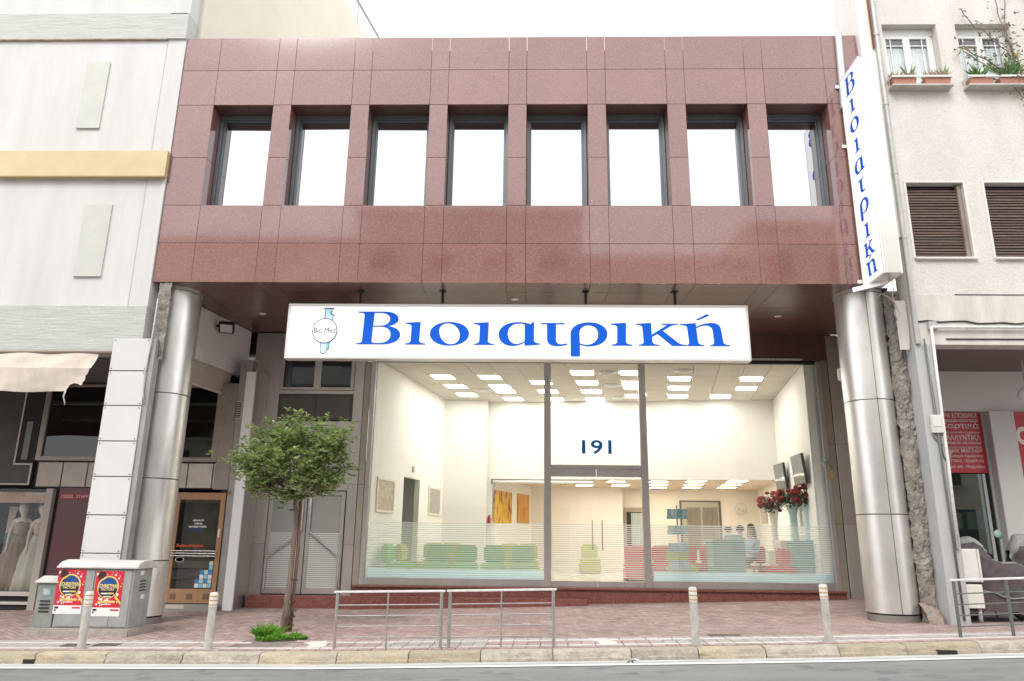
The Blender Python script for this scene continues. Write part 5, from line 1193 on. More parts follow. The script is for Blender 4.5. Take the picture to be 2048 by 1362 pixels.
def framed(px0, px1, pyt, pyb, artm, frm, label, fw=.06):
    a, c = onL(px0,pyt), onL(px1,pyt); z1 = a.z; z0 = onL(px0,pyb).z
    d = Vector((c.x-a.x, c.y-a.y, 0)).normalized(); n_ = Vector((d.y, -d.x, 0)); L_ = math.hypot(c.x-a.x, c.y-a.y); o_ = Vector((a.x,a.y,0))
    t = thing('picture', label, 'picture', (a.x, a.y, z0))
    def bx(u0,u1,v0,v1,d0,d1): p = [o_+d*u0+n_*d0, o_+d*u1+n_*d0, o_+d*u1+n_*d1, o_+d*u0+n_*d1]; return [(q.x,q.y,v0) for q in p]+[(q.x,q.y,v1) for q in p]
    if frm:
        b = B()
        for q in ((0,L_,z0,z0+fw),(0,L_,z1-fw,z1),(0,fw,z0+fw,z1-fw),(L_-fw,L_,z0+fw,z1-fw)): b.hexa(bx(*q,.002,.035))
        part('frame', b, frm, t); b = B().hexa(bx(fw,L_-fw,z0+fw,z1-fw,.002,.02)); part('print', b, artm, t)
    else: b = B().hexa(bx(0,L_,z0,z1,.002,.04)); part('canvas', b, artm, t)
WF = mat('picture_frame_white', (.78,.73,.62), .5)
framed(754,789,953,1024, art_mat('print_tan', (.48,.40,.31), (.55,.47,.38), (.62,.56,.40), 4, (1,1,1)), WF, 'white framed print in tan and cream on the clinic side wall before the doorway')
framed(857,880,972,1030, art_mat('print_grey', (.38,.37,.36), (.52,.42,.33), (.46,.44,.42), 4, (1,1,1)), WF, 'white framed grey and peach print on the clinic side wall past the doorway')
# small wall fixture over the doorway
p = onL(826,938); b = B().box(p.x+.0,p.x+.05,p.y-.1,p.y+.1,p.z-.08,p.z+.08); es = thing('exit_light', 'small square emergency light above the side doorway', 'light', (p.x,p.y,p.z-.08)); part('case', b, WHITEP, es, bevel=.01); b = B().box(p.x+.05,p.x+.056,p.y-.06,p.y+.06,p.z-.05,p.z+.05); part('lens', b, PAINTG, es)
# canvases in the rear hall, on its left wall
def onBack(px, py):
    e0 = XO-ESL*bwy(XO); d = ray(px, py); t = (e0-CAM.x+ESL*CAM.y)/(d.x-ESL*d.y); return CAM+d*t
_onL = onL; onL = onBack
framed(988,1022,980,1046, art_mat('canvas_yellow', (.72,.42,.03), (.70,.52,.05), (.42,.06,.07), 5, (1,1,.25)), None, 'large yellow and red abstract canvas in the rear hall')
framed(1034,1057,987,1046, art_mat('canvas_orange', (.62,.30,.05), (.66,.38,.07), (.50,.15,.06), 5, (1.3,1.3,.22)), None, 'smaller orange wood-grained canvas in the rear hall')
onL = _onL
# projection screen tube / white roller above the opening
b = B(); yb_ = bwy(7.)-.06; z = PZ(1040,964,yb_); xa, xb = PX(985,962,yb_), PX(1085,962,yb_); b.tube([(xa,yb_,z),(xb+1.6,yb_-.1,z)], .045, 10); sr = thing('roller_screen', 'white rolled screen mounted under the bulkhead', 'screen', (xa,yb_,z)); part('tube', b, WHITEP, sr, smooth=True); b = B().box(xa-.05,xa+.01,yb_-.08,yb_+.05,z-.08,z+.08); part('end_cap', b, ALU, sr)
# televisions on the right wall
TVS = mat('tv_screen', (.16,.19,.18), .08, spec=.8)
for px0, px1, pyt, pyb, Yt, lab in ((1553,1570,927,981,7.6,'flat television high on the side wall above the roses, farther from the glass'), (1588,1608,908,971,6.3,'flat television high on the side wall above the roses, nearest the shop glass')):
    p = onR((px0+px1)/2, (pyt+pyb)/2); t = thing('television', lab, 'television', (p.x-.2,p.y,p.z-.4))
    c_ = CAM+(p-CAM)*.955; Vd = (p-CAM).xy.normalized(); u = Vector((Vd.x*math.cos(.27)-Vd.y*math.sin(.27), Vd.x*math.sin(.27)+Vd.y*math.cos(.27), 0)).normalized(); n_ = Vector((-u.y,u.x,0)); up = Vector((n_.x*-.16, n_.y*-.16, .98)).normalized(); up = Vector((-.1,-.02,1)).normalized()
    hw, hh = .50, .37
    def tvb(e, d0, d1): return [c_-u*(hw-e)-up*(hh-e)+n_*d0, c_+u*(hw-e)-up*(hh-e)+n_*d0, c_+u*(hw-e)+up*(hh-e)+n_*d0, c_-u*(hw-e)+up*(hh-e)+n_*d0, c_-u*(hw-e)-up*(hh-e)+n_*d1, c_+u*(hw-e)-up*(hh-e)+n_*d1, c_+u*(hw-e)+up*(hh-e)+n_*d1, c_-u*(hw-e)+up*(hh-e)+n_*d1]
    s_ = 1 if n_.x < 0 else -1
    b = B().hexa(tvb(0,-.03*s_,.03*s_)); part('casing', b, BLACK, t, bevel=.005); b = B().hexa(tvb(.03,.031*s_,.034*s_)); part('screen', b, TVS, t)
    b = B(); b.bar(c_-n_*.03*s_, (p.x+.0, p.y+.02, p.z), .08, .08); part('bracket', b, BLACK, t)
# rear window with lace curtains, doorway with curtain, wall fan, wall cabinet, fire extinguisher
def rearbox(name, px0, px1, pyt, pyb, y, d, m_, par): b = B().box(PX(px0,pyb,y),PX(px1,pyb,y),y-d,y,PZ(px0,pyb,y),PZ(px0,pyt,y)); return part(name, b, m_, par)
yy = YD-.02; t = thing('curtained_window', 'dark framed interior window with beige lace curtains', 'window', (PX(1404,1060,yy),yy,PZ(1404,1100,yy)))
rearbox('frame', 1363,1446,1001,1100, yy, .05, mat('bronze_frame', (.10,.085,.06), .5), t); rearbox('lining', 1367,1442,1004,1100, yy-.052, .01, mat('lining_beige', (.42,.38,.30), .7), t)
LACE = mat('lace', (.22,.195,.15), .9, c2=(.28,.25,.2), nscale=9, nstretch=(4,1,.4))
for a, c in ((1374,1401),(1405,1436)):
    x0, x1 = PX(a,1050,yy), PX(c,1050,yy); z0, z1 = PZ(a,1100,yy), PZ(a,1016,yy)
    b = B().grid(30,1,lambda u,v: (lerp(x0,x1,u), yy-.09+.015*math.sin(u*40), lerp(z0,z1+.03*abs(math.sin(u*12)),v))); part('curtain', b, LACE, t, smooth=True)
t = thing('curtained_doorway', 'dark interior doorway with pale hanging curtain at the back', 'doorway', (PX(1270,1100,yy),yy,ZFL)); rearbox('surround', 1251,1292,1015,1140, yy, .05, mat('door_taupe', (.42,.35,.26), .6), t); rearbox('opening', 1256,1292,1024,1140, yy-.052, .01, mat('door_dark', (.05,.045,.04), .8), t)
x0, x1 = PX(1262,1050,yy), PX(1290,1050,yy); b = B().grid(20,1,lambda u,v: (lerp(x0,x1,u), yy-.08+.015*math.sin(u*34), lerp(ZFL+.2,PZ(1262,1026,yy),v))); part('curtain', b, mat('pale_curtain', (.48,.53,.50), .9), t, smooth=True)
t = thing('wall_fan', 'white wall fan on the rear wall near the corner', 'fan', (PX(1482,1018,yy),yy-.2,PZ(1482,1040,yy))); c_ = atY(1482,1018,yy-.16); b = B(); WIRE = mat('fan_wire', (.60,.56,.50), .5)
b.tube([(c_.x+.22*math.cos(k*math.pi/12), c_.y, c_.z+.22*math.sin(k*math.pi/12)) for k in range(25)], .010, 5)
for k in range(12): a = k*math.pi/6; b.tube([(c_.x,c_.y-.04,c_.z),(c_.x+.22*math.cos(a),c_.y,c_.z+.22*math.sin(a))], .004, 4)
part('guard', b, WIRE, t); b = B()
for k in range(3):
    a = k*2.094; b.add([(c_.x,c_.y+.02,c_.z),(c_.x+.18*math.cos(a-.4),c_.y,c_.z+.18*math.sin(a-.4)),(c_.x+.19*math.cos(a+.3),c_.y+.05,c_.z+.19*math.sin(a+.3))],[(0,1,2)])
part('blades', b, WHITEP, t); b = B(); b.tube([(c_.x,c_.y-.05,c_.z),(c_.x,yy,c_.z)], .05, 12); b.bar((c_.x,yy-.02,c_.z),(c_.x,yy-.02,c_.z-.34),.06,.03); part('motor', b, WHITEP, t)
p = onR(1532,1020); t = thing('wall_cabinet', 'small mirrored wall cabinet beside the roses', 'cabinet', (p.x-.05,p.y,p.z-.45)); b = B().box(p.x-.10,p.x+.0,p.y-.3,p.y+.3,p.z-.45,p.z+.42); part('case', b, mat('cabinet_grey_int', (.40,.36,.32), .4), t); b = B().box(p.x-.106,p.x-.10,p.y-.27,p.y+.27,p.z-.42,p.z+.38); part('door', b, mat('cab_mirror', (.6,.56,.52), .1, .8), t)
p = atY(978,1040,bwy(5.7)-.06); t = thing('fire_extinguisher', 'small red fire extinguisher on the wall by the rear hall opening', 'extinguisher', (p.x,p.y,p.z-.13)); b = B(); b.lathe([(.05,-.12),(.055,-.1),(.055,.08),(.03,.11),(.015,.12)], p, 14); part('bottle', b, mat('ext_red', (.42,.02,.02), .3), t, smooth=True); b = B().box(p.x-.02,p.x+.05,p.y-.01,p.y+.01,p.z+.12,p.z+.15); part('valve', b, BLACK, t)
# ------------------------------------------------------------------ furniture and people in the clinic
def seat_mat(nm, c): return mat(nm, c, .75, c2=tuple(q*.8 for q in c), nscale=6, vary=.06)
GREEN = seat_mat('green_vinyl', (.22,.50,.13)); YGRN = seat_mat('olive_vinyl', (.52,.55,.08)); REDV = seat_mat('red_vinyl', (.68,.08,.06)); TEAL = mat('teal_laminate', (.16,.36,.36), .4, c2=(.14,.32,.32), nscale=2)
FOOT = mat('chair_foot', (.03,.03,.03), .5)
def rbox(x0,x1,y0,y1,z0,z1): return B().box(x0,x1,y0,y1,z0,z1)
def make_chair(m_):
    """armless cube easy chair facing -y, origin at its base centre"""
    t = bpy.data.objects.new('easy_chair', None); COL.objects.link(t)
    part('base', rbox(-.325,.325,-.34,.34,.05,.30), m_, t, bevel=.025); part('seat', rbox(-.32,.32,-.345,.20,.302,.46), m_, t, bevel=.04); part('backrest', rbox(-.27,.27,.16,.34,.463,.90), m_, t, bevel=.05)
    for sx_ in (-.29,.29):
        for sy_ in (-.28,.28): part('foot', rbox(sx_-.025,sx_+.025,sy_-.025,sy_+.025,0,.049), FOOT, t)
    return t
CH = {}
def chair(px, Y, m_, rot, label, group):
    key = m_.name; loc = (PX(px,1120,Y), Y, ZFL)
    if key not in CH: CH[key] = t = make_chair(m_); t.location = loc; t.rotation_euler = (0,0,rot)
    else: t = dup(CH[key], loc, rot)
    return tag(t, label, 'chair', group)
for k, px in enumerate((874.5,931,988,1046)):
    chair(px, 5.0, GREEN, 0, 'green easy chair in the row facing the shop glass', 'green chairs facing the glass')
x_ = lwx(5.0)+.55
for k, (yy_, m_) in enumerate(((4.55,GREEN),(5.45,YGRN))):
    c_ = chair(780, 5, m_, R_(90)-.18, ['green easy chair against the side wall near the glass','olive easy chair against the side wall beside the doorway'][k], None); c_.location = (lwx(yy_)+.50, yy_, ZFL)
for k, (px, Y) in enumerate(((868,7.6),(905,7.7),(1018,7.4),(1056,7.6))):
    chair(px, Y, YGRN, math.pi if k < 2 else 0, ['olive easy chair behind the green row, seen from the back','olive easy chair behind the green row, seen from the back','olive easy chair under the abstract canvases','olive easy chair under the abstract canvases'][k], ['olive chairs behind the row','olive chairs behind the row','olive chairs under canvases','olive chairs under canvases'][k])
for k, px in enumerate((1272,1327,1378,1424)):
    chair(px, 7.0, REDV, 0, 'red easy chair in the row beyond the glass doors', 'red chairs in the rear row')
chair(1362, 5.2, YGRN, .15, 'olive easy chair in front of the red row, behind the leaflet stand', None)
chair(1545, 6.0, REDV, R_(-90), 'red easy chair behind the reception desk beside the roses', None)
chair(1572, 5.2, REDV, R_(-70), 'red easy chair between the two teal counters', None)
chair(1180, 10.9, YGRN, 0, 'olive easy chair standing before the white partition', None)
# reception counters
def counter(px0, px1, Y, dep, label):
    x0, x1 = PX(px0,1110,Y), PX(px1,1110,Y); z = ZFL+1.08
    t = thing('reception_counter', label, 'counter', ((x0+x1)/2, Y+dep/2, ZFL))
    part('front', rbox(x0,x1,Y,Y+.04,ZFL+.06,z-.041), TEAL, t, bevel=.006); part('top', rbox(x0-.03,x1+.03,Y-.04,Y+dep,z-.04,z), TEAL, t, bevel=.006)
    for x in (x0, x1-.04): part('side', rbox(x,x+.04,Y+.042,Y+dep-.03,ZFL,z-.041), TEAL, t)
    part('kick_board', rbox(x0+.03,x1-.03,Y+.05,Y+.07,ZFL,ZFL+.06), DARKI, t); return t, z
c1, zc1_ = counter(1427,1491,5.4,.75,'teal reception counter with a white monitor on it'); c2, zc2_ = counter(1591,1647,4.9,.6,'teal counter against the clinic side wall under the roses')
xm = PX(1468,1080,5.7); t = thing('monitor', 'white computer monitor seen from behind on the teal counter', 'monitor', (xm,5.75,zc1_-.25))
part('casing', rbox(xm-.24,xm+.24,5.72,5.78,zc1_-.18,zc1_+.16), mat('monitor_white', (.72,.76,.74), .4), t, bevel=.015); part('stand', rbox(xm-.04,xm+.04,5.785,5.82,zc1_,zc1_+.08), PAINTG, t); part('foot', rbox(xm-.12,xm+.12,5.79,5.95,zc1_,zc1_+.02), PAINTG, t)
# leaflet stand behind the glass
xs_ = PX(1356,1080,4.25); t = thing('leaflet_stand', 'chrome pole leaflet stand with blue leaflets behind the glass', 'leaflet stand', (xs_,4.25,ZFL))
b = B(); b.tube([(xs_,4.25,ZFL),(xs_,4.25,PZ(1356,1010,4.25))], .02, 10); part('pole', b, CHROME, t, smooth=True, flat_ang=.8); b = B(); b.lathe([(.2,0),(.2,.015),(.03,.03)], (xs_,4.25,ZFL), 20); part('foot', b, CHROME, t)
LF = [mat('leaflet_blue', (.22,.42,.52), .5, c2=(.42,.56,.60), nscale=14), mat('leaflet_pale', (.48,.62,.62), .5, c2=(.30,.48,.55), nscale=16), mat('leaflet_teal', (.10,.36,.40), .5, c2=(.4,.55,.55), nscale=12)]
for r, (pyt, pyb) in enumerate(((1018,1037),(1051,1068),(1087,1104),(1121,1140))):
    z0, z1 = PZ(1356,pyb,4.25), PZ(1356,pyt,4.25)
    for k in range(4):
        x = xs_-.24+k*.122+.06*(0); part('leaflet', rbox(x,x+.11,4.20,4.212,z0,z1), LF[(r+k)%3], t)
    part('tray', rbox(xs_-.25,xs_+.25,4.215,4.245,z0-.01,z0+.08), CHROME, t)
# roses in tall vases
VASE = mat('vase_white', (.80,.80,.76), .3); VASET = mat('vase_aqua', (.50,.68,.67), .25); ROSE = mat('rose_red', (.30,.008,.012), .6, c2=(.18,.005,.008), nscale=20, vary=.1); RLF = mat('rose_leaf', (.045,.10,.03), .6, c2=(.03,.06,.02), nscale=18)
def bouquet(px, py, Y, vm, zfoot, label, seed):
    c_ = atY(px, py, Y); random.seed(seed); t = thing('rose_vase', label, 'flowers', (c_.x, Y, zfoot))
    zt = c_.z-.22; b = B(); h = zt-zfoot; b.lathe([(.10,0),(.105,.02),(.09,h*.3),(.10,h*.7),(.15,h),(.135,h),(.09,h*.7)], (c_.x,Y,zfoot), 20); part('vase', b, vm, t, smooth=True, flat_ang=1.)
    lf = B(); ro = B(); st = B()
    for k in range(38):
        d = Vector((random.gauss(0,1),random.gauss(0,1),random.uniform(-.45,1.1))).normalized(); p = Vector((c_.x,Y,c_.z))+Vector((d.x*.38,d.y*.28,d.z*.27-.02)); 
        st.tube([(c_.x,Y,zt),(p*.5+Vector((c_.x,Y,zt))*.5),p], .006, 4)
        for q in range(2):
            r0 = .062-.02*q; ro.lathe([(.01,-.045),(r0,-.02),(r0*1.05,.01),(r0*.8,.035+.01*q),(r0*.3,.03)], p, 7, fn=lambda a, z: 1+.16*math.sin(a*3+k+q*2))
    for k in range(420):
        d = Vector((random.gauss(0,1),random.gauss(0,1),random.gauss(0,.8))).normalized(); p = Vector((c_.x,Y,c_.z-.08))+Vector((d.x*.35,d.y*.26,d.z*.24))*random.uniform(.4,1.05); blade(lf, p, (d.x,d.y,random.uniform(-.8,.5)), .10, .05)
    part('stems', st, RLF, t); part('leaves', lf, RLF, t); part('blossoms', ro, ROSE, t, smooth=True)
bouquet(1545,1003,7.4,VASE,ZFL+.8,'red roses in a white vase by the wall cabinet',1); bouquet(1583,992,6.2,VASET,zc2_,'red roses in an aqua vase between two other bouquets',2); bouquet(1613,991,5.25,VASET,zc2_,'red roses in an aqua vase on the teal counter nearest the glass',3)
x = PX(1545,1075,7.4); t = thing('plinth', 'white plinth under the roses by the wall cabinet', 'plinth', (x,7.4,ZFL)); part('block', rbox(x-.2,x+.2,7.2,7.6,ZFL,ZFL+.77), VASE, t, bevel=.01); part('slab', rbox(x-.22,x+.22,7.18,7.62,ZFL+.772,ZFL+.799), VASE, t, bevel=.005)
x0, x1 = PX(1560,1075,6.2), PX(1600,1075,6.2); t = thing('plinth', 'white plinth under the middle bouquet of roses', 'plinth', ((x0+x1)/2,6.2,ZFL)); part('block', rbox(x0-.05,x1-.08,6.0,6.4,ZFL,zc2_-.03), VASE, t, bevel=.01); part('slab', rbox(x0-.07,x1-.06,5.98,6.42,zc2_-.028,zc2_-.001), VASE, t, bevel=.005)
# people
SKIN = mat('skin', (.55,.33,.24), .55); HAIR = mat('dark_hair', (.018,.013,.011), .45, c2=(.03,.02,.016), nscale=30, nstretch=(4,4,.5))
def skin_body(vs, es, rs, mats, fm):
    me = bpy.data.meshes.new('body'); me.from_pydata(vs, es, []); o = bpy.data.objects.new('tmp', me); COL.objects.link(o)
    sm = o.modifiers.new('s', 'SKIN'); sm.use_smooth_shade = True; sb = o.modifiers.new('d', 'SUBSURF'); sb.levels = sb.render_levels = 1
    for v, r in zip(me.skin_vertices[0].data, rs): v.radius = (r, r)
    me.skin_vertices[0].data[0].use_root = True
    dg = bpy.context.evaluated_depsgraph_get(); out = bpy.data.meshes.new_from_object(o.evaluated_get(dg)); bpy.data.objects.remove(o); bpy.data.meshes.remove(me)
    out.materials.clear()
    for m_ in mats: out.materials.append(m_)
    for p in out.polygons: p.material_index = fm(p.center); p.use_smooth = True
    return out
def seated_person(loc, rot, top, trousers, label, long_hair=True, sc_=1.0):
    """seated facing -y, hands forward; origin under the pelvis on the floor"""
    H = .50
    vs = [(0,0,H),(0,.0,H+.16),(0,.01,H+.34),(0,.0,H+.48),(0,-.005,H+.57),(0,-.02,H+.66),(0,-.03,H+.77)]; rs = [.15,.135,.145,.12,.05,.075,.085]
    es = [(i,i+1) for i in range(6)]
    def chain(a, pts):
        prev = a
        for p, r in pts: vs.append(p); rs.append(r); es.append((prev, len(vs)-1)); prev = len(vs)-1
        return prev
    for s in (-1, 1):
        chain(3, [((s*.17,.01,H+.46),.062),((s*.22,-.04,H+.20),.045)]); e = len(vs)-1
        w_ = chain(e, [((s*.17,-.27,H+.20),.034),((s*.15,-.33,H+.20),.032)])
        for k in range(4): chain(w_, [((s*.15+(k-1.5)*.02,-.38,H+.205),.010),((s*.15+(k-1.5)*.021,-.42,H+.19),.009)])
        chain(w_, [((s*.15-s*.045,-.35,H+.20),.010)])
        chain(0, [((s*.11,-.16,H+.0),.09),((s*.12,-.42,H+.0),.068),((s*.12,-.44,H-.22),.055),((s*.12,-.42,.07),.042),((s*.12,-.54,.04),.036)])
    def fm(c):
        if c.z > H+.535: return 0
        if abs(c.x) > .10 and c.y < -.22 and c.z > H+.12: return 0
        if c.z > H+.10: return 1
        return 2
    t = thing('person', label, 'person', loc); t.rotation_euler = (0,0,rot); t.scale = (sc_,sc_,sc_)
    me = skin_body(vs, es, rs, [SKIN, top, trousers], fm); link('body', me, t)
    hb = B(); hz = H+.75
    for i in range(9): pass
    prof = [(.105*math.sin(q*math.pi/14), .115*math.cos(q*math.pi/14)) for q in range(0,9)]
    hb.lathe([(max(r,.002), z) for r, z in prof], (0,-.015,hz+.01), 20, fn=lambda a, z: 1.0 if math.sin(a) > -.5 or z > .05 else .75)
    if long_hair:
        hb.grid(14, 8, lambda u, v: (.115*math.cos(math.pi*(-.08+1.16*u))*(1+.25*v), -.01+.10*math.sin(math.pi*(-.08+1.16*u))*(1+.15*v)+.02*v, hz-.0-.33*v+.012*math.sin(u*30)*v))
    link('hair', hb.mesh('hair', HAIR, smooth=True), t)
    f = B(); f.add([(-.012,-.112,hz-.035),(.012,-.112,hz-.035),(0,-.105,hz+.01),(0,-.128,hz-.032)], [(0,1,3),(1,2,3),(2,0,3)]); link('nose', f.mesh('nose', SKIN), t)
    for s in (-1,1): e = B(); e.lathe([(.002,-.009),(.011,0),(.002,.009)], (s*.032,-.100,hz+.012), 8); link('eye', e.mesh('eye', mat('eye_dark', (.03,.02,.02), .2)), t)
    mo = B(); mo.box(-.02,.02,-.108,-.10,hz-.062,hz-.054); link('mouth', mo.mesh('mouth', mat('lip', (.40,.13,.11), .5)), t)
    return t
def task_chair(loc, rot, label, m_):
    t = thing('desk_chair', label, 'chair', loc); t.rotation_euler = (0,0,rot)
    t2 = Vector(loc)
    def lp(nm, b, mm, **k): link(nm, b.mesh(nm, mm, **k), t)
    lp('seat', rbox(-.23,.23,-.25,.2,.36,.42), m_, bevel=.03); lp('backrest', rbox(-.21,.21,.2,.26,.50,.92), m_, bevel=.03)
    b = B(); b.tube([(0,0,.05),(0,0,.36)], .03, 10); b.bar((0,.2,.38),(0,.27,.6),.05,.02)
    lp('stem', b, FOOT)
    for k in range(5): a = k*2*math.pi/5; b = B(); b.bar((0,0,.06),(.26*math.cos(a),.26*math.sin(a),.035),.04,.03); b.lathe([(.03,-.035),(.03,.01)], (.26*math.cos(a),.26*math.sin(a),.035), 10); lp('leg', b, FOOT)
JEAN = mat('dark_skirt', (.02,.022,.03), .8); SHB = mat('shirt_pale_blue', (.36,.50,.62), .8); SHW = mat('shirt_white', (.72,.70,.66), .8)
for px, py, Y, rot, top, lab, ll in ((1504,1047,6.3,R_(-65),SHB,'person with long dark hair in a pale blue top seated behind the teal counter',True),(1482,1050,7.1,R_(-40),SHW,'person with short dark hair partly hidden behind the white monitor',False),(1457,1052,7.9,R_(20),SHW,'person with dark hair seated farthest behind the teal counter',False)):
    x = PX(px,1080,Y); ztop = PZ(px,py,Y); s_ = min(1.18, max(.95, (ztop-ZFL)/(.50+.875)))
    task_chair((x,Y,ZFL), rot, 'desk chair of the '+lab.split(' seated')[0].split(' partly')[0], REDV if ll else FOOT); seated_person((x,Y,ZFL), rot, top, JEAN, lab, ll, s_)
# ------------------------------------------------------------------ bollards
def make_bollard(x, y, lean, label, group):
    z = G(x, y); t = thing('bollard', label, 'bollard', (x,y,z), group); r = .055; h = .79
    def lp(nm, prof, m_): b = B(); b.lathe(prof, (0,0,0), 20); link(nm, b.mesh(nm, m_, smooth=True, flat_ang=.6), t)
    lp('base_plate', [(.105,0),(.105,.012),(.07,.02)], mat('bollard_plate', (.34,.30,.26), .8)); lp('post', [(r+.004,.012),(r,h-.20)], BOLL); lp('white_sleeve', [(r+.003,h-.20),(r+.003,h-.02),(r-.01,h)], BOLLW)
    for q in (.045,.105,.165): lp('ochre_ring', [(r+.006,h-q-.012),(r+.006,h-q)], OCHRE)
    t.rotation_euler = lean; return t
for px, py, lean, lab in ((162,1297,(0,.01,0),'pale bollard with ochre rings standing in front of the utility cabinets'), (415,1300,(0,.012,0),'pale bollard with ochre rings standing near the young tree'), (1392,1291,(0,-.012,0),'scuffed pale bollard with ochre rings beside the small iron grating'), (1658,1284,(0,-.02,0),'scuffed pale bollard with ochre rings standing near the steel column')):
    p = onG(px, py); make_bollard(p.x, p.y, lean, lab, 'bollards along the kerb')
# ------------------------------------------------------------------ railings
def railing(p0, p1, posts, mid, topm, postm, h, label, inner=.0):
    t = thing('railing', label, 'railing', (p0+p1)/2, None); 
    u = (p1-p0); u2 = Vector((u.x,u.y,u.z)); n_ = u2.normalized()
    b = B(); b.bar(p0-n_*.05+Vector((0,0,h)), p1+n_*.05+Vector((0,0,h)), .05, .03); part('top_rail', b, topm, t, bevel=.005)
    for f in posts: q = p0+u*f; b = B(); b.tube([q, q+Vector((0,0,h-.014))], .024, 10); part('post', b, postm, t, smooth=True, flat_ang=.8)
    for f in mid: q = p0+u*f; b = B(); b.tube([q, q+Vector((0,0,h-.014))], .013, 8); part('thin_post', b, postm, t, smooth=True, flat_ang=.8)
    fs = sorted(posts)
    for k in range(4):
        z = h*(.20+.188*k)
        for a, c in zip(fs[::2] if len(fs) > 2 else fs[:1], fs[1::2] if len(fs) > 2 else fs[1:]):
            b = B(); b.tube([p0+u*a+Vector((0,0,z)), p0+u*c+Vector((0,0,z))], .009, 8); part('bar', b, postm, t, smooth=True, flat_ang=.8)
    return t
def gp(px, py): return onG(px, py)
a, c = gp(668,1298), gp(880,1297.5); railing(a, c, [0,1], [.49], RAILW, RAILG, .785, 'low metal railing on the kerb, the half next to the young tree')
a, c = gp(897,1297), gp(1107,1294.5); railing(a, c, [0,1], [.50], RAILW, RAILG, .785, 'low metal railing on the kerb, the half farther from the young tree')
a = gp(1922,1277); c = gp(2150,1268); railing(a, c, [0,1], [], RAILW, mat('rail_green_grey', (.16,.175,.165), .5, .4), .80, 'grey green railing in front of the covered scooters')
t = bpy.data.objects['railing.002']; q = a+(c-a)*.46; b = B(); b.tube([q, q+Vector((0,0,.785))], .024, 10); part('post', b, MATS['rail_green_grey'], t, smooth=True, flat_ang=.8)
# ------------------------------------------------------------------ utility cabinets with posters
cy = -1.15
def cabpt(px, py): return PX(px,py,cy), PZ(px,py,cy)
x0 = PX(112,1200,cy); x1 = PX(262,1200,cy); xe = x1+.0; zg = G(.3,cy); zp = PZ(180,1257,cy); zt = PZ(200,1137,cy)
cb = thing('utility_cabinet', 'large grey street cabinet with a curved pale top and two red posters', 'cabinet', ((x0+x1)/2, cy+.3, zg))
dp = .62
b = B().box(x0-.06,x1+.10,cy-.12,cy+dp+.1,zg-.1,zp); part('plinth', b, PLINC, cb, bevel=.03)
b = B().box(x0,x1,cy,cy+dp,zp,zt); part('body', b, CAB, cb, bevel=.012)
b = B(); n = 12; prof = [(cy-.05,zt),(cy-.05,zt+.035)]+[(cy-.05+.04+(dp+.02)*.5*(1-math.cos(math.pi*k/n)), zt+.035+.10*math.sin(math.pi*k/n)) for k in range(n+1)]+[(cy+dp+.05,zt+.035),(cy+dp+.05,zt)]
b.prism(prof, lambda u, v, d: (d, u, v), x0-.05, x1+.06); part('lid', b, CABT, cb, bevel=.008)
xm = x0+(x1-x0)*.48
for a, c in ((x0+.03, xm-.006), (xm+.006, x1-.03)):
    b = B().box(a,c,cy-.014,cy-.001,zp+.03,zt-.03); part('door', b, CAB, cb, bevel=.004)
b = B(); xq = lerp(xm,x1,.5); b.box(xq-.003,xq+.003,cy-.0155,cy-.0142,zp+.03,zp+.30); part('door_seam', b, DARKJ, cb)
b = B()
for k in range(4): b.box(x1,x1+.006,cy+.22,cy+.42,zt-.22-k*.05,zt-.20-k*.05)
part('vent_slots', b, DARKJ, cb)
for zz_, yq in ((zt-.11,.2),(zt-.5,.3)):
    b = B(); b.box(x1+.0005,x1+.004,cy+yq,cy+yq+.12,zz_,zz_+.07); part('torn_paper', b, SW, cb)
# small cabinet beside it
sx0, sx1 = PX(70,1200,cy), PX(112,1200,cy)-.03; zs1 = PZ(95,1166,cy)
sc_ = thing('utility_cabinet', 'narrow grey green street cabinet with vent slots and a sloped lid', 'cabinet', ((sx0+sx1)/2, cy+.25, zg))
b = B().box(sx0-.06,sx1+.02,cy-.10,cy+.5,zg-.1,zp+.0); part('plinth', b, PLINC, sc_, bevel=.03)
CABG = mat('cabinet_green_grey', (.27,.29,.265), .6, c2=(.21,.23,.21), nscale=4, bump=.15, bscale=20, fine=.06)
b = B().box(sx0,sx1,cy+.02,cy+.42,zp,zs1); part('body', b, CABG, sc_, bevel=.01)
b = B().prism([(cy-.02,zs1),(cy-.02,zs1+.03),(cy+.20,zs1+.11),(cy+.46,zs1+.03),(cy+.46,zs1)], lambda u, v, d: (d,u,v), sx0-.04, sx1+.04); part('lid', b, CABT, sc_, bevel=.006)
for k in range(4): b = B(); b.box(sx0+.08,sx1-.08,cy+.008,cy+.019,zs1-.30-k*.055,zs1-.275-k*.055); part('vent_louvre', b, DARKJ, sc_)
b = B(); b.box(sx0+.1,sx0+.24,cy+.012,cy+.0195,zs1-.2,zs1-.09); part('sticker', b, mat('sticker_teal', (.08,.30,.33), .6, c2=(.5,.5,.48), nscale=10), sc_)
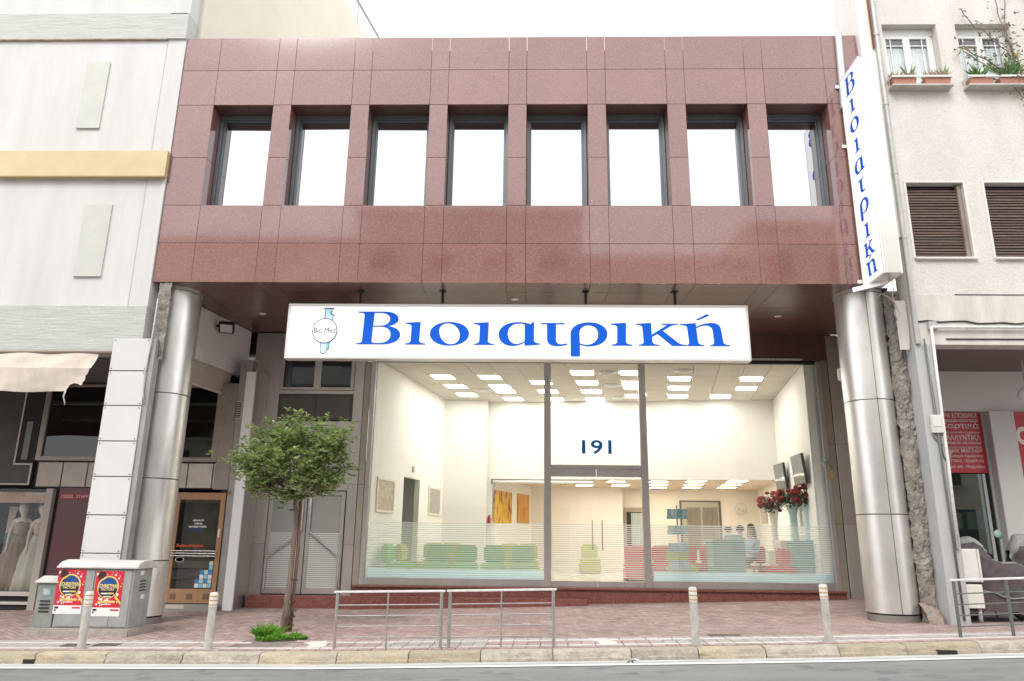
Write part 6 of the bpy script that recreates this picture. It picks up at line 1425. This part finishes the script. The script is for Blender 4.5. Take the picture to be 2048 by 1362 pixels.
# posters
PR = mat('poster_red', (.62,.022,.045), .5, c2=(.52,.015,.035), nscale=4); PD = mat('poster_white', (.82,.79,.77), .5); PB = mat('poster_blue', (.01,.10,.34), .4, c2=(.02,.03,.09), nscale=5); PN = mat('poster_navy', (.008,.012,.045), .4); PGd = mat('poster_gold', (.80,.47,.05), .4, c2=(.85,.6,.25), nscale=6); PBk = mat('poster_hat', (.035,.018,.015), .5)
def poster(xa, za, w, h, tilt, label, y=cy-.016):
    t = thing('poster', label, 'poster', (xa+w/2, y, za))
    def lay(nm, pts, m_, d):
        b = B(); b.prism(pts, lambda u, v, q: (xa+u*w+(1-v)*0, q, za+v*h), y-d, y-d+.0008); return part(nm, b, m_, t)
    lay('sheet', [(0,0),(1,0),(1,1),(0,1)], PD, .001); lay('red_field', [(0,.19),(1,.19),(1,1),(0,1)], PR, .002)
    asp = w/h
    def disc(nm, cx, cy_, r, m_, d, n=24): lay(nm, [(cx+r*math.cos(2*math.pi*k/n), cy_+r*asp*math.sin(2*math.pi*k/n)) for k in range(n)], m_, d)
    random.seed(4)
    bd = B()
    for k in range(60):
        u, v = random.random(), random.uniform(.22,.99)
        if math.hypot(u-.48,(v-.64)/asp) < .42: continue
        r = random.choice([.015,.025,.035,.05])
        if u-r < 0 or u+r > 1 or v+r*asp > 1: continue
        bd.add([(xa+(u+r*math.cos(q*math.pi/5))*w, y-.0028, za+(v+r*asp*math.sin(q*math.pi/5))*h) for q in range(10)], [tuple(range(10))])
    part('white_dots', bd, PD, t)
    disc('gold_ring', .48,.64,.385, PGd, .003); disc('blue_disc', .48,.64,.335, PB, .004)
    lay('dark_half', [(.48+.335*math.cos(math.pi+math.pi*k/16), .60+.335*asp*math.sin(math.pi+math.pi*k/16)*.86) for k in range(17)], PN, .005)
    lay('hat', [(.06,.90),(.12,.985),(.30,.99),(.36,.89),(.30,.82),(.13,.80)], PBk, .005); lay('hat_band', [(.17,.80),(.34,.87),(.40,.90),(.36,.83),(.22,.775)], PGd, .006)
    lay('handle', [(.74,.42),(.80,.46),(1.0,.31),(1.0,.25)], PGd, .005)
    text_on('poster_title', 'CHRISTMAS', mat('poster_yellow', (.85,.62,.16), .5), t, (xa+.17*w, y-.0058, za+.625*h), (1,0,0), (0,0,1), w=.66*w, h=.085*h, bold=.03, ext=.0006)
    text_on('poster_title', 'FACTORY', MATS['poster_yellow'], t, (xa+.25*w, y-.0058, za+.565*h), (1,0,0), (0,0,1), w=.48*w, h=.05*h, bold=.03, ext=.0006)
    lay('text_line', [(.26,.485),(.48,.485),(.48,.515),(.26,.515)], PD, .006); lay('text_line', [(.49,.485),(.72,.485),(.72,.52),(.49,.52)], PGd, .006); lay('text_line', [(.36,.425),(.62,.425),(.62,.445),(.36,.445)], PD, .006)
    lay('ribbon', [(.18,.295),(.80,.295),(.80,.34),(.18,.34)], MATS['poster_gold'], .004); lay('text_line', [(.32,.255),(.66,.255),(.66,.275),(.32,.275)], PD, .004)
    lay('logo_block', [(.04,.115),(.18,.115),(.18,.16),(.04,.16)], PN, .003); lay('logo_block', [(.66,.12),(.96,.12),(.96,.155),(.66,.155)], PR, .003); lay('logo_block', [(.04,.065),(.10,.065),(.10,.10),(.04,.10)], PN, .003)
    return t
pzb = PZ(180,1232,cy); pzt = PZ(180,1139,cy)
poster(PX(110,1185,cy)+.02, pzb+.03, .475, pzt-pzb-.03, 0, 'red Christmas poster on the cabinet door next to the narrow cabinet'); poster(PX(189,1185,cy), pzb, .475, pzt-pzb-.02, 0, 'red Christmas poster on the cabinet door next to the steel column')
# ------------------------------------------------------------------ young street tree with stake
tp = onG(572,1262); tx, ty, tz = tp
TRK = mat('bark', (.23,.17,.14), .9, c2=(.14,.105,.09), nscale=8, nstretch=(3,3,.5), bump=.8, bscale=18); STK = mat('stake_wood', (.22,.125,.085), .8, c2=(.15,.085,.06), nscale=6, nstretch=(4,4,.4))
tree = thing('street_tree', 'young clipped street tree with a rounded pale green crown, tied to a stake', 'tree', tp)
cw = lambda px, py, dy=0: atY(px, py, ty+dy)
b = B(); tr = [cw(568,1262), cw(573,1215), cw(581,1150), cw(588,1080), cw(592,1030), cw(590,1000), cw(592,960)]; tr[0].z = tz-.05
b.tube(tr, [.078,.06,.048,.042,.038,.036,.026], 10); part('trunk', b, TRK, tree, smooth=True)
b = B(); s0 = cw(580,1262,.03); s0.z = tz-.05; b.tube([s0, cw(596,1100,.05), cw(602,985,.06)], [.032,.030,.028], 8); part('stake', b, STK, tree, smooth=True)
b = B()
for py in (1160,1020): q = cw(586,py,.02); b.tube([(q.x-.05,q.y-.05,q.z),(q.x+.05,q.y-.05,q.z+.01),(q.x+.07,q.y+.05,q.z),(q.x-.05,q.y+.04,q.z),(q.x-.05,q.y-.05,q.z)], .009, 5)
part('tie', b, DARKJ, tree)
random.seed(31)
limbs = B(); tips = []; fork = cw(590,1000)
targets = [(470,912,.1),(500,890,-.3),(520,868,.3),(545,855,-.2),(575,850,.2),(597,838,0),(640,852,.3),(668,858,-.3),(692,870,.1),(690,930,.3),(678,960,-.2),(650,972,.2),(510,948,-.3),(535,962,.3),(600,960,-.5),(560,915,-.55),(620,900,-.55),(650,915,-.4),(520,915,-.45),(590,890,.5),(560,940,.45),(640,940,.5),(488,928,.2),(690,895,0),(615,930,-.6),(575,870,-.4),(655,880,-.45),(545,890,-.5),(610,862,-.35),(500,968,0),(575,985,-.2)]
for px, py, dy in targets:
    e = cw(px, py, dy*1.0); m_ = (fork+e)/2+Vector((random.uniform(-.06,.06),random.uniform(-.06,.06),-.05)); limbs.tube([fork, m_, e], [.016,.010,.004], 5); tips.append((e, m_))
part('limbs', limbs, TRK, tree, smooth=True)
def leafm(b, p, d, L, w, up):
    s = d.cross(up); s = s.normalized() if s.length > .05 else Vector((1,0,0)); n_ = s.cross(d).normalized()
    b.add([p, p+d*L*.35+s*w*.45+n_*.006, p+d*L*.75+s*w*.42, p+d*L, p+d*L*.75-s*w*.42, p+d*L*.35-s*w*.45+n_*.006, p+d*L*.5-n_*.010], [(0,1,6),(1,2,6),(2,3,6),(3,4,6),(4,5,6),(5,0,6)])
lv = [B() for _ in range(3)]
for e, m_ in tips:
    for k in range(40):
        f = random.uniform(.35,1.08); base = m_.lerp(e, f)+Vector((random.gauss(0,.10),random.gauss(0,.10),random.gauss(0,.075)))
        for q in range(random.randint(6,9)):
            a = random.uniform(0,6.28); d = Vector((math.cos(a),math.sin(a),random.uniform(-.15,.75))).normalized(); leafm(lv[random.choice((0,0,1,1,1,2))], base+d*.012+Vector((0,0,random.uniform(-.03,.03))), d, random.uniform(.075,.125), random.uniform(.036,.054), Vector((0,0,1)))
def leaf_mat(name, c, tc):
    M = mat(name, c, .33, spec=.8); N = M.node_tree.nodes; L = M.node_tree.links
    t = N.new('ShaderNodeBsdfTranslucent'); t.inputs[0].default_value = (*tc,1); mx = N.new('ShaderNodeMixShader'); mx.inputs[0].default_value = .35
    L.new(N['Principled BSDF'].outputs[0], mx.inputs[1]); L.new(t.outputs[0], mx.inputs[2]); L.new(mx.outputs[0], N['Material Output'].inputs[0]); return M
LFM = [leaf_mat('tree_leaf', (.22,.31,.11), (.30,.42,.10)), leaf_mat('tree_leaf_pale', (.42,.48,.26), (.42,.5,.2)), leaf_mat('tree_leaf_dark', (.11,.18,.06), (.2,.32,.07))]
for q in range(3): o = part(['crown','crown_pale_leaves','crown_dark_leaves'][q], lv[q], LFM[q], tree, smooth=False); o['kind'] = 'stuff'
sh_ = B()
for k in range(40):
    a = random.uniform(0,6.28); p = Vector((tx+random.gauss(0,.05)+.02,ty+random.gauss(0,.05),tz+random.uniform(.05,.55))); d = Vector((math.cos(a),math.sin(a),random.uniform(.2,1))).normalized(); leafm(sh_, p+d*.04, d, .08, .035, Vector((0,0,1)))
part('trunk_shoots', sh_, mat('shoot_leaf', (.17,.14,.06), .5, c2=(.12,.17,.05), nscale=12), tree)
# grass and clover in the tree pit
gb = B(); random.seed(44); gc = onG(553,1280)
for k in range(4200):
    a = random.uniform(0,6.28); r = math.sqrt(random.random())*(.82+.18*math.sin(a*3+1)); x = gc.x+.46*r*math.cos(a); y = gc.y+.10+.26*r*math.sin(a)
    nn_ = .5+.5*mnoise.noise(Vector((x*7,y*7,3)))
    hgt = .03+.20*nn_*nn_*random.random()+(.22*random.random() if abs(x-tx+.06) < .17 and y > gc.y+.05 and random.random() < .5 else 0); blade(gb, (x,y,G(x,y)), (random.gauss(0,.5),random.gauss(0,.5),1), hgt, .02)
o = link('grass_patch', gb.mesh('grass_patch', mat('bright_grass', (.20,.44,.04), .6, c2=(.09,.24,.025), nscale=16))); o['kind'] = 'stuff'; o['label'] = 'bright green weeds around the young tree'
b = B(); b.lathe([(.36,0),(.34,.012),(.01,.014)], (gc.x,gc.y+.04,G(gc.x,gc.y)), 18, sy=.5); struct('tree_pit', b, SOIL)
gb = B(); wp = onG(1838,1240)
for k in range(60): blade(gb, (wp.x+random.gauss(0,.05),wp.y+random.gauss(0,.03),wp.z), (random.gauss(0,.6),random.gauss(0,.6),1), random.uniform(.04,.13), .02)
tag(link('weed', gb.mesh('weed', MATS['bright_grass'], off=wp), None, wp), 'small green weed growing at the foot of the broken masonry', 'weed')
# ------------------------------------------------------------------ floodlight, camera, bell box
fp = Vector((pw(2.3)+.03, 2.3, 0)); q = atY(455,656,2.3); fp.z = q.z
t = thing('floodlight', 'black floodlight on the white fascia beside the steel column', 'floodlight', fp)
c_ = Vector((q.x,2.25,q.z)); u = Vector((.95,.30,0)).normalized(); n_ = Vector((.20,-.75,-.62)).normalized(); v = n_.cross(u).normalized(); u = v.cross(n_).normalized()
def fb(hw,hh,d0,d1): return [c_-u*hw-v*hh+n_*d0, c_+u*hw-v*hh+n_*d0, c_+u*hw+v*hh+n_*d0, c_-u*hw+v*hh+n_*d0, c_-u*hw-v*hh+n_*d1, c_+u*hw-v*hh+n_*d1, c_+u*hw+v*hh+n_*d1, c_-u*hw+v*hh+n_*d1]
part('housing', B().hexa(fb(.17,.13,-.06,.06)), BLACK, t, bevel=.015); part('lens', B().hexa(fb(.13,.095,.055,.066)), mat('lamp_lens', (.62,.62,.56), .25), t); b = B(); b.bar(fp+Vector((-.03,0,.05)), c_-n_*.05, .05, .05); part('arm', b, BLACK, t)
q = atY(1652,928,YG-.25); t = thing('security_camera', 'small silver security camera at the edge of the shop glass', 'camera', (q.x+.12,YG-.06,q.z)); b = B(); b.bar((q.x-.10,YG-.34,q.z-.02),(q.x+.07,YG-.2,q.z+.05),.08,.075); part('body', b, mat('cctv_silver', (.5,.48,.46), .35, .5), t, bevel=.012); b = B(); b.tube([(q.x+.03,YG-.24,q.z+.0),(q.x+.12,YG-.2,q.z-.04),(q.x+.2,YG-.03,q.z-.05)], .018, 8); part('arm', b, MATS['cctv_silver'], t, smooth=True); b = B().box(q.x+.15,q.x+.21,YG-.072,YG-.066,q.z-.30,q.z-.12); part('yellow_tag', b, mat('tag_yellow', (.62,.45,.04), .5), t)
q = atY(1680,750,1.6); t = thing('alarm_box', 'small white alarm box behind the steel column', 'box', (q.x,1.6,q.z-.2)); b = B().box(q.x-.06,q.x+.16,1.5,1.62,q.z-.14,q.z+.14); part('case', b, WHITEP, t, bevel=.03); b = B(); b.tube([(q.x+.02,1.56,q.z-.14),(q.x+.04,1.56,q.z-2.1)], .025, 8); part('conduit', b, PAINTG, t)
# ------------------------------------------------------------------ mannequins in the dress shop window
MSK = mat('mannequin_skin', (.62,.54,.47), .45)
def mannequin(px, pyt, pyb, dress, band, wig, label, rot, gold=None):
    Y = 3.42; z0 = PZ(px,pyb,Y); z1 = PZ(px,pyt,Y); x = PX(px,pyb,Y); s = (z1-z0)/1.74; t = thing('mannequin', label, 'mannequin', (x,Y,z0)); t.scale = (s,s,s); t.rotation_euler = (0,0,rot)
    vs = [(0,0,1.0),(0,0,1.15),(0,-.01,1.32),(0,0,1.43),(0,-.005,1.50),(0,-.01,1.56),(0,-.02,1.66)]; rs = [.14,.105,.115,.09,.045,.078,.105]; es = [(i,i+1) for i in range(6)]
    def chain(a, pts):
        for p, r in pts: vs.append(p); rs.append(r); es.append((a, len(vs)-1)); a = len(vs)-1
        return a
    for sg_ in (-1,1):
        e = chain(3, [((sg_*.15,0,1.41),.05),((sg_*.21,-.01,1.15),.036),((sg_*.19,-.10,.92),.028),((sg_*.185,-.13,.85),.026)])
        for k in range(3): chain(e, [((sg_*.185+(k-1)*.016,-.15,.79),.009),((sg_*.185+(k-1)*.016,-.155,.75),.008)])
        chain(e, [((sg_*.16,-.16,.83),.009)])
        chain(0, [((sg_*.09,0,.85),.085),((sg_*.09,0,.48),.055),((sg_*.09,.01,.10),.036),((sg_*.09,-.10,.03),.032)])
    me = skin_body(vs, es, rs, [MSK], lambda c: 0); link('body', me, t)
    b = B(); b.lathe([(.46,.02),(.42,.3),(.34,.6),(.24,.9),(.165,1.06),(.128,1.16)], (0,0,0), 60, sy=.7, fn=lambda a, z: 1+.07*math.sin(a*13+z*2)*(1.2-z)+.03*math.sin(a*29)*(1.2-z)); link('skirt', b.mesh('skirt', dress, smooth=True), t)
    b = B(); b.lathe([(.130,1.13),(.125,1.18),(.150,1.30),(.145,1.36),(.10,1.40)], (0,-.01,0), 30, sy=.85, fn=lambda a, z: 1+.02*math.sin(a*9+z*40)); link('bodice', b.mesh('bodice', band, smooth=True), t)
    b = B(); b.lathe([(.004,1.825),(.08,1.81),(.135,1.75),(.150,1.63)], (0,.03,0), 20, fn=lambda a, z: 1.0 if math.sin(a) > -.35 or z > 1.72 else .35); b.grid(14, 6, lambda u, v: (.150*math.cos(math.pi*(-.1+1.2*u))*(1+.25*v), .03+.12*math.sin(math.pi*(-.1+1.2*u))*(1+.2*v), 1.64-.30*v+.01*math.sin(u*25))); link('wig', b.mesh('wig', wig, smooth=True), t)
    b = B(); b.lathe([(max(.002,.092*math.sin(q*math.pi/10)), 1.665-.125*math.cos(q*math.pi/10)) for q in range(11)], (0,-.045,0), 18); link('head', b.mesh('head', MSK, smooth=True), t)
    if gold: b = B(); b.lathe([(.004,1.838),(.08,1.822),(.12,1.775)], (0,-.01,0), 16); link('hair_highlight', b.mesh('hair_highlight', gold, smooth=True), t)
    return t
mannequin(22,1010,1182, mat('taupe_chiffon', (.30,.235,.20), .8, c2=(.24,.185,.16), nscale=5, nstretch=(4,4,.4)), mat('beaded_taupe', (.34,.27,.20), .5, fine=.3, fscale=90), mat('wig_brown', (.14,.075,.05), .4), 'mannequin in a long taupe dress with dark hair in the shop window', .25, mat('wig_gold', (.30,.22,.03), .4))
mannequin(62,1012,1182, mat('ivory_chiffon', (.52,.50,.42), .8, c2=(.44,.43,.37), nscale=5, nstretch=(4,4,.4)), mat('beaded_gold', (.46,.35,.25), .5, fine=.3, fscale=90), mat('wig_ash', (.20,.15,.12), .4), 'mannequin in a long ivory dress behind the window post', .35)
# ------------------------------------------------------------------ covered scooters and white cabinet at the right
CVD = mat('cover_maroon_grey', (.082,.066,.066), .65, c2=(.055,.043,.044), nscale=4, bump=.3, bscale=6); CVS = mat('cover_silver', (.27,.27,.26), .5, c2=(.18,.18,.175), nscale=5, bump=.3, bscale=6); TYR = mat('tyre', (.025,.025,.025), .8)
def scooter(px0, px1, Y, prof, label, lowz, top_from):
    xa, xb = PX(px0,1180,Y), PX(px1,1180,Y); xm = (xa+xb)/2; zg_ = G(xm, Y); t = thing('covered_scooter', label, 'scooter', (xm, Y, zg_))
    nu, nv = 70, 36
    def f(u, v):
        x = lerp(xa, xb, u); h = interp(prof, u); w = .30*(math.sin(math.pi*min(max(u,.03),.97))**.45)
        a = math.pi*(v-.5)*1.0; s = math.sin(a); c = math.cos(a)
        zz_ = lerp(lowz, h, max(0,c)**.55); yy_ = w*(abs(s)**.6)*(1 if s > 0 else -1)*(1.0+.10*(1-max(0,c)))
        wr = .05*mnoise.noise(Vector((x*2.5+zz_*3, zz_*4, 5)))+.03*mnoise.noise(Vector((x*9-zz_*7, zz_*9, 2)))
        return (x+wr*.5, Y+yy_+wr*(1 if s > 0 else -1), zg_+zz_+wr*.4)
    b = B(); b.grid(nu, nv, f)
    # faces over the hump are silver, the flanks dark
    for k in range(len(b.f)):
        j = k//nu; i = k % nu; vmid = (j+.5)/nv; u = (i+.5)/nu
        b.mi[k] = 1 if abs(vmid-.5) < top_from(u) else 0
    part('cover', b, [CVD, CVS], t, smooth=True)
    hem = B(); hem.tube([Vector(f(k/30, .03))+Vector((0,-.01,0)) for k in range(31)], .016, 6); part('hem', hem, CVS, t, smooth=True)
    for u in (.16, .84):
        x = lerp(xa, xb, u); b = B(); r = .20
        b.tube([(x+(r-.05)*math.cos(k*math.pi/12), Y, zg_+r+(r-.05)*math.sin(k*math.pi/12)) for k in range(25)], .05, 8); wh = part('wheel', b, TYR, t, smooth=True)
        b = B(); b.tube([(x,Y-.03,zg_+r),(x,Y+.03,zg_+r)], .11, 16); part('rim', b, PAINTG, wh)
    b = B(); b.tube([(xm-.1,Y-.16,zg_),(xm-.1,Y-.05,zg_+.3)], .015, 6); part('stand', b, BLACK, t)
    return t
p1 = [(0,1.25),(.08,1.43),(.22,1.46),(.35,1.34),(.48,1.10),(.60,1.02),(.80,1.02),(.93,.95),(1,.60)]
scooter(1916,2062,.45,p1,'scooter under a maroon grey and silver cover behind the grey green railing',.17,lambda u: .17 if u < .5 else .10)
p2 = [(0,1.15),(.1,1.45),(.3,1.48),(.5,1.2),(.75,1.0),(1,.5)]
scooter(2026,2200,1.05,p2,'scooter under a silver cover beside the shop pillar',.25,lambda u: .24)
q0, q1 = PX(1918,1150,-.02), PX(1962,1150,-.02); zq_ = PZ(1940,1217,-.02); zt_ = PZ(1940,1098,-.02); t = thing('white_cabinet', 'narrow white metal cabinet standing in front of the covered scooter', 'cabinet', ((q0+q1)/2,.1,zq_))
WC = mat('white_enamel', (.72,.70,.66), .4, c2=(.64,.62,.58), nscale=4)
zsm = lerp(zq_,zt_,.42); part('lower_box', B().box(q0,q1,-.02,.16,zq_,zsm-.02), WC, t, bevel=.012); part('upper_box', B().box(q0,q1-.02,-.02,.16,zsm+.02,zt_), WC, t, bevel=.012); part('side_flange', B().box(q1-.018,q1+.02,-.03,.15,zsm+.02,zt_), WC, t, bevel=.004)
for x in (q0+.06, q1-.06): part('leg', B().tube([(x,.07,G(x,.07)),(x,.07,zq_)], .035, 10), PAINTG, t, smooth=True)
part('joint_band', B().box(q0+.01,q1-.01,-.01,.15,zsm-.019,zsm+.019), DARKJ, t)
# litter along the gutter
random.seed(8); 
for k, (px, py, lab) in enumerate(((1272,1322,'crumpled white paper scrap in the gutter before the railing gap'),(1355,1320,'torn pinkish paper scrap in the gutter by the bollard'),(1260,1326,'dark leaf scrap beside the crumpled paper in the gutter'))):
    p = atZ(px, py, interp(ROW_K, 8.3)-.13); b = B(); b.grid(3,3,lambda u,v: (p.x+(u-.5)*.09+random.uniform(-.012,.012), p.y+(v-.5)*.07, p.z+random.uniform(.004,.035))); solo('paper_scrap', b, [SW, mat('scrap_pink', (.6,.42,.38), .7), DARKI][k], lab, 'litter')
# ------------------------------------------------------------------ houses across the street (seen only as reflections)
random.seed(77)
def house(x0, x1, h, y, wall, label, bal):
    zg_ = -.4; t = thing('apartment_house', label, 'building', ((x0+x1)/2, y-4, zg_))
    b = B().box(x0, x1, y-9, y, zg_, h); part('wall', b, wall, t)
    b = B().box(x0-.1, x1+.1, y-9, y+.25, h, h+.35); part('cornice', b, STUCCO2, t)
    n = int((x1-x0)/2.6); z = 4.2
    me = B().box(0,1.3,0,.05,0,1.6).mesh('window', DG); ms = B().box(-.1,1.4,0,.2,-.12,0).mesh('window_sill', SILL)
    while z < h-2.2:
        for k in range(n):
            x = lerp(x0,x1,(k+.5)/n)-.65; link('window', me, t, Vector((x,y,z))-t.location); link('window_sill', ms, t, Vector((x,y,z))-t.location)
        if bal: b = B(); b.box(x0+1,x1-1,y+.001,y+1.1,z-.75,z-.6); b.box(x0+1,x1-1,y+1.05,y+1.1,z-.6,z+.25); part('balcony', b, WALL_L, t)
        z += 3.1
    b = B().box(x0+.4,x1-.4,y+.002,y+.06,.0,3.0); part('shop_front', b, DG, t)
house(-14,-2,15.5,-20.5,CREAM,'cream apartment house across the street with white balconies',True)
house(-1.9,9.5,17.2,-20.5,WALL_L,'white apartment house across the street, the tallest of the row',True)
house(9.6,17.5,14.6,-20.5,STUCCO,'grey stucco house across the street without balconies',False)
house(17.6,30,16.4,-20.5,CREAM,'cream house across the street at the uphill end of the row',False)
